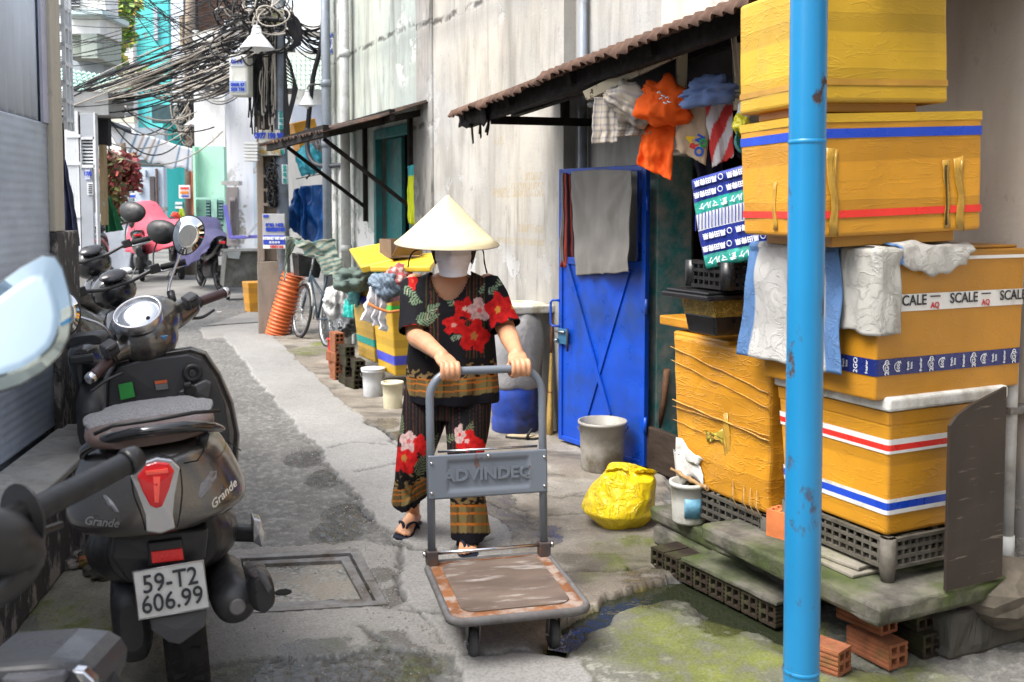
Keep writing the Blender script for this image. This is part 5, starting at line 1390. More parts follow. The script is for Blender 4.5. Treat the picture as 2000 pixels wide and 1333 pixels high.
# conical hat
STRAW = NM('palm leaf straw'); x_, y_, z_ = STRAW.sep()
_rg = STRAW.math('FRACT', STRAW.math('MULTIPLY', z_, 75)); _ln = STRAW.noise(10, 4, .6)
_rad = STRAW.math('ARCTAN2', y_, x_); _seg = STRAW.noise(2.6, 3, .6, STRAW.vec((1, 1, .05)))
STRAWM = STRAW.done(STRAW.mix(STRAW.ramp(_rg, [(0, .22), (.12, 0)]), STRAW.ramp(STRAW.noise(7, 5, .6), [(.3, (.70, .54, .27)), (.7, (.84, .74, .48))]), (.45, .34, .16)), .55); STRAW.bump(STRAW.ramp(_rg, [(0, 0), (.15, 1), (.9, 1), (1, 0)]), .15, .003)
hb_ = at(873, 477, 4.42); htip = at(873, 381, 4.40); HR = 204 * px(4.42) / 2; HH = htip.z - hb_.z
hat = MB()
prof = [(HR, .0), (HR * 1.005, .003), (HR * .84, HH * .155), (HR * .62, HH * .37), (HR * .40, HH * .60), (HR * .20, HH * .81), (HR * .06, HH * .955), (.004, HH), (.003, HH - .006), (HR * .2, HH * .79), (HR * .62, HH * .35), (HR * .985, .002)]
hat.lathe(prof, 64, None, cap=False)
ho = hat.build('conical_hat', STRAWM, lady); ho.location = hb_ - ROOT; ho.rotation_euler = (rad(5), rad(1.5), 0)
b = MB(); b.tube([(HR * math.cos(t), HR * math.sin(t), .001) for t in np.linspace(0, 2 * math.pi, 65)[:-1]], .003, 6, loop=True); b.build('brim_ring', M_('rattan ring', (.30, .26, .22), .6), ho)
for (us, Y) in ((((846, 474), (826, 486), (808, 492), (800, 505), (797, 522)), 4.44), (((846, 476), (858, 492), (872, 508)), 4.36), (((936, 476), (944, 492), (946, 512), (951, 534)), 4.42), (((925, 478), (912, 498), (896, 512)), 4.36)):
    b = MB(); P = [at(u, v, Y) - ROOT for u, v in us]; Q, R = interp([(*p, .010 if len(us) > 3 else .004) for p in P], 5); b.tube(Q, [r * (1 + .35 * nz(k * .4, Y)) for k, r in enumerate(R)], 6, flat=.35); b.build('chin_strap', M_('black ribbon', (.015, .015, .018), .7, .2), lady)

# --- clothes
def flower(u, v, cx, cy, rx, ry, ph, npet=5):
    dx, dy = (u - cx) / rx, (v - cy) / ry; r = math.hypot(dx, dy); t = math.atan2(dy, dx)
    R = .86 + .13 * math.cos(npet * t + ph) + .22 * nz(u * .10, v * .10, ph) + .08 * nz(u * .3, v * .3, ph)
    return r / R, t
def petals(r, t, ph, base, cen, npet=5):
    k = .70 + .30 * abs(math.cos((npet * t + ph) / 2 + 1.2 * r)) - .22 * max(0, 1 - abs(r - .58) * 6)
    if r < .24: return cen
    return tuple(c * k for c in base)
RED, PINK, ORN = (.62, .015, .015), (.62, .42, .40), (.70, .30, .05)
BL_FL = [(907, 603, 20, 18, .3, RED, (.7, .45, .35)), (886, 635, 20, 17, 1.2, RED, (.62, .30, .25)), (936, 606, 22, 20, 2.1, PINK, (.6, .1, .1)), (926, 657, 28, 30, .7, RED, (.45, .16, .05)), (972, 606, 22, 31, 1.7, RED, ORN), (806, 549, 8, 17, .2, RED, (.7, .1, .05)), (806, 642, 16, 8, .1, RED, RED), (1002, 600, 18, 22, .4, RED, ORN)]
PT_FL = [(790, 895, 24, 30, .3, RED, (.45, .2, .05)), (798, 862, 17, 20, 1.3, PINK, (.5, .1, .1)), (820, 870, 14, 20, .5, RED, RED), (912, 862, 22, 20, .5, RED, PINK), (898, 850, 10, 18, .5, PINK, RED), (940, 875, 12, 16, .9, RED, RED)]
def sprig(u, v, cx, cy, ang, L, w):
    """a fern-like spray of leaves: True inside a leaflet"""
    dx, dy = u - cx, v - cy; c, s_ = math.cos(ang), math.sin(ang); a, q = dx * c + dy * s_, -dx * s_ + dy * c
    if a < 0 or a > L: return 0
    env = w * (1 - (a / L) ** 2) * (.35 + .65 * min(1, a / (L * .25)))
    f = ((a - abs(q) * .75) / 6.0) % 1.0
    if abs(q) < env and f < .58: return .6 + .4 * math.sin(f * 5)
    if abs(q) < .8: return .5
    return 0
BL_SP = [(790, 560, .7, 34, 13), (800, 585, .2, 26, 12), (815, 630, -.35, 46, 17), (835, 610, -.6, 30, 11), (822, 655, .9, 34, 10), (955, 575, -.8, 26, 10), (975, 560, -1.4, 26, 9), (885, 598, -2.2, 26, 7), (930, 640, 2.9, 30, 7), (880, 662, -.2, 26, 7), (985, 625, .6, 18, 7), (938, 575, -1.2, 22, 6)]
PT_SP = [(815, 930, -1.2, 60, 14), (835, 880, -1.0, 40, 12), (915, 850, -1.3, 30, 9), (870, 860, -.4, 30, 9), (930, 900, -.8, 34, 9), (780, 850, -1.4, 40, 9)]
def ground_print(u, v, zrel, sc=1.0):
    """border print above a hem; zrel = photograph pixels above the hem"""
    zrel = zrel / sc
    if zrel < 26: return (.008, .008, .012)
    if zrel < 84:
        c = (.21, .165, .065) if nz(u * .03, 1, 3) > -.1 else (.15, .10, .04)
        if int(u / 16) % 3 == 0: c = (.13, .085, .035)
        if int(u / 3.1) % 9 == 0: c = tuple(q * .6 for q in c)
        for zl in (44, 66, 82):
            if abs(zrel - zl) < 2.2: c = (.50, .15, .02)
        return c
    if zrel < 135:
        k = nz(u * .09, v * .13, 5) + .6 * nz(u * .2, v * .25, 8); t = (zrel - 84) / 51
        return (.24, .16, .07) if k > -.05 + .55 * t else (.012, .010, .010)
    return None
def blouse_col(p):
    p = p + ROOT; u, v = proj(p)
    hem = 786 + 6 * math.sin((u - 780) * .02)
    c = ground_print(u, v, hem - v, .60)
    if c is None:
        c = (.010, .010, .013)
        if 515 < v < 700 and abs(u - 880) > 22:
            m = (u % 14)
            if m < 2.6 and (832 < u < 862 or 905 < u < 950): c = (.10, .035, .02)
            elif 6 < m < 8 and (832 < u < 862 or 905 < u < 950): c = (.07, .05, .015)
    for s_ in BL_SP:
        k = sprig(u, v, *s_)
        if k: c = (.16 * k + .03, .25 * k + .03, .15 * k + .02) if nz(u * .1, v * .1) > -.3 else (.38 * k, .40 * k, .30 * k)
    for (cx, cy, rx, ry, ph, base, cen) in BL_FL:
        rx *= 1.18; ry *= 1.18
        if abs(u - cx) < rx * 1.1 and abs(v - cy) < ry * 1.1:
            r, t = flower(u, v, cx, cy, rx, ry, ph)
            if r < 1: c = petals(r, t, ph, base, cen)
    return c
def pants_col(p):
    p = p + ROOT; u, v = proj(p)
    hem = 1066 if u > 868 else 1003 - .55 * max(0, u - 790)
    c = ground_print(u, v, hem - v, .95 if u > 868 else .55)
    if c is None:
        c = (.009, .009, .012)
        if (u % 13) < 2.2: c = (.07, .022, .018)
        elif 6 < (u % 13) < 7.5: c = (.035, .03, .014)
    if v < 960:
        for s_ in PT_SP:
            k = sprig(u, v, *s_)
            if k: c = (.14 * k + .02, .17 * k + .02, .10 * k + .01)
        for (cx, cy, rx, ry, ph, base, cen) in PT_FL:
            rx *= 1.15; ry *= 1.15
            if abs(u - cx) < rx * 1.1 and abs(v - cy) < ry * 1.1:
                r, t = flower(u, v, cx, cy, rx, ry, ph)
                if r < 1: c = petals(r, t, ph, base, cen)
    return c
FAB = print_mat('printed fabric', .8, .12, 260, .1)
b = MB()
pelipse(b, [(.672, sh + .0, 4.545, .207, .150), (.70, sh + .0, 4.545, .207, .150), (.80, sh - .003, 4.545, .202, .150), (.92, sh - .002, 4.54, .196, .148), (1.02, sh, 4.53, .192, .146), (1.10, sh, 4.52, .196, .142), (1.16, sh, 4.515, .200, .128), (1.205, sh, 4.515, .192, .108), (1.235, sh, 4.515, .158, .090), (1.262, sh, 4.51, .105, .075), (1.278, sh + .003, 4.507, .07, .062)], 40, .95)
for (s0_, e0) in ((shR, elR), (shL, elL)):
    d_ = (e0 - s0_); P, R = interp([(*(s0_ - d_ * .10 + Vector((0, 0, -.01))), .064), (*s0_.lerp(e0, .25), .071), (*s0_.lerp(e0, .6), .069), (*s0_.lerp(e0, .92), .073)], 6); b.tube(P, R, 20)
me = remesh(b, .0058, 4)
bm = bmesh.new(); bm.from_mesh(me)
kill = []
for f in bm.faces:
    c = f.calc_center_median(); n_ = f.normal; dx = c.x - sh
    if c.y < 4.55 and c.z > 1.150 + (abs(dx + .004) / .088) ** 2.4 * .10 and abs(dx) < .115: kill.append(f); continue
    if c.z > 1.245 and abs(dx) < .09: kill.append(f); continue
    if c.z < .68 and n_.z < -.7: kill.append(f); continue
    for (s0_, e0) in ((shR, elR), (shL, elL)):
        d_ = (e0 - s0_); 
        if (c - s0_).dot(d_) / d_.length_squared > .90 and n_.dot(d_.normalized()) > .75: kill.append(f); break
bmesh.ops.delete(bm, geom=kill, context='FACES')
for v in bm.verts:      # soft folds in the loose cloth
    p = v.co; w = sstep(1.16, .9, p.z)
    f_ = .010 * w * math.sin(p.x * 46 + 3 * nz(p.x * 3, p.z * 3, 2)) * (.3 + .7 * sstep(1.0, .72, p.z)) + .006 * nz(p.x * 9, p.y * 9, p.z * 6)
    v.co += v.normal * f_
bm.to_mesh(me); bm.free()
bl = setmesh('blouse', me, FAB, lady, solid=.003); set_colors(bl, blouse_col)
b = MB()
pelipse(b, [(.60, sh - .02, 4.56, .165, .13), (.66, sh - .015, 4.56, .178, .135), (.76, sh - .01, 4.555, .180, .135)], 32, .95)
hemR = Vector((-.472, 4.60, .175)); hemL = Vector((-.184, 4.46, .065))
for (h, k_, e) in ((hipR, knR, hemR), (hipL, knL, hemL)):
    P, R = interp([(*(h + Vector((0, 0, .02))), .110), (*h.lerp(k_, .45), .100), (*k_, .082), (*k_.lerp(e, .5), .077), (*e, .083)], 7); b.tube(P, R, 22)
me = remesh(b, .0058, 3)
bm = bmesh.new(); bm.from_mesh(me); kill = []
for f in bm.faces:
    c = f.calc_center_median()
    for e, sl in ((hemR, .30), (hemL, 0)):
        if (c - e).xy.length < .13 and c.z < e.z + .02 + sl * (c.x - e.x) and f.normal.z < -.6: kill.append(f); break
bmesh.ops.delete(bm, geom=kill, context='FACES')
for v in bm.verts:
    p = v.co; q = sstep(.6, .2, p.z)
    if p.x < -.33: v.co.z += sstep(.42, .18, p.z) * max(0, (p.x + .50)) * .55
    v.co += v.normal * (.010 * q * math.sin(math.atan2(p.y - 4.5, p.x - (-.46 if p.x < -.33 else -.19)) * 5 + 2) + .008 * nz(p.x * 8, p.y * 8, p.z * 5))
bm.to_mesh(me); bm.free()
pt_ = setmesh('trousers', me, FAB, lady, solid=.003); set_colors(pt_, pants_col)
# flip-flops
SOLE = M_('navy sandal rubber', (.012, .016, .03), .55, .2, 12)
for (f, yw, mr) in ((ftR, yawR, -1), (ftL, yawL, 1)):
    sd = thing('sandal', '', ''); 
    for k_ in ('label', 'category'): del sd[k_]
    sd.parent = lady; sd.matrix_parent_inverse = Matrix(); sd.location = f - ROOT; sd.rotation_euler = (0, 0, yw)
    def sole(sc): return [(x * sc, y) for x, y in ((.0, .15), (.026, .14), (.036, .11), (.036, .06), (.036, .0), (.046, -.05), (.048, -.085), (.036, -.115), (.010, -.128), (-.020, -.122), (-.042, -.100), (-.048, -.06), (-.040, 0), (-.036, .06), (-.034, .11), (-.024, .14))]
    b = MB(); b.prism(sole(1), .0095, .022); b.build('footbed', SOLE, sd, bevel=.003)
    b = MB(); b.prism(sole(1.02), .001, .0093); b.build('sole', M_('pale sandal edge', (.45, .43, .40), .7), sd, bevel=.002)
    for sx in (-1, 1):
        b = MB(); P, R = interp([(sx * .043, .03, .022, .008), (sx * .038, .0, .058, .010), (sx * .014 - .004 * mr, -.045, .062, .010), (-.008 * mr, -.078, .030, .006)], 6); b.tube(P, R, 8, flat=.5); b.build('strap', SOLE, sd)
# ================================================================ MAIN SCOOTER
S_HEAD, S_LEAN = rad(20.5), rad(4.5)
SR = (Rz(S_HEAD) @ Ry(-S_LEAN)).to_3x3()
_tl = at(305, 945, 2.75); _h = (_tl.z) / SR[2][2]
S_LOC = _tl - SR @ Vector((0, 0, _h))
scoot = thing('scooter', 'dark bronze-grey scooter with red tail lamp parked by the left wall', 'scooter', S_LOC); scoot.rotation_euler = SR.to_euler()
SRi = SR.inverted(); _co = SRi @ (Vector((0, 0, CAM_H)) - S_LOC)
def S(u, v, ly):
    d = SRi @ ray(u, v); t = (ly - _co.y) / d.y; return _co + d * t
PNT = NM('bronze grey paint'); _f = PNT.noise(300, 2); PNTM = PNT.done(PNT.ramp(_f, [(.3, (.125, .117, .108)), (.7, (.19, .178, .166))]), .26, metal=.8, coat=.25)
PLK = M_('black scooter plastic', (.017, .017, .018), .42, .2, 10, bump=.08, bscale=200); SILV = M_('satin silver', (.50, .50, .52), .25, .06, metal=.9, rvar=.05)
TYRE = M_('tyre rubber', (.018, .018, .018), .75, .3, 18, bump=.3, bscale=40); BRNL = M_('brown seat vinyl', (.085, .052, .042), .42, .2, 9, bump=.12, bscale=180); BRNG = M_('brown grip rubber', (.055, .028, .028), .4, .2, 30)
def sring(y, cx, zt, zb, hw, e=.6, n=28, skew=0.0, wtop=1.0):
    zc, hh = (zt + zb) / 2, (zt - zb) / 2; r = []
    for k in range(n):
        t = 2 * math.pi * k / n; c, s_ = math.cos(t), math.sin(t)
        z = zc + hh * math.copysign(abs(s_) ** e, s_); w = hw * (lerp(wtop, 1.0, .5 - .5 * (z - zc) / hh) if z > zc else 1.0)
        r.append(Vector((cx + w * math.copysign(abs(c) ** e, c), y, z)))
    return r
# rear body
def smooth_rings(data, n=5):
    out = []
    for i in range(len(data) - 1):
        for k in range(n):
            t = k / n; p0, p1, p2, p3 = [np.array(data[min(max(j, 0), len(data) - 1)]) for j in (i - 1, i, i + 1, i + 2)]
            out.append(.5 * (2 * p1 + (p2 - p0) * t + (2 * p0 - 5 * p1 + 4 * p2 - p3) * t * t + (3 * p1 - p0 - 3 * p2 + p3) * t ** 3))
    out.append(np.array(data[-1], float)); return out
zb0 = S(314, 1040, .0).z
HALF = [(0, 1), (.30, 1.0), (.52, .985), (.66, .93), (.76, .82), (.85, .66), (.93, .48), (.985, .32), (1.0, .22), (.97, .14), (.86, .075), (.60, .025), (.30, .004), (0, 0)]
def bring(y, hw, zt, zb, tuck=0.0):
    pr = [(x * (1 - tuck * (1 - z)), z) for x, z in HALF]; full = pr + [(-x, z) for x, z in pr[-2:0:-1]]
    return [Vector((x * hw, y, lerp(zb, zt, z))) for x, z in full]
data = [(-.050, .042, .835, zb0 + .05), (-.035, .085, .858, zb0 + .012), (.0, .150, .876, zb0 - .005), (.05, .200, .886, zb0 - .012), (.14, .240, .892, zb0 - .028), (.28, .262, .890, zb0 - .05), (.46, .258, .872, zb0 - .10), (.64, .22, .835, zb0 - .16), (.82, .17, .76, zb0 - .22)]
b = MB(); b.loft([bring(y, hw, zt, zb) for (y, hw, zt, zb) in smooth_rings(data)]); b.build('rear_body', PNTM, scoot)
from mathutils.bvhtree import BVHTree
_bvh = BVHTree.FromPolygons([Vector(p) for p in b.v], b.f)
def Sh(u, v, proud=.003, fallback=.05):
    """point of the rear body seen at (u,v), lifted a little off the surface"""
    d = (SRi @ ray(u, v)).normalized(); h = _bvh.ray_cast(_co, d)
    return (h[0] - d * proud) if h[0] else S(u, v, fallback)
for pts in ([(352, 862), (392, 858), (398, 880), (386, 900), (360, 905)],):
    P_ = [Sh(u, v, .0015) for u, v in pts]; bb = MB(); bb.tube(P_, .0022, 5, cap=True); bb.build('panel_seam', M_('seam black', (.01, .01, .01), .8), scoot)
for pts in ([(352, 915), (356, 960), (352, 1000), (346, 1030)], [(256, 935), (262, 970), (276, 1005), (284, 1036)], [(398, 868), (440, 862), (470, 880)], [(300, 868), (352, 862)]):
    P_ = [Sh(u, v, .0012) for u, v in pts]; Q_, R__ = interp([(*p, .0017) for p in P_], 5); bb = MB(); bb.tube(Q_, R__, 5); bb.build('panel_seam', M_('seam black', None), scoot)
# tail lamp in a silver V
def pl(pts, ly): return [S(u, v, ly) for u, v in pts]
def extr(mb, P, dy, mi=0, dome=0.0):
    n = len(P); c = sum(P, Vector()) / n
    vs = list(P) + [p + Vector((0, dy, 0)) for p in P] + [c + Vector((0, -dome, 0))]
    fs = [(k, (k + 1) % n, 2 * n) for k in range(n)] + [(k, n + k, n + (k + 1) % n, (k + 1) % n) for k in range(n)]
    mb.add(vs, fs, mi, False)
lamp = [(286, 909), (306, 903), (329, 905), (341, 920), (330, 958), (317, 990), (305, 994), (293, 988), (279, 962), (267, 932)]
silv = [(280, 903), (306, 894), (336, 898), (352, 914), (342, 966), (338, 1008), (343, 1033), (314, 1044), (286, 1040), (284, 1010), (268, 965), (254, 930)]
LY = -.062
b = MB(); extr(b, pl(silv, LY + .006), .10, dome=.004); b.build('tail_trim', SILV, scoot, bevel=.004)
lm = NM('tail lamp red'); LAMPM = lm.done((.62, .008, .012), .12, spec=.6, coat=.6); lm.bump(lm.noise(60, 2, .5, lm.vec((1, 1, .4))), .25, .003)
b = MB(); extr(b, pl(lamp, LY), .03, dome=.012); tl_ = b.build('tail_lamp', LAMPM, scoot, bevel=.004, segs=3)
b = MB(); extr(b, pl([(299, 932), (313, 932), (310, 982), (302, 982)], LY - .010), .02, dome=.002); b.build('light_bar', M_('lamp inner', (.85, .10, .07), .15), tl_)
b = MB(); extr(b, pl([(284, 921), (328, 916), (329, 924), (286, 929)], LY - .008), .02, dome=.001); b.build('light_bar', M_('lamp inner', None), tl_)
for pts, nm in (([(386, 972), (392, 946), (412, 920), (424, 918), (424, 932), (408, 958), (394, 974)], 'turn_signal'), ([(200, 968), (206, 966), (222, 982), (234, 1002), (226, 1002), (210, 988)], 'turn_signal')):
    b = MB(); extr(b, [Sh(u, v, .002) for u, v in pts], .03, dome=.007); b.build(nm, M_('clear lens', (.17, .17, .18), .1, .3, 60, bump=.4), scoot, bevel=.003)
def script(txt, u, v, ly, size, rotx=0, rotz_=0, nm='emblem'):
    o = text_mb(txt, size, .0018, .0006, shear=.35).build(nm, CHR, scoot, recalc=False); o.location = Sh(u, v, .006); o.rotation_euler = (0, rad(rotx), rad(rotz_)); return o
script('Grande', 436, 966, .085, .034, -26, 34); script('Grande', 198, 1020, .075, .034, 6, -30)
# seat, fleece cover, grab rail
sd = [(.0, .10, .925, .90), (.04, .155, .945, .895), (.12, .178, .958, .89), (.30, .178, .945, .885), (.50, .150, .905, .86), (.72, .135, .89, .84), (.88, .10, .86, .82)]
b = MB(); b.loft([sring(y, 0, zt, zb, hw, .62) for (y, hw, zt, zb) in smooth_rings(sd)]); seat = b.build('seat', BRNL, scoot)
FLE = NM('grey fleece'); FLE.bump(FLE.noise(330, 3, .6), 1.0, .006); FLEM = FLE.done(FLE.ramp(FLE.noise(210, 3), [(.3, (.14, .14, .145)), (.7, (.30, .30, .31))]), 1.0, spec=.1)
b = MB(); R_ = []
for (y, hw, zt, zb) in smooth_rings([(.105, .150, .952, .93), (.14, .172, .962, .936), (.20, .182, .968, .936), (.30, .184, .962, .925), (.48, .158, .93, .90), (.66, .142, .91, .88)], 8):
    r = sring(y, 0, zt, zb, hw, .7, 60); R_.append([p + Vector((.003 * nz(p.x * 90, y * 90, 1), .003 * nz(p.x * 90, y * 90, 5), .0035 * nz(p.x * 85, y * 85, 9))) for p in r])
b.loft(R_); b.build('fleece_cover', FLEM, scoot)
b = MB(); P, R = interp([(*S(u, v, y), r) for (u, v, y, r) in ((162, 893, .20, .010), (168, 878, .14, .017), (205, 860, .04, .019), (255, 848, -.02, .019), (306, 841, -.04, .019), (365, 834, -.02, .019), (410, 834, .05, .018), (434, 838, .13, .010))], 6); b.tube(P, R, 12, flat=.85); b.build('grab_rail', M_('gloss black', (.012, .012, .013), .12, .1, coat=.5), scoot)
for u in (215, 400):
    b = MB(); b.tube([S(u, 850, .03), S(u + (8 if u < 300 else -8), 880, .09)], .014, 8); b.build('rail_mount', PLK, scoot)
b = MB(); b.tube([S(u, v, y) for u, v, y in ((185, 848, .02), (220, 832, -.005), (306, 820, -.02), (380, 806, .0), (428, 803, .06))], .006, 6); b.build('seat_piping', M_('black piping', (.01, .01, .01), .5), seat)
# under-tail, plate, flap
b = MB(); P0 = pl([(222, 1048), (408, 1032), (402, 1090), (385, 1130), (250, 1140), (214, 1090)], .06); extr(b, P0, .18, dome=.02); b.build('under_tail', PLK, scoot, bevel=.01)
b = MB(); extr(b, pl([(288, 1062), (356, 1054), (362, 1104), (290, 1108)], .03), .08, dome=.004); rf = b.build('reflector_holder', PLK, scoot, bevel=.005)
b = MB(); extr(b, pl([(295, 1079), (356, 1072), (359, 1094), (297, 1101)], .022), .012, dome=.001); b.build('red_reflector', M_('reflector red', (.65, .02, .02), .25, .15, 200), rf, bevel=.001)
PLY = .005
pq_ = pl([(259, 1117), (397, 1094), (410, 1192), (271, 1216)], PLY); pq_[2].y += .02; pq_[3].y += .02
b = MB(); extr(b, pq_, .003); plate_ = b.build('licence_plate', M_('plate white', (.66, .66, .64), .45, .08, 12, dirt=(.42, .40, .36), damt=.3), scoot, bevel=.0015)
b = MB(); b.tube([p + Vector((0, -.001, 0)) for p in pq_], .0028, 6, loop=True); b.build('plate_rim', SILV, plate_)
ex_ = (pq_[1] - pq_[0]).normalized(); ez_ = (pq_[0] - pq_[3]).normalized(); ey_ = ez_.cross(ex_).normalized()
if ey_.y < 0: ey_ = -ey_
pm_ = sum(pq_, Vector()) / 4; PM = Matrix((ex_, ey_, ez_)).transposed().to_4x4()
for txt, dz in (('59-T2', .030), ('606.99', -.032)):
    o = text_mb(txt, .078, .0008, .0006, sx=.80).build('plate_number', M_('plate ink', (.05, .055, .06), .6), plate_, recalc=False)
    m = PM.copy(); m.translation = pm_ + ez_ * dz - ey_ * .0045; o.matrix_basis = m
b = MB(); extr(b, pl([(292, 1210), (405, 1190), (400, 1225), (352, 1260), (330, 1256), (296, 1232)], .045), .03, dome=.006); b.build('mud_flap', M_('grey flap plastic', (.065, .065, .07), .5, .15), scoot, bevel=.005)
# wheels
def wheel(parent, c, r, w, rimr=.72, name='wheel', spokes=0, tyre=TYRE, rimm=None):
    rimm = rimm or M_('dark alloy', (.05, .05, .052), .4, .15, metal=.6)
    M = T(c) @ Ry(math.pi / 2); b = MB(); rr = r * rimr
    b.lathe([(rr, -w * .42), (r * .90, -w * .5), (r * .975, -w * .34), (r, 0), (r * .975, w * .34), (r * .90, w * .5), (rr, w * .42), (rr, -w * .42)], 40, M, cap=False)
    t = b.build(name, tyre, parent)
    b = MB(); b.lathe([(rr * .99, -w * .40), (rr * .90, -w * .30), (rr * .90, w * .30), (rr * .99, w * .40), (rr * .99, -w * .40)], 32, M, cap=False)
    if spokes:
        for k in range(spokes):
            a = 2 * math.pi * k / spokes
            b.tube([M @ Vector((.03 * math.cos(a), .03 * math.sin(a), 0)), M @ Vector((rr * .93 * math.cos(a + .1), rr * .93 * math.sin(a + .1), 0))], .0025 if spokes > 12 else .012, 5)
    b.build('rim', rimm, t)
    b = MB(); b.lathe([(.022, -w * .6), (.03, -w * .4), (.03, w * .4), (.022, w * .6)], 12, M); b.build('hub', rimm, t)
    return t
xt = S(366, 1290, .13).x
wheel(scoot, (xt, .40, .262), .262, .125, .66, 'rear_wheel', 6)
wheel(scoot, (.02, 1.66, .262), .262, .10, .66, 'front_wheel', 6)
for k in range(26):     # tread blocks on the visible back of the tyre
    a = rad(100 + k * 6.5); s_ = 1 if k % 2 else -1
    b = MB(); c = Vector((xt + s_ * .026, .40 + .262 * math.cos(a), .262 + .262 * math.sin(a)))
    if c.y < .40 and .02 < c.z < .42:
        b.cbox((0, 0, 0), .034, .004, .018); o = b.build('tread_block', TYRE, scoot, bevel=.001); o.location = c; o.rotation_euler = (a - math.pi / 2 + .0 + math.pi / 2 - rad(90), rad(18 * s_), 0)
# engine side, exhaust, foot peg
b = MB(); b.loft([sring(y, xt - .145, zt, zb, hw, .7) for (y, hw, zt, zb) in smooth_rings([(.16, .03, .40, .26), (.22, .055, .45, .20), (.45, .06, .46, .18), (.75, .05, .44, .22), (.85, .03, .40, .28)])]); b.build('engine_case', M_('engine black', (.022, .022, .024), .5, .2, 14, bump=.2), scoot)
mc_ = S(463, 1184, .10); mu_ = S(500, 1150, .13)
Mx = T(mc_) @ Rx(math.pi / 2) @ Ry(rad(4)); 
b = MB(); b.lathe([(.022, .006), (.030, .0), (.045, -.004), (.062, -.025), (.066, -.06), (.064, -.30), (.045, -.40), (.02, -.46)], 32, Mx); muf = b.build('muffler', M_('satin black metal', (.035, .035, .037), .42, .15, 8, dirt=(.08, .075, .07)), scoot)
b = MB(); b.lathe([(.018, .012), (.024, .012), (.024, -.01), (.018, -.01)], 20, Mx); b.build('tail_pipe', steel, muf); b = MB(); b.lathe([(.017, .0105), (.006, .0095)], 16, Mx); b.build('pipe_bore', M_('hole black', None), muf)
b = MB(); b.loft([sring(y, mu_.x + .012, mu_.z + .055 - .2 * (y - .08), mu_.z - .045, hw, .7) for (y, hw) in ((.045, .018), (.06, .036), (.14, .04), (.34, .04), (.40, .02))]); sh_ = b.build('heat_shield', PLK, muf)
b = MB(); extr(b, pl([(502, 1112), (520, 1122), (532, 1150), (524, 1160), (508, 1132)], .035), .03, dome=.004); b.build('shield_trim', M_('grey flap plastic', None), muf, bevel=.003)
b = MB(); P0 = pl([(494, 1012), (510, 1016), (519, 1050), (512, 1070), (494, 1060)], .34); extr(b, P0, .06, dome=.005); b.build('foot_peg', SILV, scoot, bevel=.004); b = MB(); b.bar(S(440, 1040, .40), S(508, 1042, .38), .05, .05); b.build('peg_mount', PLK, scoot, bevel=.01)
b = MB(); b.loft([sring(y, 0, zt, zb, hw, .8) for (y, hw, zt, zb) in smooth_rings([(.14, .15, .68, .46), (.26, .205, .64, .42), (.45, .235, .60, .38), (.65, .21, .56, .30), (.9, .20, .36, .26), (1.3, .18, .34, .24)])]); b.build('lower_body', PLK, scoot)
b = MB(); b.tube([(-.10, .55, .28), (-.20, .60, .02)], .012, 8); b.build('side_stand', steel, scoot)
# front shield, inner panel
ly0 = 1.16
def shield(scale=1.0, dy=0.0):
    L = [(206, 860), (205, 800), (204, 740), (222, 706), (262, 700)]; Rr = [(340, 688), (372, 682), (402, 694), (430, 733), (453, 787), (466, 850), (462, 900)]
    return L, Rr
outl = [(204, 900), (204, 800), (206, 745), (226, 708), (265, 700), (320, 690), (372, 682), (402, 692), (430, 733), (453, 787), (466, 850), (462, 920), (330, 930)]
P0 = pl(outl, ly0); b = MB(); n = len(P0); c0 = sum(P0, Vector()) / n
r0 = [p for p in P0]; r1 = [c0 + (p - c0) * 1.035 + Vector((0, .03, 0)) for p in P0]; r2 = [c0 + (p - c0) * .97 + Vector((0, .10, 0)) for p in P0]; r3 = [c0 + (p - c0) * .6 + Vector((0, .16, 0)) for p in P0]; ri = [c0 + (p - c0) * .93 + Vector((0, .012, 0)) for p in P0]
b.loft([ri, r0, r1, r2, r3]); b.build('leg_shield', PNTM, scoot, bevel=.006)
inn = [(210, 900), (212, 800), (214, 750), (232, 716), (268, 706), (318, 698), (368, 692), (394, 702), (420, 740), (440, 790), (449, 850), (446, 915), (330, 925)]
b = MB(); extr(b, pl(inn, ly0 - .012), .03, dome=.02); b.build('inner_panel', M_('inner grey plastic', (.030, .030, .032), .45, .15), scoot, bevel=.008)
b = MB(); extr(b, pl([(348, 766), (402, 742), (414, 748), (410, 778), (396, 786), (352, 782)], ly0 - .05), .05, dome=.006); kp = b.build('key_panel', M_('inner light plastic', (.05, .05, .053), .4, .1), scoot, bevel=.008)
kc = S(371, 762, ly0 - .06); b = MB(); b.lathe([(.024, 0), (.024, .010), (.018, .014)], 20, T(kc) @ Rx(math.pi / 2)); b.build('ignition_ring', PLK, kp); b = MB(); b.cbox((0, 0, 0), .03, .03, .02); o = b.build('key_knob', PLK, kp, bevel=.006); o.location = S(366, 752, ly0 - .08)
kc = S(376, 729, ly0 - .03); b = MB(); b.lathe([(.038, 0), (.036, .010), (.026, .012), (.014, .004)], 24, T(kc) @ Rx(math.pi / 2)); b.build('fuel_cap', PLK, scoot)
b = MB(); b.lathe([(.016, .0), (.013, .012)], 16, T(kc + Vector((0, -.004, 0))) @ Rx(math.pi / 2)); b.build('fuel_lock', M_('dark alloy', None), scoot)
b = MB(); extr(b, pl([(231, 752), (258, 746), (264, 775), (236, 782)], ly0 - .045), .002); st_ = b.build('green_sticker', M_('green sticker', (.03, .26, .05), .5), scoot)
b = MB(); extr(b, pl([(302, 745), (326, 742), (327, 748), (303, 751)], ly0 - .045), .002); b.build('orange_sticker', M_('orange sticker', (.55, .11, .03), .5), scoot)
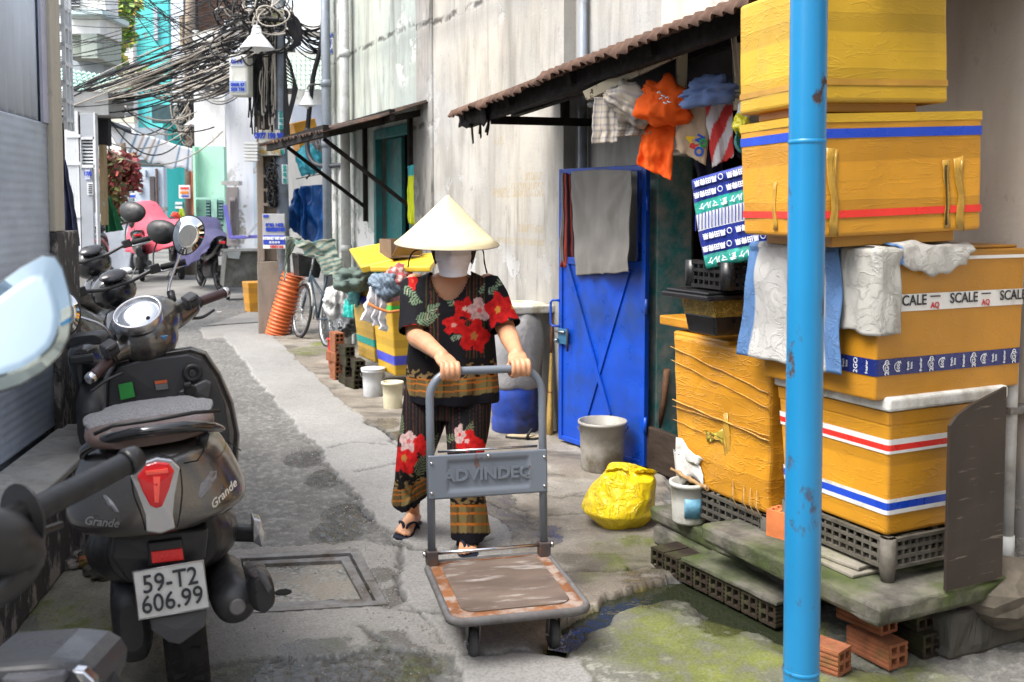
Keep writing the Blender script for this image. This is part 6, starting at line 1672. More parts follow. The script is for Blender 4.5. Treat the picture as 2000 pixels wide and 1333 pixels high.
b = MB(); extr(b, pl([(303, 752), (327, 749), (329, 760), (305, 763)], ly0 - .045), .002); b.build('grey_sticker', M_('grey sticker', (.14, .14, .14), .5), scoot)
b = MB(); b.loft([sring(y, 0, zt, zb, hw, .8) for (y, hw, zt, zb) in smooth_rings([(1.24, .15, .82, .40), (1.36, .17, .86, .40), (1.50, .12, .80, .46), (1.60, .07, .70, .52)])]); b.build('front_cowl', PNTM, scoot)
b = MB(); b.loft([sring(y, .02, zt, zb, hw, .8) for (y, hw, zt, zb) in smooth_rings([(1.36, .05, .42, .38), (1.5, .07, .55, .48), (1.66, .07, .565, .53), (1.85, .06, .50, .45), (1.92, .03, .44, .42)])]); b.build('front_fender', PNTM, scoot)
# handlebar cover, built from world points and merged into one skin
WI = (T(S_LOC) @ SR.to_4x4()).inverted()
def W(u, v, Y): return WI @ at(u, v, Y)
b = MB()
LPd, RPd, CN = W(224, 690, 3.77), W(370, 601, 4.07), W(290, 640, 3.95)
P, R = interp([(*LPd, .038), (*LPd.lerp(CN, .45), .060), (*(CN + Vector((0, .02, .01))), .085), (*RPd.lerp(CN, .45), .062), (*RPd, .044)], 6); b.tube(P, R, 20); b.sphere(P[0], R[0], 14, 8); b.sphere(P[-1], R[-1], 14, 8)
ax_ = (RPd - LPd).normalized(); yx_ = (Vector((0, 0, 1)).cross(ax_)).normalized()
MC_ = Matrix((ax_, yx_, ax_.cross(yx_))).transposed().to_4x4(); MC_.translation = W(284, 632, 3.93)
b.sphere((0, 0, 0), (.150, .125, .100), 24, 14, M=MC_); MC2 = MC_.copy(); MC2.translation = W(288, 660, 3.90); b.sphere((0, 0, 0), (.125, .11, .11), 24, 14, M=MC2)
b.tube([W(290, 655, 3.93), W(296, 690, 3.93), W(300, 718, 3.95)], [.108, .098, .088], 20, flat=.9)
me = remesh(b, .006, 6); hc_ = bpy.data.objects.new('handlebar_cover', me); me.materials.append(PNTM); COL.objects.link(hc_); hc_.parent = scoot
dn = (WI.to_3x3() @ Vector((.12, -.60, .79))).normalized(); dc = W(270, 612, 3.80); du_ = (ax_ - dn * ax_.dot(dn)).normalized(); dvv = dn.cross(du_)
DM = Matrix((du_, dvv, dn)).transposed().to_4x4(); DM.translation = dc
def ell(a, b_, z, n=40): return [DM @ Vector((a * (1 + .10 * math.sin(t)) * math.cos(t), b_ * math.sin(t), z)) for t in np.linspace(0, 2 * math.pi, n + 1)[:-1]]
b = MB(); b.loft([ell(.100, .086, -.03), ell(.098, .082, .004), ell(.093, .077, .009), ell(.086, .070, .005), ell(.084, .068, -.002)], cap=False); b.build('dash_bezel', SILV, scoot)
b = MB(); b.loft([ell(.087, .071, -.004), ell(.085, .069, .0015), ell(.05, .04, .005), ell(.01, .008, .0065)]); b.build('dash_glass', M_('dash glass', (.78, .80, .82), .05, .05, metal=.9, rvar=.03), scoot)
b = MB(); b.sphere(DM @ Vector((.0, -.052, .006)), .008); b.build('dash_button', PLK, scoot)
lgo = S(321, 660, 1.0); 
b = MB(); o3 = W(321, 660, 3.79); b.lathe([(.0165, -.006), (.0165, .003), (.012, .005)], 3, T(o3) @ Rx(math.pi / 2) @ Rz(rad(30))); b.build('badge', M_('blue badge', (.05, .14, .28), .3), scoot, bevel=.002)
def grip(p, q, nm='grip'):
    b = MB(); d = (q - p); P = [p + d * t for t in np.linspace(0, 1, 15)]
    b.tube(P, [.0215 if k % 2 else .0198 for k in range(15)], 14); g_ = b.build(nm, BRNG, scoot)
    b = MB(); dn_ = d.normalized(); b.tube([q, q + dn_ * .004, q + dn_ * .022, q + dn_ * .028], [.021, .0235, .0225, .014], 16); b.build('bar_end', CHR, g_)
    b = MB(); b.tube([p - dn_ * .01, p + dn_ * .006], .027, 16); b.build('flange', PLK, g_)
    return dn_
gr0, gr1 = W(386, 591, 4.10), W(436, 573, 4.22); gl0, gl1 = W(216, 703, 3.75), W(182, 735, 3.67)
grip(gr0, gr1); grip(gl0, gl1)
for (p, u, v, Y, nm) in ((RPd, 372, 588, 4.02, 'switch_pod'), (LPd, 214, 682, 3.72, 'switch_pod')):
    b = MB(); c = W(u, v, Y); b.cbox((0, 0, 0), .055, .05, .055); o = b.build(nm, M_('inner light plastic', None), scoot, bevel=.008); o.location = c; o.rotation_euler = (rad(20), rad(-22), rad(30))
    for dz in (.014, -.012):
        b = MB(); b.cbox((0, -.026, dz), .030, .006, .015); b.build('switch', PLK, o, bevel=.002)
b = MB(); P, R = interp([(*W(372, 622, 4.06), .006), (*W(395, 620, 4.11), .007), (*W(418, 606, 4.18), .006)], 5); b.tube(P, R, 8); b.build('brake_lever', M_('black lever', (.03, .03, .032), .35), scoot)
b = MB(); P, R = interp([(*W(240, 728, 3.74), .006), (*W(205, 745, 3.70), .007), (*W(178, 765, 3.66), .006)], 5); b.tube(P, R, 8); b.build('brake_lever', M_('black lever', None), scoot)
# mirrors
def mirror(parent, base, mid, c, n, up, a, b_, nm='mirror', back=PLK, stem=None, r=.006, glassm=None):
    bb = MB(); P, R = interp([(*base, r * 1.3), (*mid, r), (*c, r)], 6); bb.tube(P, R, 8); m = bb.build(nm, stem or SILV, parent)
    n = n.normalized(); x = up.cross(n).normalized(); y = n.cross(x); M = Matrix((x, y, n)).transposed().to_4x4(); M.translation = c
    e = lambda s_, z: [M @ Vector((a * s_ * (1 + .12 * math.sin(t)) * math.cos(t), b_ * s_ * math.sin(t), z)) for t in np.linspace(0, 2 * math.pi, 33)[:-1]]
    bb = MB(); bb.loft([e(.2, -.032), e(.6, -.026), e(.92, -.012), e(1.0, .0), e(1.0, .006), e(.95, .0065)], cap=True); bb.build('mirror_shell', back, m)
    bb = MB(); bb.loft([e(.94, .0068), e(.5, .0075), e(.05, .008)]); bb.build('mirror_glass', glassm or M_('mirror glass', (.85, .88, .88), .02, .02, metal=1.0, rvar=.01), m)
    return m
tow = WI.to_3x3() @ Vector((.45, -1, .10)); tow2 = WI.to_3x3() @ Vector((.1, -1, .05)); upv = WI.to_3x3() @ Vector((.35, 0, 1))
mirror(scoot, W(336, 588, 4.02), W(331, 556, 4.05), W(367, 460, 4.1), tow, upv, .062, .085)
b = MB(); b.tube([W(338, 592, 4.02), W(333, 570, 4.04)], .016, 10); b.build('mirror_boot', PLK, scoot)
mirror(scoot, W(222, 664, 3.78), W(196, 634, 3.74), W(125, 612, 3.68), tow2, WI.to_3x3() @ Vector((-.2, 0, 1)), .062, .085)
b = MB(); b.tube([W(224, 672, 3.79), W(216, 654, 3.77)], .016, 10); b.build('mirror_boot', PLK, scoot)

# ================================================================ OTHER MOTORBIKES
BODYB = M_('bike black gloss', (.014, .015, .018), .22, .15, 6, coat=.4); ENG = M_('engine grey', (.10, .10, .105), .5, .2, 14, metal=.5, bump=.2)
def motorbike(label, loc, rz, lean=-.10, scale=1.0, steer=.35, group='parked motorbikes', body=BODYB, plate=None, stem=None, mirrors=True, accent=None, simple=False, tail=True):
    """commuter motorbike; origin under the rear axle, local y forwards"""
    o = thing('motorbike', label, 'motorbike', loc, 0, group); o.rotation_euler = (Rz(rz) @ Ry(lean)).to_euler(); o.scale = (scale,) * 3
    wheel(o, (0, 0, .29), .29, .09, .78, 'rear_wheel', 8); wheel(o, (0, 1.25, .29), .29, .08, .78, 'front_wheel', 8)
    b = MB(); b.loft([sring(y, 0, zt, zb, hw, .75, 20) for (y, hw, zt, zb) in smooth_rings([(-.32, .025, .86, .80), (-.22, .075, .88, .74), (.0, .105, .84, .60), (.30, .125, .76, .50), (.55, .10, .74, .44), (.75, .09, .82, .44), (.92, .11, .92, .50), (1.02, .07, .90, .62)])]); b.build('body', body, o)
    b = MB(); b.loft([sring(y, 0, zt, zb, hw, .65, 20) for (y, hw, zt, zb) in smooth_rings([(-.24, .06, .905, .86), (-.1, .11, .91, .83), (.15, .125, .87, .79), (.42, .11, .80, .73), (.58, .07, .79, .73)])]); b.build('seat', M_('black vinyl', (.015, .015, .016), .5, .2, bump=.1), o)
    b = MB(); b.loft([sring(y, 0, zt, zb, hw, .7, 16) for (y, hw, zt, zb) in ((.25, .08, .44, .26), (.35, .12, .50, .20), (.62, .12, .50, .18), (.80, .07, .42, .24))]); b.build('engine', ENG, o)
    b = MB(); P, R = interp([(.10, .72, .34, .018), (.13, .45, .22, .020), (.14, .1, .27, .045), (.14, -.30, .33, .05)], 6); b.tube(P, R, 12); b.build('exhaust', M_('satin black metal', None), o)
    b = MB(); b.loft([sring(y, 0, zt, zb, hw, .8, 14) for (y, hw, zt, zb) in ((-.36, .05, .60, .44), (-.30, .055, .68, .50), (-.1, .06, .72, .62), (.1, .05, .70, .60))]); b.build('rear_fender', PLK, o)
    b = MB(); b.box(-.05, .05, -.345, -.325, .80, .84); b.build('tail_lamp', LAMPM if tail else PLK, o, bevel=.01)
    if plate:
        b = MB(); b.box(-.095, .095, -.38, -.376, .46, .60); p_ = b.build('licence_plate', M_('plate white', None), o)
        t_ = text_mb(plate, .05, .001, .002).build('plate_number', M_('plate ink', None), p_, recalc=False); t_.location = (0, -.383, .53)
    for sx in (-1, 1):
        b = MB(); b.tube([(sx * .065, 1.25, .29), (sx * .065, 1.04, .82)], .022, 10); b.build('fork_leg', M_('fork steel', (.25, .25, .26), .3, .1, metal=.8), o)
    b = MB(); b.loft([sring(y, 0, zt, zb, hw, .8, 14) for (y, hw, zt, zb) in smooth_rings([(.92, .03, .50, .46), (1.08, .055, .60, .56), (1.25, .06, .625, .59), (1.42, .05, .57, .53), (1.50, .02, .50, .48)])]); b.build('front_fender', body, o)
    # steering group turned about the head
    HP = Vector((0, 1.0, .93)); RM = T(HP) @ Rx(rad(24)) @ Rz(steer) @ Rx(rad(-24)) @ T(-HP); st = lambda x, y, z: RM @ Vector((x, y, z))
    b = MB(); b.sphere((0, 0, 0), (.12, .11, .10), 18, 12, M=RM @ T(0, 1.08, 1.0)); cw = b.build('headlight_cowl', body, o)
    b = MB(); b.sphere((0, 0, 0), (.085, .05, .065), 16, 10, M=RM @ T(0, 1.16, .99)); b.build('headlight', M_('headlight glass', (.45, .46, .48), .08, .1), o)
    b = MB(); b.sphere((0, 0, 0), (.075, .05, .02), 14, 8, M=RM @ T(0, 1.0, 1.085) @ Rx(rad(35))); b.build('speedometer', M_('dark dash glass', (.03, .03, .035), .15), o)
    if accent:
        b = MB(); b.sphere((.02, 0, 0), (.05, .03, .012), 12, 8, M=RM @ T(.05, 1.04, 1.09) @ Rx(rad(30))); b.build('cowl_trim', accent, o)
    b = MB(); b.tube([st(-.34, .86, 1.05), st(-.20, .93, 1.06), st(-.08, .98, 1.03), st(.08, .98, 1.03), st(.20, .93, 1.06), st(.34, .86, 1.05)], .011, 8); b.build('handlebar', M_('satin black metal', None), o)
    for sx in (-1, 1):
        b = MB(); b.tube([st(sx * .235, .916, 1.057), st(sx * .35, .856, 1.05)], .018, 10); b.build('grip', RUB, o)
        b = MB(); b.tube([st(sx * .19, .955, 1.045), st(sx * .26, .965, 1.03), st(sx * .35, .92, 1.03)], [.007, .007, .008], 6); b.build('lever', CHR, o)
        b = MB(); b.cbox((0, 0, 0), .05, .045, .05, RM.to_3x3().to_4x4()); pd = b.build('switch_pod', PLK, o, bevel=.006); pd.location = st(sx * .20, .925, 1.06)
        if mirrors:
            mirror(o, st(sx * .20, .93, 1.075), st(sx * .24, .97, 1.15), st(sx * .30, .93, 1.24), Vector((.5 * sx, 1, -.25)), Vector((.35 * sx, 0, 1)), .098, .068, stem=PLK, r=.0045)
    b = MB(); b.tube([(-.08, .5, .25), (-.20, .48, .02)], .01, 6); b.build('side_stand', steel, o)
    return o
def put(u, v, Y, back=1.0):
    """ground point under pixel column u at distance Y"""
    return at(u, v, Y)
def place_bike(u, Y, rz, fwd=.98, scale=1.0, z=0.0):
    """rear-axle location for a bike whose head stands in column u at distance Y"""
    h = at(u, 500, Y); return Vector((h.x, h.y, z)) - Vector((-math.sin(rz), math.cos(rz), 0)) * fwd * scale
motorbike('black motorbike directly in front of the bronze scooter with upturned mirrors', place_bike(268, 5.75, rad(14)), rad(14), -.10, 1.08, .45, accent=M_('white trim', (.6, .6, .6), .3), tail=False)
motorbike('black motorbike by the grille gate with both mirrors turned away', place_bike(222, 7.3, rad(12), scale=1.15), rad(12), -.10, 1.16, .5, tail=False)
# blurred bike at the lower left corner: only its right grip, mirror and cowl reach the picture
near = thing('motorbike', 'blurred black motorbike cut off by the lower left picture corner', 'motorbike', gnd(-420, 1700)); near.location.z = 0
NI = T(near.location).inverted()
def Nw(u, v, Y): return NI @ at(u, v, Y)
b = MB(); P, R = interp([(*Nw(55, 1005, 1.70), .024), (*Nw(110, 975, 1.76), .0235), (*Nw(180, 940, 1.84), .023), (*Nw(245, 906, 1.92), .0225)], 5); b.tube(P, R, 16); g_ = b.build('grip', M_('near black rubber', (.010, .011, .013), .5, .2, 20), near)
b = MB(); b.tube([Nw(245, 906, 1.92), Nw(250, 903, 1.925), Nw(268, 893, 1.945)], [.026, .028, .024], 16); b.build('bar_end', PLK, g_)
b = MB(); b.tube([Nw(48, 1010, 1.69), Nw(42, 1012, 1.685)], [.058, .060], 24); b.build('flange', PLK, near)
b = MB(); b.tube([Nw(-160, 1130, 1.5), Nw(-40, 1060, 1.60), Nw(40, 1012, 1.685)], .030, 14); b.build('handlebar', PLK, near)
b = MB(); P, R = interp([(*Nw(-60, 1050, 1.58), .05), (*Nw(0, 1060, 1.62), .055), (*Nw(40, 1090, 1.66), .040), (*Nw(10, 1140, 1.64), .030), (*Nw(-60, 1180, 1.6), .03)], 5); b.tube(P, R, 14); b.build('lever_guard', PLK, near)
b = MB(); b.tube([Nw(-60, 1110, 1.6), Nw(20, 1060, 1.7), Nw(120, 1025, 1.8)], [.008, .009, .007], 8); b.build('brake_lever', M_('black lever', None), near)
b = MB(); extr(b, [Nw(u, v, 1.72) for u, v in ((-60, 1304), (10, 1298), (90, 1292), (150, 1298), (176, 1312), (190, 1336), (185, 1375), (140, 1440), (-60, 1440))], .14, dome=.02); b.build('tail_cowl', M_('near grey plastic', (.035, .036, .04), .3, .1), near, bevel=.018, segs=3)
b = MB(); extr(b, [Nw(u, v, 1.695) for u, v in ((0, 1326), (120, 1318), (128, 1334), (6, 1346))], .02, dome=.004); b.build('tail_light_strip', M_('near light strip', (.10, .10, .11), .2), near, bevel=.005)
b = MB(); extr(b, [Nw(u, v, 1.69) for u, v in ((140, 1310), (162, 1312), (184, 1332), (180, 1372), (166, 1364), (158, 1336))], .02, dome=.004); b.build('chrome_corner', CHR, near, bevel=.006)
b = MB(); b.loft([[Nw(200, 1330, 1.8 + dy) + Vector((.05 * s_ * math.cos(t), 0, .10 * s_ * math.sin(t) - .07)) for t in np.linspace(0, 2 * math.pi, 17)[:-1]] for dy, s_ in ((-.02, .5), (.0, 1), (.1, 1), (.12, .5))]); b.build('rear_fender', PLK, near)
mn = Vector((.33, -.70, .62)).normalized(); mp = at(60, 622, 1.32)
def mpl(u, v, lift=0.0):
    d = ray(u, v); o0 = Vector((0, 0, CAM_H)); t = (mp + mn * lift - o0).dot(mn) / d.dot(mn); return NI @ (o0 + d * t)
OUT = [(-70, 610), (-20, 566), (40, 522), (84, 498), (108, 502), (122, 524), (136, 575), (141, 610), (134, 660), (118, 694), (84, 726), (40, 752), (-20, 772), (-70, 780)]
cu, cv = 40, 630
def ringm(s_, lift): return [mpl(cu + (u - cu) * s_, cv + (v - cv) * s_, lift) for u, v in OUT]
b = MB(); b.loft([ringm(.5, -.035), ringm(.9, -.024), ringm(1.02, -.004), ringm(1.02, .003), ringm(.985, .004)], smooth=False); m_ = b.build('mirror', PLK, near, bevel=.003)
b = MB(); b.loft([ringm(.985, .0042), ringm(.6, .0045), ringm(.1, .0046)]); b.build('mirror_glass', M_('blue tinted mirror', (.42, .52, .56), .03, .05, metal=1.0, rvar=.01), m_)
b = MB(); P, R = interp([(*Nw(-240, 1000, 1.45), .008), (*Nw(-150, 850, 1.42), .007), (*mpl(-40, 690, -.03), .007)], 6); b.tube(P, R, 8); b.build('mirror_stem', PLK, near)
# ================================================================ ALONG THE WHITE WALL
RWv = lambda x, y, z: RW @ Vector((x, y, z))
# blue barrel with grey sack, foam shelf, broom, sandals
g = gnd(1006, 853); bc = Vector((g.x, g.y + .17, 0)); kk = px(bc.y)
BAR = M_('blue barrel plastic', (.02, .06, .34), .4, .25, 6, bump=.1, dirt=(.02, .025, .06), dscale=4, damt=.7)
br = thing('barrel', 'blue plastic barrel under the grey sack beside the blue door', 'barrel', bc)
b = MB(); b.lathe([(.150, 0), (.163, .02), (.166, .10), (.158, .12), (.166, .14), (.170, .30), (.160, .32), (.165, .40), (.15, .43)], 36); b.build('shell', BAR, br)
SKG = NM('grey woven sack'); SKG.bump(SKG.noise(9, 6, .65, None, .8), .7, .02); _w = SKG.noise(160, 2)
SKGM = SKG.done(SKG.ramp(SKG.noise(5, 5), [(.3, (.20, .195, .20)), (.7, (.34, .335, .34))]), .7)
b = MB(); rings = []
for j, (z, r) in enumerate(((.30, .178), (.34, .184), (.42, .186), (.52, .192), (.62, .198), (.72, .185), (.80, .15), (.845, .09), (.86, .03))):
    rings.append([Vector((r * (1 + .10 * nz(math.cos(t) * 1.5, math.sin(t) * 1.5, z * 5) - .07 * abs(nz(math.cos(t) * 3, math.sin(t) * 3, z * 9))) * math.cos(t) + .03 * (z - .3), r * .95 * (1 + .10 * nz(math.cos(t) * 1.5 + 4, math.sin(t) * 1.5, z * 5) - .06 * abs(nz(math.cos(t) * 3 + 5, math.sin(t) * 3, z * 9))) * math.sin(t), z + .02 * nz(t * 2, z * 4, 7))) for t in np.linspace(0, 2 * math.pi, 49)[:-1]])
b.loft(rings); quick('sack', 'stuffed grey woven sack bulging out of the blue barrel', 'sack', b, SKGM, bc, sub=1)
c = at(1020, 608, 7.0)
b = MB(); b.box(-.32, .16, -.20, .22, 0, .055); quick('foam_board', 'chipped white foam board laid as a shelf against the wall', 'foam board', b, M_('weathered foam', (.62, .60, .55), .85, .12, 14, bump=.4, dirt=(.30, .24, .10), dscale=9, damt=.55), c, TH, bevel=.012)
STRAWB = M_('broom straw', (.42, .28, .09), .8, .3, 40, bump=.5, bscale=90, stretch=(4, 4, .3))
p, q = at(1073, 858, 6.74), at(1076, 690, 6.86)
bro = thing('broom', 'yellow straw broom standing behind the barrel by the wall post', 'broom', p)
b = MB(); b.tube([Vector((0, 0, 0)), (q - p) * .3, (q - p) * .62, (q - p)], [.050, .045, .032, .016], 14, flat=.5); b.build('bristles', STRAWB, bro)
for t in (.55, .68, .82):
    b = MB(); m_ = (q - p) * t; b.tube([m_ - Vector((0, 0, .004)), m_ + Vector((0, 0, .004))], .040 * (1.12 - t) * 1.7, 14, flat=.5); b.build('binding', M_('red thread', (.25, .06, .04), .8), bro)
b = MB(); b.tube([(q - p), (q - p) + Vector((.01, .06, .30))], .012, 8); b.build('stick', M_('stick wood', None), bro)
for k, (u, v, a, lab) in enumerate(((1024, 860, .5, 'beige and black sandal lying in front of the blue barrel'), (1042, 838, .9, 'second black sandal propped against the blue barrel'))):
    g = gnd(u, v); sd = thing('sandal', lab, 'sandal', (g.x, g.y, .004), a + .9, 'pair of sandals by the barrel')
    if k: sd.rotation_euler = (rad(30), 0, a + 1.2); sd.location.z = .05
    P_ = [(x, y) for x, y in ((.0, .13), (.028, .12), (.036, .08), (.034, .0), (.042, -.06), (.036, -.10), (.010, -.12), (-.022, -.115), (-.042, -.08), (-.040, 0), (-.036, .08), (-.026, .12))]
    b = MB(); b.prism(P_, 0, .022); b.build('sole', RUB, sd, bevel=.003); b = MB(); b.prism([(x * .9, y * .92) for x, y in P_], .0225, .027); b.build('footbed', M_('beige footbed', (.42, .34, .22), .8), sd)
    b = MB(); b.tube([(-.042, -.02, .015), (-.03, -.04, .06), (.0, -.05, .07), (.032, -.04, .06), (.042, -.02, .015)], .014, 8, flat=.5); b.build('strap', RUB, sd)
# pair of taped boxes on bricks
nb_c = at(765, 738, 7.9)
NB = FoamBox('foam_box', 'yellow foam box with blue and green tape behind the woman', nb_c, TH, .52, .52, .62, Y_YE, .045, group='boxes beside the wall')
NBz = lambda v: at(765, v, 7.9).z - nb_c.z
NB.stripe(NBz(716), NBz(698), M_('violet tape', (.05, .06, .42), .4)); NB.stripe(NBz(611), NBz(598), M_('bright green tape', (.05, .50, .06), .4))
fb_c = Vector((nb_c.x, nb_c.y, nb_c.z + .03)) + AL * .55
FB = FoamBox('foam_box', 'dull yellow foam box with violet and teal tape next to the bicycle', fb_c, TH, .52, .56, .64, tapewrap('tape dull yellow', (.45, .28, .045)), .05, group='boxes beside the wall')
FB.stripe(.49, .56, M_('violet tape', None)); FB.stripe(.14, .20, M_('teal tape', (.02, .25, .20), .4))
def slabthing(name, label, quad, Y, thick, mat, cat):
    P = [at(u, v, y) for (u, v), y in zip(quad, Y)]; o0 = P[0]; b = MB()
    n_ = (P[1] - P[0]).cross(P[3] - P[0]).normalized()
    if n_.z < 0: n_ = -n_
    V_ = [p - o0 for p in P] + [p - o0 - n_ * thick for p in P]
    b.add(V_, [(0, 1, 2, 3), (7, 6, 5, 4), (0, 4, 5, 1), (1, 5, 6, 2), (2, 6, 7, 3), (3, 7, 4, 0)]); return quick(name, label, cat, b, mat, o0, bevel=.012)
LIDY = tapewrap('lid yellow', (.74, .50, .04), .6, .12, .15)
slabthing('box_lid', 'upturned yellow foam lid leaning on the boxes behind the hat', [(681, 486), (757, 472), (768, 508), (704, 522)], [8.7, 8.55, 8.1, 8.15], .06, LIDY, 'box lid')
slabthing('box_lid', 'thick yellow foam lid half under the cardboard carton', [(722, 520), (748, 502), (862, 492), (840, 520)], [8.05, 8.5, 8.3, 7.8], .05, LIDY, 'box lid')
ct_ = at(790, 503, 8.25)
car = thing('carton', 'open brown cardboard carton lying on the yellow lids', 'carton', ct_, TH)
CARD = M_('cardboard', (.17, .115, .075), .85, .2, 8, bump=.1)
b = MB(); b.box(-.15, .12, -.1, .2, 0, .012); b.box(-.15, -.14, -.1, .2, 0.012, .15); b.box(-.138, .12, .19, .2, .012, .15); b.box(.11, .12, -.1, .19, .012, .12); b.build('carton_walls', CARD, car)
b = MB(); b.add([(-.14, -.1, .02), (.10, -.1, .02), (.12, -.16, .10), (-.12, -.16, .10)], [(0, 1, 2, 3)]); b.build('flap', CARD, car, solid=.006)
GRC = M_('grey green canvas', (.10, .135, .12), .85, .2, 6, bump=.25, bscale=40)
bundle('tarp', 'crumpled grey-green canvas on the dull yellow box', 695, 545, 8.5, 76, 52, GRC, 4.1, cat='tarp', dep=.25, amp=.5)
drape('tarp', 'dark teal tarp edge hanging by the white bag', [(668, 525), (704, 535), (700, 600), (684, 590)], 8.9, 8.5, M_('teal tarp', (.03, .11, .11), .7, .2), 'tarp', amp=.03, nf=2, seed=3)
def chk(i, j): return (.10, .14, .19) if (math.sin(i * 70) * math.sin(j * 60)) > 0 else (.20, .25, .30)
bundle('garment', 'bunched blue checked garment on the near yellow box', 752, 560, 7.75, 62, 58, CLP, 6.3, chk, cat='garment', dep=.16, amp=.4)
bundle('mat', 'red patterned mat rolled beside the checked garment', 778, 545, 7.95, 60, 58, CLP, 8.3, lambda i, j: (.28, .07, .07) if math.sin(i * 50) + math.sin(j * 40) > -.4 else (.45, .36, .33), cat='mat', dep=.2, amp=.3)
drape('mat', 'folded rug with pink border drooping over the box rim', [(742, 580), (788, 566), (790, 584), (752, 594)], 7.72, 7.72, CLP, 'mat', amp=.008, nf=2, seed=9, colfn=lambda i, j: (.40, .20, .22) if j > .55 else (.10, .13, .10))
drape('plastic_bag', 'white thin plastic bag with red print tied to the near box', [(722, 560), (752, 580), (754, 648), (704, 622)], 7.68, 7.66, M_('white thin film', (.62, .62, .64), .4, .06, bump=.3, bscale=30), 'bag', amp=.035, nf=3, seed=5, nu=34, nv=34, edge=.02, gather=.03)
b = MB(); P_ = [at(u, v, 7.62) for u, v in ((718, 592), (735, 602), (760, 610), (790, 606))]; b.tube(P_, .012, 6); quick('rope', 'orange rope tied around the near yellow box', 'rope', b, M_('orange rope', (.45, .16, .05), .8, .3, 60))
# sacks and bags between bicycle and boxes
bundle('sack', 'dirty white sack tied with green string by the bicycle', 664, 592, 9.6, 62, 84, M_('dirty white sack', (.42, .42, .41), .8, .2, 6, bump=.3, bscale=30), 2.9, cat='sack', dep=.3, amp=.3)
bundle('bag', 'dark grey rubbish bag below the white sack', 676, 636, 9.3, 50, 44, M_('dark grey film', (.06, .065, .07), .4, .2, bump=.3), 5.9, cat='bag', dep=.25, amp=.3)
drape('plastic_bag', 'bright teal plastic bag hanging between sack and yellow box', [(674, 585), (690, 588), (692, 622), (672, 620)], 9.0, 8.9, M_('teal film', (.02, .36, .32), .35, .1), 'bag', amp=.015, nf=2, seed=2)
# brick heap
random.seed(11)
BG = 'hollow bricks stacked by the boxes'
spots = [(664, 742, 0), (664, 724, 1), (664, 706, 2), (664, 688, 3), (664, 670, 4), (684, 748, 0), (684, 730, 1), (686, 712, 2), (684, 690, 3), (700, 752, 0), (702, 735, 1), (704, 717, 2)]
names = ['bottom', 'second', 'third', 'fourth', 'top']
for k, (u, v, lv) in enumerate(spots):
    c = at(u, v, 8.9 - (u - 664) * .012); col_ = ['red bucket', 'middle', 'yellow box'][0 if u < 675 else 1 if u < 695 else 2]
    lab = f'{names[lv]} clay brick of the column ' + ('next to the red bucket' if u < 675 else 'in the middle of the brick heap' if u < 695 else 'touching the dull yellow box')
    brick(lab, (c.x + .04, c.y, lv * .087 + .0), TH + math.pi / 2 + rad(random.uniform(-14, 14)), BG, [None, None, BRKO, BRKD][(k * 3 + lv) % 4])
def bucket_at(label, u, v, wpx, hpx, mat, **k):
    g = gnd(u, v); q = px(g.y); return bucket('bucket', label, (g.x, g.y + wpx * q * .4, .006), wpx * q * .43, wpx * q * .48, hpx * q, mat, **k)
bucket_at('small red plastic bucket beside the brick heap', 650, 714, 24, 52, M_('red plastic', (.60, .02, .015), .35, .12), handle=False)
bucket_at('white lidded paint pail under the boxes', 727, 779, 46, 54, M_('white plastic pail', (.55, .57, .58), .4, .1, dirt=(.35, .35, .34)), handle=True, lid=True)
bucket_at('cream plastic tub nearer the woman than the white pail', 765, 803, 42, 54, M_('cream plastic', (.62, .57, .40), .45, .08), handle=False)
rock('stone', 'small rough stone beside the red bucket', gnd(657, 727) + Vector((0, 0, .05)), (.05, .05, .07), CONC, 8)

# ================================================================ BICYCLE, DUCT, TARP
fw, rwp = gnd(592, 664), gnd(638, 680); bd_ = (fw - rwp).normalized(); fw = rwp + bd_ * .95
brz = math.atan2(-bd_.x, bd_.y)
bike = thing('bicycle', 'old bicycle with black basket leaning under a striped tarp', 'bicycle', rwp, 0); bike.rotation_euler = (Rz(brz) @ Ry(rad(8))).to_euler()
STL = M_('bike chrome', (.35, .36, .37), .35, .2, 30, metal=.8); FRM = M_('bike frame paint', (.03, .05, .07), .35, .2)
wheel(bike, (0, 0, .33), .33, .035, .92, 'rear_wheel', 24, RUB, STL); wheel(bike, (0, .95, .33), .33, .035, .92, 'front_wheel', 24, RUB, STL)
b = MB()
for p, q in (((0, 0, .33), (0, .40, .28)), ((0, .40, .28), (0, .26, .78)), ((0, .40, .28), (0, .78, .72)), ((0, .28, .55), (0, .78, .76)), ((0, 0, .33), (0, .29, .60)), ((0, .80, .84), (0, .95, .33))): b.tube([p, q], .015, 8)
b.build('frame', FRM, bike)
b = MB(); b.tube([(-.27, .62, 1.0), (-.2, .74, 1.0), (0, .78, .98), (.2, .74, 1.0), (.27, .62, 1.0)], .011, 8); b.tube([(0, .78, .98), (0, .80, .82)], .013, 8); b.build('handlebar', STL, bike)
b = MB(); b.loft([sring(y, 0, zt, .80, hw, .8, 14) for (y, hw, zt) in ((.12, .05, .84), (.17, .095, .87), (.27, .07, .865), (.40, .02, .845))]); b.build('saddle', BLKP, bike)
b = MB(); b.tube([(0, -.22, .62), (0, .2, .62)], .008, 6); b.tube([(-.06, -.2, .62), (-.06, .2, .62)], .008, 6); b.tube([(.06, -.2, .62), (.06, .2, .62)], .008, 6); b.build('rack', STL, bike)
b = MB(); b.lathe([(.09, -.006), (.09, .006)], 20, T(.05, .40, .28) @ Ry(math.pi / 2)); b.tube([(.05, .40, .28), (.07, .46, .13)], .009, 6); b.tube([(.06, .46, .13), (.16, .46, .13)], .014, 6); b.tube([(-.05, .40, .28), (-.07, .34, .43)], .009, 6); b.build('crank', STL, bike)
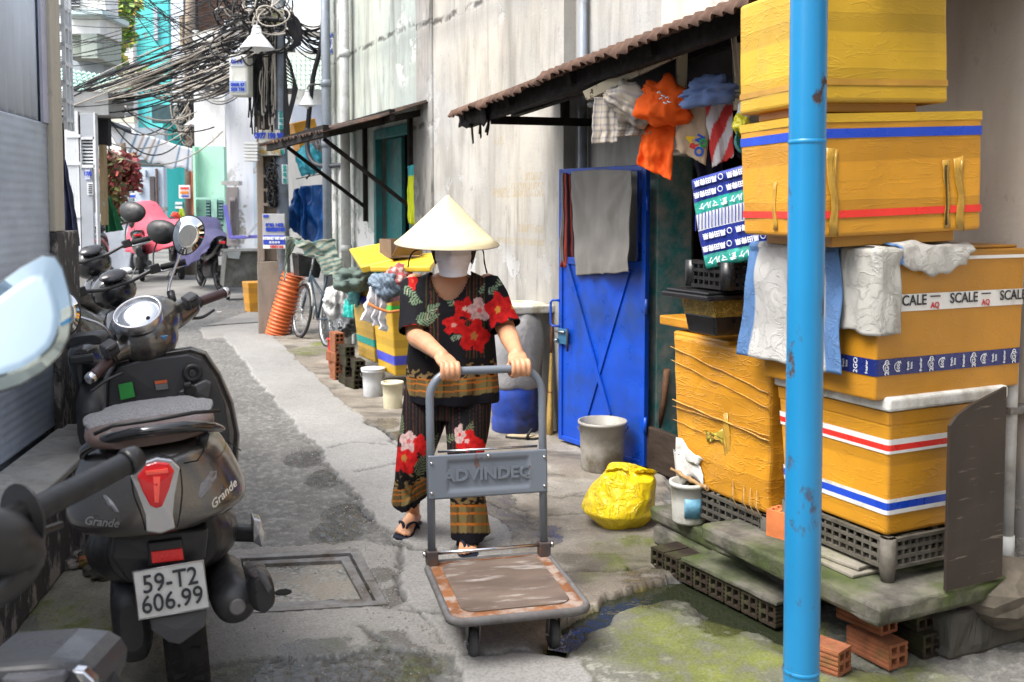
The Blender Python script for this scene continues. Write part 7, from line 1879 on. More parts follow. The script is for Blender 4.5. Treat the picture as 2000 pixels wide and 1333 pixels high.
bk = thing('basket', '', ''); del bk['label']; del bk['category']; bk.parent = bike
b = MB(); r = lambda w, d, z: [Vector((-w, .86, z)), Vector((w, .86, z)), Vector((w, .86 + d, z)), Vector((-w, .86 + d, z))]
b.loft([r(.12, .18, .74), r(.16, .25, 1.0)], cap=False, smooth=False); b.build('basket_mesh', BLKP, bk, solid=.008)
b = MB(); b.tube([(0, .95 + .36 * math.cos(a), .33 + .36 * math.sin(a)) for a in np.linspace(.6, 2.9, 12)], .02, 6, flat=.4); b.build('mudguard', M_('mudguard white', (.45, .44, .40), .5), bike)
b = MB(); b.tube([(0, .36 * math.cos(a), .33 + .36 * math.sin(a)) for a in np.linspace(.9, 3.0, 12)], .02, 6, flat=.4); b.build('mudguard', M_('mudguard white', None), bike)
def strp(i, j): return (.30, .31, .25) if (math.sin((i * .6 + j) * 26) + .5 * nz(i * 4, j * 4)) > -.2 else (.09, .16, .14)
drape('tarp', 'green and beige striped tarp thrown over the bicycle', [(560, 470), (648, 468), (668, 528), (612, 500)], 11.2, 10.5, CLP, 'tarp', amp=.05, nf=2.2, seed=4, colfn=strp, nu=34, nv=30, edge=.03, gather=.05)
drape('tarp', 'torn side of the striped tarp hanging over the basket', [(558, 462), (590, 466), (562, 498), (554, 556)], 11.3, 11.4, CLP, 'tarp', amp=.03, nf=1.5, seed=7, colfn=strp)
drape('tarp', 'near end of the striped tarp sagging onto the bicycle saddle', [(612, 498), (668, 505), (664, 540), (628, 535)], 10.8, 10.4, CLP, 'tarp', amp=.03, nf=2, seed=17, colfn=strp)
DUCT = M_('orange duct', (.58, .13, .03), .5, .18, 8, bump=.1, dirt=(.25, .08, .03), damt=.3)
P, R = interp([(*at(574, 536, 12.1), .12), (*at(562, 580, 12.1), .12), (*at(550, 620, 12.1), .12), (*at(541, 655, 12.1), .125)], 34)
b = MB(); b.tube(P, [.128 + (.018 if (k % 6) in (0, 1, 5) else -.012) for k in range(len(P))], 18); quick('ribbed_duct', 'bright orange ribbed plastic duct rising beside the concrete pole', 'duct', b, DUCT)
BTP = M_('blue tarp', (.012, .10, .34), .45, .25, 5, bump=.2, bscale=20)
drape('tarp', 'blue tarp draped over goods behind the bicycle', [(588, 364), (641, 360), (641, 482), (596, 476)], 12.6, 12.3, BTP, 'tarp', amp=.05, nf=2, seed=2, nu=34, nv=34, gather=.08)
drape('tarp', 'pulled-up corner of blue tarp with white hem near the pole', [(574, 370), (596, 366), (600, 470), (552, 440)], 12.5, 12.5, BTP, 'tarp', amp=.08, nf=1.5, seed=6, nu=30, nv=30, gather=.12, edge=.04)

# ================================================================ SMALL AWNING OVER THE TEAL DOOR
aw2 = thing('awning', 'small dark corrugated awning on iron struts over the teal doorway', 'awning', (JX, JY, 0), TH)
ya2, yb3 = rl(840, OFF)[0], 5.75
zw = rl(840, OFF, 199)[1]
b = MB(); corr(b, yb3 + .2, ya2 - .02, [(OFF - 1.00, zw - .27, -.03), (OFF - .5, zw - .13, -.03), (OFF - .005, zw + .01, -.0)], jag=.05, seed=4, amp=.014); b.build('roof_sheet', M_('dark sheet', (.045, .032, .026), .8, .4, 8, bump=.2, dirt=(.17, .09, .06), damt=.4), aw2, solid=.003)  # sheet dark all over with browner patches
b = MB(); b.bar((OFF - .95, ya2, zw - .29), (OFF - .95, yb3, zw - .30), .05, .10); b.build('eave_beam', BLACKW, aw2)
b = MB(); b.bar((OFF - .35, ya2, zw - .13), (OFF - .35, yb3, zw - .14), .05, .10); b.build('purlin', BLACKW, aw2)
for y in (ya2 + .2, lerp(ya2, yb3, .55), yb3 - .05):
    b = MB(); b.bar((OFF - .96, y, zw - .31), (OFF - .0, y, zw - .08), .04, .06); b.build('rafter', BLACKW, aw2)
for y in (yb3 - .45, ya2 + .45):
    b = MB(); b.bar((OFF - .85, y, zw - .33), (OFF - .02, y, zw - .95), .035, .035); b.build('strut', BLACKW, aw2)
    b = MB(); b.bar((OFF - .025, y, zw - 1.1), (OFF - .025, y, zw - .1), .04, .05); b.build('wall_plate', BLACKW, aw2)
drape('garment', 'yellow-green garment hung by the teal doorway', [(797, 325), (808, 322), (806, 440), (800, 436)], 9.2, 9.15, CLP, 'garment', amp=.02, nf=1.5, seed=2, colfn=lambda i, j: (.05, .30, .32) if j < .2 else (.55, .62, .03))

# ================================================================ CONCRETE POLE WITH BOXES
pp = gnd(533, 652); pk_ = px(pp.y)
CPOL = plaster('pole concrete', (.24, .20, .165), (.19, .16, .13), (.11, .09, .075), pamt=.5, mould=.4)
upole = thing('utility_pole', 'square concrete utility pole wrapped in cables at the middle distance', 'pole', (pp.x, pp.y, 0), TH * .35)
b = MB(); w0 = 26 * pk_
def hsec(z, w):
    return [Vector(p) for p in ((-w, -w * .8, z), (-w * .45, -w * .8, z), (-w * .45, -w * .25, z), (w * .45, -w * .25, z), (w * .45, -w * .8, z), (w, -w * .8, z), (w, w * .8, z), (-w, w * .8, z))]
b.loft([hsec(z, lerp(w0, w0 * .78, z / 7)) for z in (0.9, 2, 3, 4.5, 7)], smooth=False); b.box(-w0, w0, -w0 * .8, w0 * .8, 0, .9); b.build('shaft', CPOL, upole, bevel=.01)
for v in (345, 372, 400, 190, 225):
    z = at(533, v, pp.y).z; b = MB(); b.box(-w0 * .46, w0 * .46, -w0 * .8, -w0 * .6, z - .018, z + .018); b.build('rung', CPOL, upole, bevel=.004)
def panelbox(parent, u0, u1, v0, v1, Y, depth, mat, name, bevel=.006):
    a, c = at(u0, v0, Y), at(u1, v1, Y); b = MB(); b.box(a.x, c.x, Y, Y + depth, c.z, a.z); o = b.build(name, mat, parent, bevel=bevel); 
    if parent: o.matrix_parent_inverse = parent.matrix_world.inverted() if parent.matrix_world != Matrix() else (T(parent.location) @ parent.rotation_euler.to_matrix().to_4x4()).inverted()
    return o
def wtext(parent, txt, u, v, Y, hpx, mat, bold=.003, sx=1.0, name='lettering', rot=0):
    o = text_mb(txt, hpx * px(Y) * 1.35, .001, bold, sx=sx).build(name, mat, parent, recalc=False)
    if parent: o.matrix_parent_inverse = (T(parent.location) @ parent.rotation_euler.to_matrix().to_4x4()).inverted()
    o.location = at(u, v, Y); o.rotation_euler = (0, rot, 0); return o
INKBL = M_('blue print ink', (.02, .05, .38), .6); BOXG = M_('weathered cabinet', (.50, .50, .46), .6, .15, 10, dirt=(.30, .27, .2), damt=.5)
mb1 = thing('meter_box', 'weathered meter cabinet with phone numbers strapped to the concrete pole', 'cabinet', at(526, 305, 12.0))
panelbox(mb1, 505, 548, 254, 304, 12.0, .22, BOXG, 'cabinet'); panelbox(mb1, 508, 545, 280, 285, 11.99, .012, M_('orange strip', (.5, .12, .05), .6), 'strip')
wtext(mb1, '0977 190 955', 527, 266, 11.985, 11, INKBL, .006, .72); wtext(mb1, '454   1190', 527, 297, 11.985, 7, M_('ochre ink', (.35, .22, .05), .7), .004)
mb2 = thing('notice_board', 'white and blue internet notice board on the lower concrete pole', 'sign', at(535, 485, 11.95))
panelbox(mb2, 512, 557, 418, 486, 11.95, .06, M_('board grey', (.36, .36, .37), .6, .12), 'board'); panelbox(mb2, 514, 557, 460, 478, 11.935, .012, M_('board blue', (.02, .05, .42), .5), 'blue_panel', .001); panelbox(mb2, 514, 557, 479, 486, 11.935, .012, WHI_T, 'white_panel', .001); panelbox(mb2, 514, 524, 420, 425, 11.94, .012, M_('board blue', None), 'blue_corner', .001)
wtext(mb2, 'INTERNET WIFI VNPT', 536, 466, 11.925, 5.5, INKW, .004, .62); wtext(mb2, '◔ ◔ ◔ ◔', 536, 474, 11.925, 3.5, INKW, .002); wtext(mb2, '18001166', 540, 482.5, 11.925, 5, M_('red ink', None), .003); wtext(mb2, '0902 1475', 536, 440, 11.94, 6, INKBL, .004); wtext(mb2, '83020105', 538, 449, 11.94, 7, INKBL, .005)
cab = thing('cabinet', 'tall white electric cabinet with blue labels hung by the pole', 'cabinet', at(466, 188, 11.7))
panelbox(cab, 446, 485, 106, 187, 11.7, .25, M_('cabinet cream', (.60, .60, .55), .5, .08, dirt=(.4, .38, .3), damt=.3), 'case', .03); panelbox(cab, 448, 480, 158, 180, 11.69, .02, M_('label pale blue', (.35, .42, .60), .6, .25, 60), 'label', .002); panelbox(cab, 450, 478, 112, 130, 11.69, .02, M_('label pale', (.58, .62, .66), .6, .1), 'label', .002)
wtext(cab, '0914', 462, 121, 11.68, 8, INKBL, .003); wtext(cab, '0908 57', 464, 166, 11.68, 6, INKBL, .003); wtext(cab, '559 TM', 464, 175, 11.68, 6, INKBL, .003)
p, q = at(553, 445, 12.2), at(541, -60, 12.0)
gp_ = thing('steel_pole', 'grey round steel pipe pole with green phone stickers beside the concrete pole', 'pole', Vector((p.x, p.y, 0)))
b = MB(); b.tube([Vector((0.02, 0, 0)), p - gp_.location, q - gp_.location], .075, 18); b.build('tube', M_('pole grey paint', (.17, .20, .24), .5, .15, dirt=(.1, .1, .1)), gp_)
for (u0, u1, v0, v1) in ((543, 554, 220, 252), (546, 556, 268, 300), (550, 562, 322, 360)):
    o = panelbox(gp_, u0, u1, v0, v1, 12.02, .02, M_('sticker white', (.6, .64, .63), .6, .1), 'sticker', .002); wtext(gp_, '0243 559 557', (u0 + u1) / 2, (v0 + v1) / 2, 12.01, 6, M_('teal ink', (.02, .25, .24), .6), .004, .8, rot=math.pi / 2)
panelbox(gp_, 529, 552, 20, 48, 11.95, .02, M_('yellow plate', (.58, .55, .30), .5, .15), 'name_plate', .002); wtext(gp_, 'HEM 1150', 541, 40, 11.94, 6, M_('olive ink', (.28, .26, .05), .6), .003)
b = MB(); P0 = [Vector((w0 * 1.2 * math.cos(t) + pp.x - pp.x, 0, 0)) for t in (0,)]
for v in (64, 95, 178):
    z = at(533, v, pp.y).z; b = MB(); b.box(-w0 * 1.02, w0 * 1.9, -w0 * .84, w0 * .84, z - .02, z + .02); b.build('strap', steel, upole)
ENAM = M_('white enamel', (.70, .71, .72), .3, .06)
def shade(label, u, v, Y, wpx, hpx):
    c = at(u, v, Y); k = px(Y); r = wpx * k / 2; h = hpx * k; o = thing('street_lamp', label, 'lamp', c)
    b = MB(); b.lathe([(r, 0), (r * .99, .008), (r * .62, h * .45), (r * .30, h * .78), (r * .27, h), (r * .22, h), (r * .26, h * .76), (r * .58, h * .43), (r * .95, .004)], 40, None, cap=False); b.build('lamp_shade', ENAM, o)
    b = MB(); b.sphere((0, 0, h * .12), (r * .28, r * .28, h * .36), 16, 10); b.build('bulb', M_('bulb frosted', (.6, .6, .58), .3), o)
    b = MB(); b.lathe([(r * .27, h), (r * .2, h * 1.15), (.01, h * 1.2)], 16); b.build('cap', ENAM, o)
    b = MB(); P, R = interp([(0, 0, h * 1.15, .012), (.04, .05, h * 1.6, .012), (.25, .25, h * 1.7, .012)], 5); b.tube(P, R, 6); b.build('arm', steel, o)
    return o
shade('large white enamel street lamp shade in front of the cable-wrapped pole', 502, 96, 11.4, 66, 38)
shade('small white enamel lamp shade above the dark awning tip', 600, 207, 11.8, 34, 26)
bxm = thing('junction_box', 'pale ribbed junction box hanging left of the concrete pole', 'junction box', at(489, 316, 11.9))
for k in range(6): panelbox(bxm, 476, 503, 278 + k * 6.4, 283 + k * 6.4, 11.9, .12, M_('pale ribbed plastic', (.52, .53, .52), .5, .1), 'rib', .004)
panelbox(bxm, 478, 501, 278, 315, 11.92, .10, M_('pale ribbed plastic', None), 'case', .004)
# ================================================================ NEAR LEFT HOUSE
PZ = .43
LE = gnd(112, 829, PZ); L0 = gnd(0, 912, PZ); _d = (LE - L0).normalized(); LA = math.atan2(-_d.x, _d.y)
lh = thing('house', 'corrugated metal sided house with beige corner post along the left edge', 'house', (LE.x, LE.y, 0), LA)
# local: y=0 at the corner post, wall runs to -y (towards the camera), face looks to +x
GALV = M_('pale galvanised sheet', (.58, .66, .76), .45, .10, 3, metal=.1, dirt=(.48, .54, .62), dscale=2, damt=.4, stretch=(1, 1, .3))
GALD = M_('grey mesh sheet', (.46, .53, .63), .5, .12, 3, metal=.1, dirt=(.38, .44, .52), dscale=2, damt=.4)
zsp = at(40, 226, 4.6).z
b = MB(); n = 220; rows = []
for z in (zsp - .02, zsp + .5, zsp + 1.0):
    rows.append([Vector((.012 * (abs(((y_ / .11) % 1.0) - .5) * 4 - 1), y_, z)) for y_ in np.linspace(-4.2, -.12, n)])
b.loft(rows, cap=False, closed=False); b.build('upper_sheet', GALV, lh, solid=.003)
b = MB(); rows = []
for k, z in enumerate(np.linspace(PZ + .02, zsp, 150)):
    rows.append([Vector((.020 + .001 * math.sin(k * math.pi / 2 + math.pi / 4), y_, z)) for y_ in (-4.2, -3, -2, -1, -.115)])
b.loft(rows, cap=False, closed=False); b.build('lower_sheet', GALD, lh, solid=.003)
b = MB(); b.box(.018, .032, -.20, -.11, zsp, zsp + 1.0); b.build('edge_strip', M_('lilac flashing', (.38, .39, .48), .4, .1), lh)
BEI = plaster('beige post', (.46, .43, .36), (.42, .40, .35), (.33, .31, .27), pamt=.2, mould=.15)
STONE = NM('dark peeling render'); _v = STONE.noise(9, 7, .68, STONE.vec((1, 1, .6))); STONE.bump(_v, 1.0, .04)
STONEM = STONE.done(STONE.mix(STONE.ramp(_v, [(.5, 0), (.58, 1)]), (.055, .05, .048), (.30, .27, .24)), .9)
zst = at(112, 452, LE.y).z
b = MB(); b.box(-.2, .05, -.11, .06, zst, 3.1); b.build('corner_post', BEI, lh, bevel=.006)
b = MB(); b.box(-.2, .055, -.11, .30, 0, zst - .002); b.build('post_foot', STONEM, lh, bevel=.01)
b = MB(); b.box(-1.5, -.2, .02, .06, zst, 3.0); b.build('end_wall', GALV, lh)
b = MB()
for k in range(7):
    z = at(112, 240 - k * 36, LE.y + .2).z; b.box(-.05, .06, .10, .24, z, z + .02)
for y_ in (.10, .17, .23): b.box(.045, .062, y_, y_ + .012, at(112, 250, LE.y).z, at(112, -20, LE.y).z)
b.build('lattice', M_('white lattice paint', (.52, .55, .58), .5), lh)
PLN = plaster('plinth cement', (.44, .43, .40), (.36, .35, .33), (.17, .16, .14), pamt=.6, mould=.5)
pe = gnd(157, 890, PZ); wdt = ((pe - LE).dot(Vector((math.cos(LA), math.sin(LA), 0))))
b = MB(); b.box(.03, wdt, -4.2, -.02, 0, PZ - .035); b.build('plinth_face', STONEM, lh, bevel=.012)
b = MB(); b.box(.026, wdt + .012, -4.2, -.005, PZ - .034, PZ); b.build('plinth_top', PLN, lh, bevel=.008)
b = MB(); b.box(-.3, -.02, -4.2, -.12, 0, 2.9); b.build('inner_wall', GALD, lh)
random.seed(3)
for k, (u, v) in enumerate(((150, 1092), (166, 1106), (183, 1122), (176, 1096), (200, 1132), (140, 1110))):
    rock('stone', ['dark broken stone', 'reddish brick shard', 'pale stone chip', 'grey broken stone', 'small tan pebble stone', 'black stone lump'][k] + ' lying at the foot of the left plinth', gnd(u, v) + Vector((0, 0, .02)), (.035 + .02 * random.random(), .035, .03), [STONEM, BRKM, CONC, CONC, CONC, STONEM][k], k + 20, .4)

# ================================================================ BACKGROUND HOUSES
def bmat(name, col, rough=.75, streak=.5): 
    if name in _MC: return _MC[name]
    _MC[name] = plaster(name, col, tuple(c * .9 for c in col), tuple(c * .72 for c in col), pamt=.2, mould=.3 * streak); return _MC[name]
def fbox(parent, u0, u1, v0, v1, Y, depth, mat, name, bevel=0.0):
    depth = min(depth, .25) if Y > 17 else depth
    return panelbox(parent, u0, u1, v0, v1, Y, depth, mat, name, bevel)
def bthing(name, label, cat, u, Y): return thing(name, label, cat, Vector((at(u, 405, Y).x, Y, 0)))
WHP = M_('white metal paint', (.56, .58, .60), .45, .08, dirt=(.4, .4, .4), damt=.2); GRP = M_('grey gate sheet', (.30, .32, .35), .5, .1)
gh = bthing('house', 'narrow house with white grille gate and louvred panel beyond the motorbikes', 'house', 160, 12)
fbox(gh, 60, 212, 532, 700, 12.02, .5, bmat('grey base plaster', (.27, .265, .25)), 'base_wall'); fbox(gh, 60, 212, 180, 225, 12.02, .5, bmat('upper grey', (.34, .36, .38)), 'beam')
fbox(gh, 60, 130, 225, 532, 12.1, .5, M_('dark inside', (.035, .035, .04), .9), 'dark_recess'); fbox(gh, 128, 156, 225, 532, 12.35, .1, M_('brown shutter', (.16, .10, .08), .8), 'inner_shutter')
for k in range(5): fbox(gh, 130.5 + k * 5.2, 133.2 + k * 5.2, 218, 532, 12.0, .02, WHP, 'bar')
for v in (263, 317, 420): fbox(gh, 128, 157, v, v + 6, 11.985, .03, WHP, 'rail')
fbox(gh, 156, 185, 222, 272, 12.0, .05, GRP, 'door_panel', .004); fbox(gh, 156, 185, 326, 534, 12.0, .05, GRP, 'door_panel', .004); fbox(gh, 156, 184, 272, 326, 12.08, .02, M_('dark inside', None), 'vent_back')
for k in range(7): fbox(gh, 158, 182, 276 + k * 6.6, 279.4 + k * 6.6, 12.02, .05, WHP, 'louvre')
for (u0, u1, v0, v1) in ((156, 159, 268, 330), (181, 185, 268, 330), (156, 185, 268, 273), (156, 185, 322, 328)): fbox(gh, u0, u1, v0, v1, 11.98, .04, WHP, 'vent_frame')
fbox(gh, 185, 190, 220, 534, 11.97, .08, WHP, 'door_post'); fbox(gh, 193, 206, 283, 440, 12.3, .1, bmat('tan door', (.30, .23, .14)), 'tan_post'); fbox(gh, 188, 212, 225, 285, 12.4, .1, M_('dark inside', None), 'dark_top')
fbox(gh, 166, 176, 332, 351, 11.985, .012, M_('sign lilac', (.45, .47, .62), .6), 'number_sign'); wtext(gh, '17/8', 171, 340, 11.97, 8, INKBL, .004, .8); fbox(gh, 170, 182, 357, 381, 11.985, .012, M_('sign lilac2', (.60, .62, .64), .6), 'notice')
for k in range(5): fbox(gh, 172, 180, 360 + k * 4, 361.6 + k * 4, 11.975, .006, INKB, 'notice_line')
drape('cloth', 'dark navy folded parasol cloth hanging at the wall corner', [(118, 312), (128, 312), (158, 480), (120, 492)], 7.6, 7.6, M_('navy canvas', (.018, .02, .045), .85, .2), 'cloth', amp=.03, nf=2, seed=3)
bh = bthing('house', 'white balconied house high above the mint tiled roof', 'house', 160, 15)
fbox(bh, 60, 206, -60, 20, 15.3, .5, bmat('balcony white', (.76, .78, .80)), 'upper_wall'); fbox(bh, 124, 200, 18, 28, 14.4, 1.0, bmat('pale blue trim', (.55, .68, .74)), 'coping'); fbox(bh, 124, 196, 28, 66, 14.6, .8, bmat('balcony white', None), 'parapet')
fbox(bh, 124, 160, 66, 112, 14.75, .8, bmat('green grey soffit', (.35, .40, .36)), 'soffit_box'); fbox(bh, 158, 190, 66, 114, 14.6, .9, bmat('pale green soffit', (.42, .48, .44)), 'soffit_box'); fbox(bh, 60, 202, 110, 160, 15.2, .5, bmat('blue grey wall', (.42, .48, .54)), 'lower_wall')
fbox(bh, 128, 154, -30, 14, 15.25, .04, M_('window dark', (.05, .05, .055), .2), 'window'); 
for k in range(4): fbox(bh, 127, 155, -8 + k * 6, -6.5 + k * 6, 15.2, .03, WHP, 'window_bar')
# mint roof of overlapping tiles
mr = bthing('tiled_roof', 'mint green tiled canopy roof over the grille gate', 'roof', 190, 13)
MINTT = M_('mint tiles', (.46, .68, .60), .6, .15, 4, dirt=(.28, .40, .36), damt=.4)
mI = T(mr.location).inverted()
for r in range(6):
    t = r / 6; yA, yB = lerp(12.2, 13.6, t), lerp(12.2, 13.6, (r + 1) / 6 + .05)
    vL = lambda u, q: lerp(lerp(183, 188, (u - 118) / 145), lerp(138, 158, (u - 118) / 120), q)
    for k in range(12):
        u0, u1 = lerp(118, 262 - t * 26, k / 12), lerp(118, 262 - t * 26, (k + 1) / 12)
        P_ = [mI @ at(u0, vL(u0, t), yA), mI @ at(u1, vL(u1, t), yA), mI @ at(u1, vL(u1, (r + 1) / 6 + .02), yB), mI @ at(u0, vL(u0, (r + 1) / 6 + .02), yB)]
        b = MB(); b.grid(5, 3, lambda i, j: P_[0].lerp(P_[1], i).lerp(P_[3].lerp(P_[2], i), j) + Vector((0, 0, .035 * math.sin(i * math.pi) + .03 * (1 - j)))); b.build('roof_tile', MINTT, mr, solid=.015)
b = MB(); b.tube([mI @ at(118, 186, 12.2), mI @ at(262, 191, 12.2)], .03, 6); b.build('fascia', BLACKW, mr)
wh = bthing('house', 'bright white house behind the climbing tree', 'house', 232, 30)
fbox(wh, 196, 268, -60, 460, 30, 3, bmat('bright white wall', (.82, .82, .82)), 'wall')
for (u0, u1, v0, v1) in ((228, 250, 52, 72), (203, 222, 40, 60)):
    w_ = fbox(wh, u0, u1, v0, v1, 29.95, .1, M_('pale pane', (.45, .52, .58), .2), 'window')
    for k in range(3): fbox(wh, lerp(u0, u1, (k + .5) / 3) - .5, lerp(u0, u1, (k + .5) / 3) + .5, v0, v1, 29.9, .06, WHP, 'window_bar')
for k in range(6): fbox(wh, 243, 258, 168 + k * 10.5, 174 + k * 10.5, 29.9, .2, M_('vent dark', (.10, .11, .12), .8), 'vent_slot')
fbox(wh, 200, 262, 228, 240, 29.2, .9, bmat('cream ledge', (.6, .58, .5)), 'ledge'); fbox(wh, 203, 222, 102, 107, 29.9, .1, M_('purple sign', (.25, .05, .35), .6), 'sign')
fbox(wh, 205, 240, 118, 122, 29.6, .4, WHP, 'balcony_rail'); fbox(wh, 205, 240, 148, 152, 29.6, .4, WHP, 'balcony_rail')
tt = bthing('house', 'tall turquoise tower house with a slit window', 'house', 300, 34)
TUR = bmat('turquoise wall', (.12, .62, .64)); fbox(tt, 262, 338, -80, 470, 34, 4, TUR, 'wall'); fbox(tt, 299, 308, 14, 80, 33.9, .2, M_('pale pane', None), 'slit_window'); fbox(tt, 262, 266, 60, 260, 33.8, .3, bmat('bright white wall', None), 'corner_trim')
tb_ = bthing('house', 'dark teal ground floor at the far bend of the alley', 'house', 345, 29)
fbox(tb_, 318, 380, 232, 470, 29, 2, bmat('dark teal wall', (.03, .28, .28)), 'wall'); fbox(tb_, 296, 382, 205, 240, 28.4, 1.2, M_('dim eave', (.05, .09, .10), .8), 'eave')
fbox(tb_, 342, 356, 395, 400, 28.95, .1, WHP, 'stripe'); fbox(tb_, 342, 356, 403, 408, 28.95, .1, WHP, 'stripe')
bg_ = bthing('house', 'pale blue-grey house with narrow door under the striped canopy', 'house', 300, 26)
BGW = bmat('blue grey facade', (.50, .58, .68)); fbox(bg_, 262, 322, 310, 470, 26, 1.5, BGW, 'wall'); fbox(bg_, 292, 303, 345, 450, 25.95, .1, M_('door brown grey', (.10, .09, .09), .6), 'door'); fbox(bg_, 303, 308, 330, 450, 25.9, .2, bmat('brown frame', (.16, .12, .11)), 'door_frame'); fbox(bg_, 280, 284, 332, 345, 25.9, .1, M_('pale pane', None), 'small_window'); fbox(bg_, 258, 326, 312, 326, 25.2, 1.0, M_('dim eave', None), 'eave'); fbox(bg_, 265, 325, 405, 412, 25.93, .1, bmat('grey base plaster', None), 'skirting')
fbox(bg_, 268, 275, 358, 378, 25.9, .2, M_('cream box', (.5, .5, .46), .6), 'meter_case'); fbox(bg_, 262, 322, 250, 312, 26.4, 1, bmat('upper blue grey', (.30, .36, .42)), 'upper_wall')
gt = bthing('gate', 'light blue barred gate below the hanging red plants', 'gate', 235, 24)
fbox(gt, 214, 262, 360, 470, 24.4, .1, M_('gate backing', (.22, .27, .30), .8), 'backing')
for k in range(9): fbox(gt, 222 + k * 3.4, 223.8 + k * 3.4, 368, 428, 24, .06, M_('light blue paint', (.35, .50, .55), .5), 'bar')
for v in (368, 398, 426): fbox(gt, 220, 252, v, v + 3, 23.97, .05, M_('light blue paint', None), 'rail')
sg = bthing('sign', 'small white sign with red band at the end of the alley', 'sign', 254, 23.5); fbox(sg, 244, 265, 394, 415, 23.5, .05, WHI_T, 'board'); fbox(sg, 244, 265, 409, 415, 23.48, .02, RED_T, 'band'); fbox(sg, 251, 262, 401, 403, 23.48, .02, RED_T, 'line'); fbox(sg, 251, 262, 405, 406.5, 23.48, .02, RED_T, 'line')
sg = bthing('sign', 'small blue and white sign above the red banded sign', 'sign', 258, 23.4); fbox(sg, 251, 264, 378, 388, 23.4, .05, WHI_T, 'board'); fbox(sg, 251, 264, 381, 386, 23.38, .02, BLU_T, 'band')
rb = bthing('house', 'rusty sheet metal upper storey behind the cables', 'house', 410, 28)
fbox(rb, 382, 480, -80, 130, 28, 2, RUSTM, 'sheet_wall'); fbox(rb, 356, 384, -80, 140, 27.5, .6, M_('dark gable', (.06, .055, .06), .8), 'dark_post'); fbox(rb, 350, 357, 30, 90, 27.8, .4, bmat('tan pier', (.45, .38, .26)), 'pier'); fbox(rb, 392, 440, 60, 160, 27.6, .3, bmat('tan pier2', (.40, .31, .20)), 'tan_panel')
# right-hand houses further on
mh_ = bthing('house', 'mint green and whitewashed house beyond the purple covered bike', 'house', 410, 20.5)
MINT = bmat('mint wall', (.42, .74, .60)); WSH = plaster('rain streaked white', (.76, .78, .80), (.70, .72, .74), (.42, .38, .34), pamt=.5, mould=.9)
fbox(mh_, 376, 440, 60, 288, 20.52, 1, WSH, 'upper_wall'); fbox(mh_, 376, 440, 286, 470, 20.5, 1, MINT, 'lower_wall')
for (u0, u1) in ((402, 410), (426, 434)):
    w_ = fbox(mh_, u0, u1, 392, 430, 20.42, .1, M_('shutter navy', (.03, .06, .10), .6), 'shutter')
    for k in range(6): fbox(mh_, u0, u1, 394 + k * 6, 396.5 + k * 6, 20.38, .05, M_('shutter mint', (.22, .40, .36), .6), 'shutter_slat')
fbox(mh_, 412, 424, 390, 430, 20.4, .1, M_('mint frame', (.36, .62, .52), .6), 'window_frame'); fbox(mh_, 382, 440, 386, 390, 20.0, .5, bmat('mint ledge', (.35, .6, .5)), 'ledge'); fbox(mh_, 376, 384, 286, 470, 20.3, .2, bmat('mint pier', (.40, .72, .56)), 'pier')
pw = bthing('house', 'pale lilac-grey house with hooded door left of the concrete pole', 'house', 475, 18)
PLW = plaster('pale lilac plaster', (.66, .70, .78), (.62, .66, .73), (.50, .53, .60), pamt=.2, mould=.25)
fbox(pw, 438, 530, 40, 500, 18, 1, PLW, 'wall'); fbox(pw, 441, 466, 366, 480, 17.97, .1, bmat('grey door', (.30, .28, .29)), 'door'); fbox(pw, 448, 461, 386, 470, 17.94, .06, M_('door slats', (.34, .31, .32), .7), 'door_leaf'); fbox(pw, 432, 466, 354, 362, 17.6, .5, bmat('hood cement', (.48, .48, .48)), 'door_hood'); fbox(pw, 494, 503, 300, 480, 17.9, .15, bmat('sky blue pier', (.48, .58, .68)), 'pier')
for k in range(4): fbox(pw, 449.5 + k * 2.9, 450.7 + k * 2.9, 392, 465, 17.92, .03, M_('dark inside', None), 'door_slot')
yh = bthing('house', 'cluttered yard house with green tiled eave behind the steel pole', 'house', 600, 16)
fbox(yh, 552, 655, 100, 520, 16, .6, bmat('yard wall', (.56, .56, .54)), 'wall'); fbox(yh, 556, 660, 10, 62, 16.6, .6, bmat('bright white wall', None), 'upper_wall'); fbox(yh, 570, 630, 205, 300, 15.9, .2, bmat('yard lilac', (.45, .50, .60)), 'side_wall')
GRT = M_('pale green roof tiles', (.42, .50, .44), .7, .15, 5)
yI = T(yh.location).inverted()
for r in range(7):
    for k in range(9):
        u0, u1 = 562 + k * 9, 571 + k * 9; v0 = 178 - r * 9.5; P_ = [yI @ at(u, v, Y) for (u, v, Y) in ((u0, v0, 14.6 + r * .2), (u1, v0, 14.6 + r * .2), (u1, v0 - 10.5, 14.83 + r * .2), (u0, v0 - 10.5, 14.83 + r * .2))]
        b = MB(); b.grid(4, 3, lambda i, j: P_[0].lerp(P_[1], i).lerp(P_[3].lerp(P_[2], i), j) + Vector((0, -.03 * (1 - j), .025 * math.sin(i * math.pi)))); b.build('roof_tile', GRT, yh, solid=.012)
FoamBox('foam_box', 'orange-yellow foam box hung high under the dark awning', at(592, 318, 12.9), TH, .3, .35, .52, Y_OR, .01, lean=rad(-14))
bundle('plastic_bag', 'teal plastic bag stuffed under the dark awning', 604, 312, 12.2, 54, 60, M_('teal film bright', (.05, .36, .46), .3, .15, bump=.3), 3.6, cat='bag', dep=.15, amp=.4)
bundle('plastic_bag', 'grey crumpled plastic bag beside the drain pipe', 624, 295, 12.4, 36, 60, M_('grey film', (.22, .20, .20), .25, .2, bump=.4), 7.6, cat='bag', dep=.15, amp=.4)
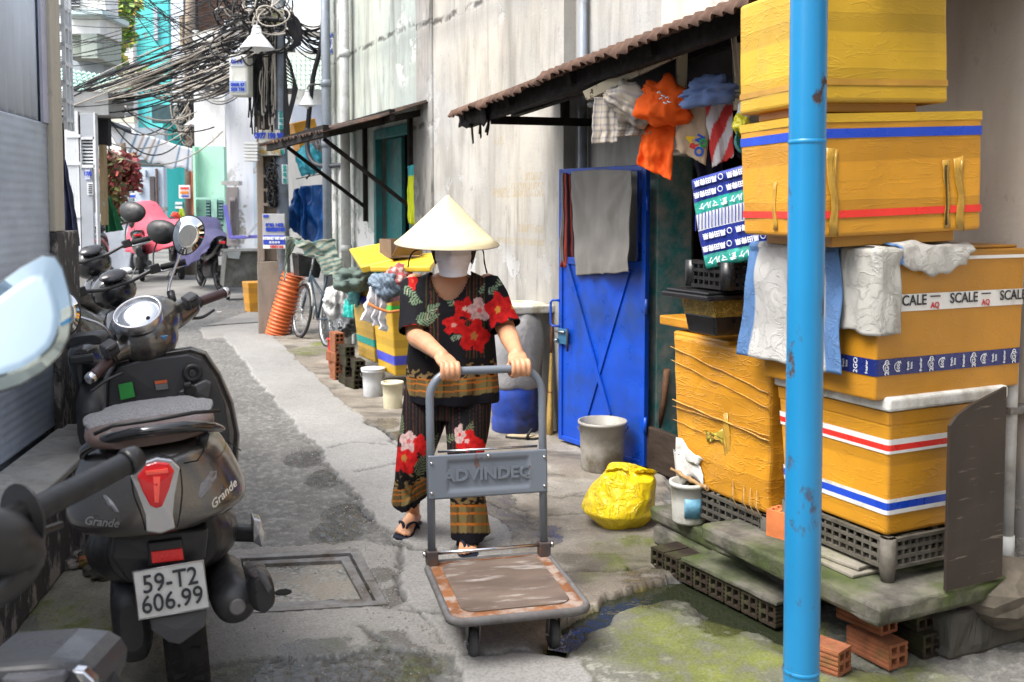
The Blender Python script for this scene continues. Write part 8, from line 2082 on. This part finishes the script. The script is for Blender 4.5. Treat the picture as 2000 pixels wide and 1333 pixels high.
b = MB(); P_ = [at(u, v, 12.6) for u, v in ((598, 350), (608, 338), (628, 336), (638, 346))]; b.tube(P_, .012, 6); b.tube([at(618, 336, 12.6), at(622, 326, 12.6), at(628, 328, 12.6)], .006, 5); b.tube([at(578, 350, 12.6), at(640, 338, 12.6)], .006, 5); quick('clothes_hanger', 'black clothes hanger on a line above the blue tarp', 'hanger', b, BLKP)
b = MB(); P, R = interp([(*at(600, 250, 11.9), .03), (*at(602, 300, 11.9), .03), (*at(625, 324, 11.8), .03), (*at(690, 320, 11.6), .03)], 6); b.tube(P, R, 8); quick('hose', 'thick black hose looping from the awning to the wall', 'hose', b, M_('hose rubber', (.035, .04, .05), .5))

# striped canopy across the alley
cn = MB(); uv = []
topc = [(206, 240), (250, 256), (300, 268), (340, 282), (376, 291)]; botc = [(210, 262), (238, 288), (280, 312), (325, 326), (376, 333)]
def lerpl(L, t): 
    x = t * (len(L) - 1); i = min(int(x), len(L) - 2); return (lerp(L[i][0], L[i+1][0], x - i), lerp(L[i][1], L[i+1][1], x - i))
def cfn(i, j):
    a, c = lerpl(topc, i), lerpl(botc, i); uv.append((i, j)); Y = lerp(15.5, 19.0, i)
    p = at(*a, Y + .5).lerp(at(*c, Y - .3), j); p.z += .03 * math.sin(i * 30) * j; return p
cn.grid(60, 10, cfn); _cm = NM('canopy cloth'); _tb = _cm.node('ShaderNodeBsdfTranslucent'); _mx = _cm.node('ShaderNodeMixShader'); _cm.mat.node_tree.links.new(_cm.attr('print'), _tb.inputs[0]); _cm.done(_cm.attr('print'), .8, spec=.1)
_mx.inputs[0].default_value = .5; _cm.t.links.new(_cm.b.outputs[0], _mx.inputs[1]); _cm.t.links.new(_tb.outputs[0], _mx.inputs[2]); _cm.t.links.new(_mx.outputs[0], _cm.t.nodes['Material Output'].inputs['Surface'])
co_ = quick('canopy', 'white striped fabric canopy stretched across the far alley', 'canopy', cn, _cm.mat, solid=.006, recalc=False)
ca = co_.data.color_attributes.new('print', 'FLOAT_COLOR', 'POINT'); ca.data.foreach_set('color', [x for (i, j) in uv for x in ((.20, .36, .50, 1) if (i * 8.2 + .28) % 1 < .10 else ((.5, .42, .38, 1) if (i * 8.2 + .70) % 1 < .05 else (.88, .88, .88, 1)))])
slabthing('awning_board', 'stiff dark grey awning board above the striped canopy', [(204, 238), (258, 256), (256, 250), (216, 236)], [15.4, 16.5, 17.0, 16.2], .04, M_('dark board', (.05, .06, .075), .6), 'awning')
# hanging red plants
LEAFR = NM('red leaf'); LEAFRM = LEAFR.done(LEAFR.attr('print'), .55)
def plant(label, blobs, Y, n, cols, size, name='hanging_plant', stems=(), pot=None, seed=1):
    rs = random.Random(seed); o = thing(name, label, 'plant', at(blobs[0][0], blobs[0][1], Y)); I = T(o.location).inverted(); b = MB(); cl = []
    for k in range(n):
        bl_ = rs.choice(blobs); a, r = rs.uniform(0, 6.28), math.sqrt(rs.random())
        u, v = bl_[0] + bl_[2] * r * math.cos(a), bl_[1] + bl_[3] * r * math.sin(a)
        c = I @ at(u, v, Y + rs.uniform(-.25, .25) * bl_[2] / 20); d = Vector((rs.uniform(-1, 1), rs.uniform(-1, .3), rs.uniform(-1, .5))).normalized(); x = d.orthogonal().normalized() * size * .32; L = size * rs.uniform(.7, 1.3)
        b.add([c, c + d * L * .5 + x, c + d * L, c + d * L * .5 - x], [(0, 1, 2, 3)]); cc = rs.choice(cols); f = rs.uniform(.6, 1.3); cl += [(cc[0] * f, cc[1] * f, cc[2] * f, 1)] * 4
    lf = b.build('leaves', LEAFRM, o, recalc=False); q = lf.data.color_attributes.new('print', 'FLOAT_COLOR', 'POINT'); q.data.foreach_set('color', [x for c in cl for x in c])
    for st in stems:
        bb = MB(); bb.tube([I @ at(*p) for p in st[:-1]], st[-1], 8); bb.build('stem', M_('plant stem', (.16, .11, .08), .8, .3), o)
    return o
RC = [(.22, .03, .04), (.30, .06, .05), (.16, .09, .03), (.10, .12, .03), (.26, .15, .07)]
plant('bunch of dark red hanging leaves beside the tan post', [(214, 322, 16, 26), (218, 350, 15, 22), (225, 385, 12, 24)], 14.6, 420, RC, .13, stems=[((213, 262, 14.6), (213, 300, 14.6), .012)], seed=2)
plant('fuller bunch of crimson hanging leaves under the canopy', [(248, 325, 20, 26), (252, 350, 20, 24), (240, 340, 16, 20)], 15.2, 560, RC[:2] + RC[:2] + RC[4:], .13, stems=[((240, 280, 15.2), (244, 310, 15.2), .04)], seed=3)
plant('green creeper trailing below the red hanging plants', [(215, 400, 12, 30), (228, 410, 10, 18)], 14.9, 160, [(.05, .11, .02), (.09, .15, .04)], .12, seed=5)
# tree in front of the white house
TC = [(.18, .32, .04), (.25, .38, .06), (.12, .24, .03), (.45, .38, .06)]
tr_ = plant('slender leafy tree climbing past the white house', [(215, 10, 22, 22), (232, 22, 20, 18), (240, 48, 16, 18), (222, 70, 20, 18), (246, 72, 14, 14), (226, 110, 16, 24), (238, 150, 14, 20), (255, 10, 14, 20), (262, 150, 14, 14)], 21, 700, TC, .22, 'tree', seed=7)
tr_['category'] = 'tree'
tI = T(tr_.location).inverted()
for P_, r in (([(196, 30), (193, 50), (196, 75), (206, 95), (211, 125), (214, 160)], .065), ([(203, -10), (206, 40), (225, 60)], .03), ([(211, 120), (222, 105), (232, 80)], .03), ([(206, 95), (228, 50), (245, 40)], .025)):
    Q, R = interp([(*(tI @ at(u, v, 21)), r) for u, v in P_], 5); b = MB(); b.tube(Q, R, 8); b.build('trunk' if r > .05 else 'limb', M_('pale bark', (.34, .27, .21), .85, .3, 12), tr_)
# far pole with its notice
fp = bthing('utility_pole', 'far utility pole wrapped in a knot of cables', 'pole', 369, 23); b = MB(); fI = T(fp.location).inverted(); b.tube([Vector((0, 0, 0)), fI @ at(370, 100, 23), fI @ at(372, -60, 23)], [.12, .11, .10], 12); b.build('shaft', CPOL, fp)
fbox(fp, 349, 371, 362, 388, 22.7, .05, WHI_T, 'notice_board'); fbox(fp, 352, 368, 366, 370, 22.68, .02, RED_T, 'notice_line'); fbox(fp, 352, 368, 374, 379, 22.68, .02, M_('orange ink', (.6, .2, .03), .6), 'notice_line'); fbox(fp, 354, 368, 382, 385, 22.68, .02, INKBL, 'notice_line'); fbox(fp, 373, 377, 330, 420, 22.8, .06, M_('orange strip', None), 'orange_conduit')
b = MB(); b.lathe([(.28, 0), (.10, .12), (.06, .16)], 20); quick('street_lamp', 'small far lamp shade above the mint wall', 'lamp', b, ENAM, at(385, 246, 21))

# ================================================================ CABLES
DK, PLC = M_('black cable', (.02, .02, .022), .55, .3), M_('pale cable', (.42, .38, .33), .6, .2)
rs = random.Random(9)
def strands(name, label, specs, mat, seg=14):
    b = MB()
    for (a, c, sag, r) in specs:
        P_ = []
        for k in range(seg + 1):
            t = k / seg; p = a.lerp(c, t); p.z -= sag * 4 * t * (1 - t); P_.append(p)
        b.tube(P_, r, 4, cap=False)
    o = b.build(name, mat); o['kind'] = 'stuff'; o['label'] = label; o['category'] = 'cables'; return o
def jit(s_): return rs.uniform(-s_, s_)
dk, pl2 = [], []
for k in range(60):     # the thick sagging bundle from the left wall to the pole
    u0, v0 = 110 + jit(6), 203 + jit(20); vm = 0
    a = at(u0, v0, 12.3 + jit(.3)); c = at(488 + jit(16), 62 + jit(44) + 8, 11.9 + jit(.3))
    (dk if k % 5 < 3 else pl2).append((a, c, .12 + jit(.22), .005 + .004 * rs.random()))
for k in range(40):     # second bundle coming in lower from the far pole
    a = at(372 + jit(6), 140 + jit(12), 22); c = at(505 + jit(12), 110 + jit(22), 12.1); (dk if k % 3 else pl2).append((a, c, .35 + jit(.18), .009 + .006 * rs.random()))
for k in range(26):
    a = at(250 + jit(30), 150 + jit(14), 17); c = at(490 + jit(14), 130 + jit(20), 12.1); (dk if k % 2 else pl2).append((a, c, .25 + jit(.15), .009))
for k in range(20):     # thin lines criss-crossing above
    a = at(118 + jit(10), rs.uniform(-10, 150), 12.5 + jit(1)); c = at(rs.uniform(420, 520), rs.uniform(-40, 70), 12 + jit(1)); dk.append((a, c, .05 + .1 * rs.random(), .0042))
for k in range(9):
    a = at(rs.uniform(180, 300), -20, 14); c = at(rs.uniform(330, 480), rs.uniform(60, 150), 14); dk.append((a, c, .03, .006))
for k in range(8):     # slack loops below the bundle
    a = at(rs.uniform(125, 240), 205 + jit(20), 13); c = at(rs.uniform(360, 450), rs.uniform(170, 260), 14); (pl2 if k % 3 else dk).append((a, c, rs.uniform(.2, .6), .009))
for k in range(22):     # towards the right-hand house
    a = at(555 + jit(8), rs.uniform(0, 60), 12); c = at(645 + jit(6), rs.uniform(40, 110), 12.6); dk.append((a, c, .05 + .15 * rs.random(), .009))
for k in range(16):     # curved loops by the pole's right side
    a = at(556, rs.uniform(60, 130), 11.9); c = at(560 + jit(6), rs.uniform(210, 290), 11.9); m_ = []; dk.append((a, c, .0, .009))
strands('overhead_cables', 'thick black bundle of sagging overhead cables across the alley', dk, DK)
strands('overhead_cables', 'pale loose cables mixed into the overhead bundle', pl2, PLC)
b = MB(); b2 = MB()
def curl(mb, u, v, Y, ru, rv, n, r, turns=1.0):
    P_ = []; ph = rs.uniform(0, 6.28); k = px(Y); c = at(u, v, Y); tl_x, tl_y = rs.uniform(.5, 1.2), rs.uniform(.5, 1.2)
    for i in range(n): t = ph + turns * 6.28 * i / (n - 1); P_.append(c + Vector((ru * k * tl_x * math.cos(t), .12 * math.sin(t * .7 + ph), rv * k * tl_y * math.sin(t + .3 * math.sin(ph)))))
    mb.tube(P_, r, 4, cap=False)
for k in range(90): curl(b if k % 4 else b2, 490 + jit(58), 38 + jit(55), 11.8 + jit(.3), rs.uniform(12, 46), rs.uniform(12, 42), 16, .010, rs.uniform(.35, .9))
for k in range(40): curl(b if k % 3 else b2, 520 + jit(16), 150 + jit(70), 12.05, rs.uniform(4, 14), rs.uniform(20, 60), 14, .009, rs.uniform(.3, .6))
for k in range(30): curl(b, 415 + jit(34), 130 + jit(30), 14, rs.uniform(14, 40), rs.uniform(10, 30), 14, .010, rs.uniform(.4, 1))
for k in range(34): curl(b if k % 3 else b2, 360 + jit(14), 235 + jit(40), 22, rs.uniform(8, 22), rs.uniform(14, 40), 14, .016, rs.uniform(.4, 1))
for k in range(12): curl(b, 533, 340 + jit(20), 12.05, rs.uniform(8, 13), rs.uniform(10, 20), 18, .009, 1.2)
for k in range(12): curl(b, 533, 385 + jit(14), 12.05, rs.uniform(8, 13), rs.uniform(10, 20), 18, .009, 1.2)
for k in range(26):      # coil hanging right of the pole
    P_ = [at(556 + k * .3, 20 + k * 1.4, 11.9), at(582 + jit(4), 40 + k * 2, 11.9), at(584 + jit(4), 80 + jit(8), 11.9), at(566 + jit(4), 95 + jit(6), 11.9)]
    Q, R = interp([(*p, .011) for p in P_], 5); b.tube(Q, R, 4, cap=False)
for k in range(30):      # cables running down the pole
    u = 500 + jit(12) if k % 2 else 523 + jit(20); P_ = [at(u, 90 + jit(40), 11.95), at(u + jit(5), 180, 12.0), at(u + jit(6), 240 + jit(30), 12.0)]
    Q, R = interp([(*p, .010) for p in P_], 4); (b if k % 4 else b2).tube(Q, R, 4, cap=False)
for k in range(8):
    P_ = [at(556, 100 + k * 8, 11.9), at(572 + k, 140 + k * 4, 11.9), at(570 + k, 190, 11.9), at(556, 240 + k * 4, 11.9)]; Q, R = interp([(*p, .009) for p in P_], 5); b.tube(Q, R, 4, cap=False)
for (P_, r) in (([(632, -20), (628, 80), (612, 150), (604, 220), (600, 260)], .03),):
    Q, R = interp([(*at(u, v, 12.0), r) for u, v in P_], 5); b.tube(Q, R, 6, cap=False)
o = b.build('cable_tangle', DK); o['kind'] = 'stuff'; o['label'] = 'snarl of black coiled cables round the poles'; o['category'] = 'cables'
o = b2.build('cable_tangle', PLC); o['kind'] = 'stuff'; o['label'] = 'pale wires caught in the black cable snarl'; o['category'] = 'cables'

# ================================================================ BIKES AND CART DOWN THE ALLEY
def cover(name, label, prof, loc, rz, mat, scale=1.0, lean=0.0, seed=0):
    """cloth thrown over a parked bike: prof = (y, top z, half width at top, half width at hem, hem z)"""
    b = MB(); R_ = []; n = 40
    for (y, zt, wt, wh_, zh) in smooth_rings(prof, 7):
        row = []
        for k in range(n):
            t = k / (n - 1) * 2 - 1; a = abs(t); s_ = 1 if t >= 0 else -1
            if a < .25: x, z = wt * a / .25, zt - .03 * (a / .25) ** 2
            else: q = (a - .25) / .75; x, z = lerp(wt, wh_, q ** .8), lerp(zt - .03, zh, q)
            f = .035 * max(0, a - .2) * math.sin(y * 13 + s_ * 2 + 3 * nz(y * 2, a * 2, seed)) + .03 * nz(y * 3, t * 3, seed)
            row.append(Vector((s_ * x + s_ * f, y + .03 * nz(t * 3, y, seed + 3), z + .05 * nz(y * 3, seed, t * 2) * (a > .9))))
        R_.append(row)
    b.loft(R_, cap=False, closed=False); o = b.build(name, mat, None, solid=.006, recalc=False); o.location = loc; o.rotation_euler = (Rz(rz) @ Ry(lean)).to_euler(); o.scale = (scale,) * 3
    return tag(o, label, 'bike cover')
PUR = M_('purple grey nylon', (.055, .052, .115), .6, .15, 4, bump=.2, bscale=20); PNK = M_('pink red cloth', (.66, .10, .14), .7, .12, 4, bump=.15, bscale=20); GRN_ = M_('grey nylon', (.17, .19, .22), .5, .15, bump=.2, bscale=20)
l = gnd(432, 572); bl_ = motorbike('motorbike under the purple-grey cover with plate showing', Vector((l.x - .1, l.y + .3, 0)), rad(31), -.05, 1.12, .1, plate='417', mirrors=False, group='covered bikes down the alley')
cover('bike_cover', 'purple-grey nylon cover draped over the nearest parked bike', [(-.25, .90, .10, .22, .66), (.1, .98, .16, .34, .50), (.5, 1.0, .16, .38, .40), (.9, 1.16, .28, .42, .42), (1.15, 1.18, .26, .40, .40), (1.35, .95, .10, .25, .50)], Vector((l.x - .1, l.y + .3, 0)), rad(31), PUR, 1.15, -.05, 2)
l = at(352, 405, 21.5); l.z = 0; motorbike('scooter under the pink cloth at the alley bend', Vector((l.x, l.y, 0)), rad(24), -.05, 1.2, .2, mirrors=False, group='covered bikes down the alley', simple=True)
cover('bike_cover', 'pink-red cloth thrown over the parked scooter', [(-.3, .92, .10, .25, .60), (.1, 1.0, .16, .36, .5), (.5, 1.0, .16, .36, .42), (.95, 1.30, .16, .36, .45), (1.2, 1.25, .12, .3, .45)], Vector((l.x, l.y, 0)), rad(24) + rad(25), PNK, 1.3, -.05, 5)
cover('bike_cover', 'grey nylon cover over a bike at the far left', [(-.3, .8, .10, .25, .1), (.2, .95, .14, .3, .05), (.7, 1.2, .2, .34, .05), (1.1, 1.15, .16, .3, .1)], Vector((at(268, 405, 24).x, 23.5, 0)), rad(60), GRN_, 1.2, 0, 8)
motorbike('dark motorbike beyond the black mirror near the gate', Vector((at(240, 405, 20).x, 19, 0)), rad(20), -.08, 1.15, .3, group='bikes at the end of the alley')
motorbike('dark motorbike between grey and pink covers', Vector((at(308, 405, 22).x, 21, 0)), rad(20), -.08, 1.2, .3, group='bikes at the end of the alley')
drape('tarp', 'dark green cloth hanging by the tan post', [(207, 385), (216, 385), (240, 450), (205, 455)], 13, 13, M_('dark green cloth', (.01, .10, .04), .8, .2), 'tarp', amp=.03, nf=2, seed=4)
drape('raincoat', 'lime yellow raincoat at the far end of the alley', [(350, 408), (358, 408), (362, 430), (346, 430)], 26, 26, M_('lime film', (.50, .62, .02), .5), 'raincoat', amp=.06, nf=2, seed=4)
bundle('bag', 'red bundle beside the lime raincoat', 343, 424, 25, 16, 20, M_('red cloth', (.6, .06, .04), .8), 2.2, cat='bag', dep=.2)
# rubbish cart with purple chair
tcx = gnd(470, 588); tcart = thing('rubbish_cart', 'dented grey sheet metal rubbish cart beside the concrete pole', 'cart', Vector((tcx.x, tcx.y + .1, 0)), rad(20))
TIN = M_('grimy tin', (.16, .165, .155), .55, .3, 5, bump=.4, bscale=8, dirt=(.07, .065, .055), dscale=3, damt=.7, metal=.3)
b = MB(); r = lambda x0, x1, y0, y1, z: [Vector((x0, y0, z)), Vector((x1, y0, z)), Vector((x1, y1, z)), Vector((x0, y1, z))]
b.loft([r(-.30, .42, 0, .9, .22), r(-.24, .40, -.05, .95, .80)], smooth=False); b.build('bin', TIN, tcart, bevel=.01)
b = MB(); b.box(-.27, .42, -.08, .98, .805, .83); b.build('lid', TIN, tcart); b = MB(); b.add([(-.25, -.09, .82), (-.02, -.11, .83), (-.05, -.12, .70), (-.22, -.11, .72)], [(0, 1, 2, 3)]); b.build('loose_flap', M_('pale tin', (.26, .28, .28), .5, .2, metal=.3), tcart, solid=.01)
for x in (-.22, .34):
    b = MB(); b.lathe([(.03, -.03), (.11, -.025), (.11, .025), (.03, .03)], 20, T(x, .15, .11) @ Ry(math.pi / 2)); b.build('wheel', RUB, tcart)
VIO = M_('violet plastic', (.17, .16, .55), .4, .1)
c = at(466, 466, 14.9); ch = thing('chair', 'violet plastic chair tipped on top of the rubbish cart', 'chair', c, rad(10))
b = MB(); b.bar((-.11, 0, 0), (-.19, .02, .50), .06, .03, up=(0, 1, 0)); b.build('leg', VIO, ch, bevel=.006); b = MB(); b.bar((-.11, 0, .01), (.32, .0, .03), .05, .05); b.build('seat_edge', VIO, ch, bevel=.01); b = MB(); b.box(-.1, .34, .05, .4, .0, .03); b.build('seat', VIO, ch, bevel=.01); b = MB(); b.bar((.12, -.02, .03), (.28, -.05, .22), .03, .03); b.build('leg', M_('pale lilac plastic', (.45, .45, .5), .5), ch)
yc_ = gnd(497, 612); FoamBox('foam_box', 'small scuffed orange foam box left of the concrete pole foot', Vector((yc_.x - .09, yc_.y, 0)), rad(30), .42, .34, .45, Y_WR, .03)
b = MB(); g0, g1 = gnd(395, 640), gnd(505, 632); b.bar(Vector((g0.x, g0.y, .012)), Vector((g1.x, g1.y, .012)), .06, .024); quick('steel_strip', 'flat steel strip lying across the alley before the pole', 'steel strip', b, steel)

# loose grit along the broken edges
rs = random.Random(21); b = MB()
edges = [gnd(u, v) for u, v in ((560, 805), (596, 850), (640, 905), (690, 975), (735, 1030), (772, 1075), (782, 1130), (800, 1190), (860, 1250))] 
for k in range(900):
    if k < 520: i = rs.randrange(len(edges) - 1); p = edges[i].lerp(edges[i + 1], rs.random()) + Vector((rs.gauss(-.05, .07), rs.gauss(0, .07), 0))
    else: p = gnd(rs.uniform(420, 1130), rs.uniform(860, 1330))
    r = rs.uniform(.002, .0065); c = p + Vector((0, 0, .012)); h = rs.uniform(0, 6)
    b.add([c + Vector((r * math.cos(h), r * math.sin(h), 0)), c + Vector((r * math.cos(h + 2.1), r * math.sin(h + 2.1), 0)), c + Vector((r * math.cos(h + 4.2), r * math.sin(h + 4.2), 0)), c + Vector((0, 0, r * .9))], [(0, 1, 3), (1, 2, 3), (2, 0, 3)])
o = b.build('gravel', M_('grit stone', (.24, .23, .21), .85, .5, 40)); o['kind'] = 'stuff'; o['label'] = 'loose grit scattered along the broken concrete edge'; o['category'] = 'gravel'
for lab, u, v, c, w, l_ in (('scrap of bright green plastic near the yellow bag', 1172, 985, (.35, .62, .12), .012, .05), ('white scrap of paper on the ground left of the pole', 428, 612, (.7, .7, .68), .05, .07), ('small white paper scrap beside the trolley wheel track', 1060, 880, (.6, .6, .58), .02, .03)):
    g = gnd(u, v); b = MB(); b.grid(5, 3, lambda i, j: ((i - .5) * l_, (j - .5) * w, .016 + .006 * nz(i * 4, j * 4, u))); quick('litter', lab, 'litter', b, M_('litter ' + lab[:12], c, .6, .1), (g.x, g.y, .004), .4, solid=.001)
# ================================================================ THE ALLEY BEHIND THE CAMERA (seen in mirrors, shades the near end)
bk_ = thing('house', 'plain grey house closing the alley behind the viewer', 'house', (0, -5.5, 0))
b = MB(); b.box(-9, 7, -1, 0, 0, 4.2); b.build('wall', bmat('rear grey wall', (.34, .33, .32)), bk_)
rr = thing('house', 'plain plastered house wall on the right behind the viewer', 'house', (JX, JY, 0), TH)
b = MB(); b.box(.0, .25, -12, -3.42, 0, 3.6); b.build('wall', pl_near, rr)
cv_ = thing('canopy', 'corrugated shop canopy carried by the blue post above the frame', 'canopy', (JX, JY, 0), TH)
b = MB(); corr(b, -3.3, -6.5, [(-1.25, 2.86, 0), (-.6, 2.96, 0), (-.02, 3.06, 0)], amp=.014, dens=5); b.build('roof_sheet', GALD, cv_, solid=.003)
b = MB(); b.bar((-1.2, -3.3, 2.80), (-1.2, -6.4, 2.80), .05, .08); b.build('eave_beam', steel, cv_)
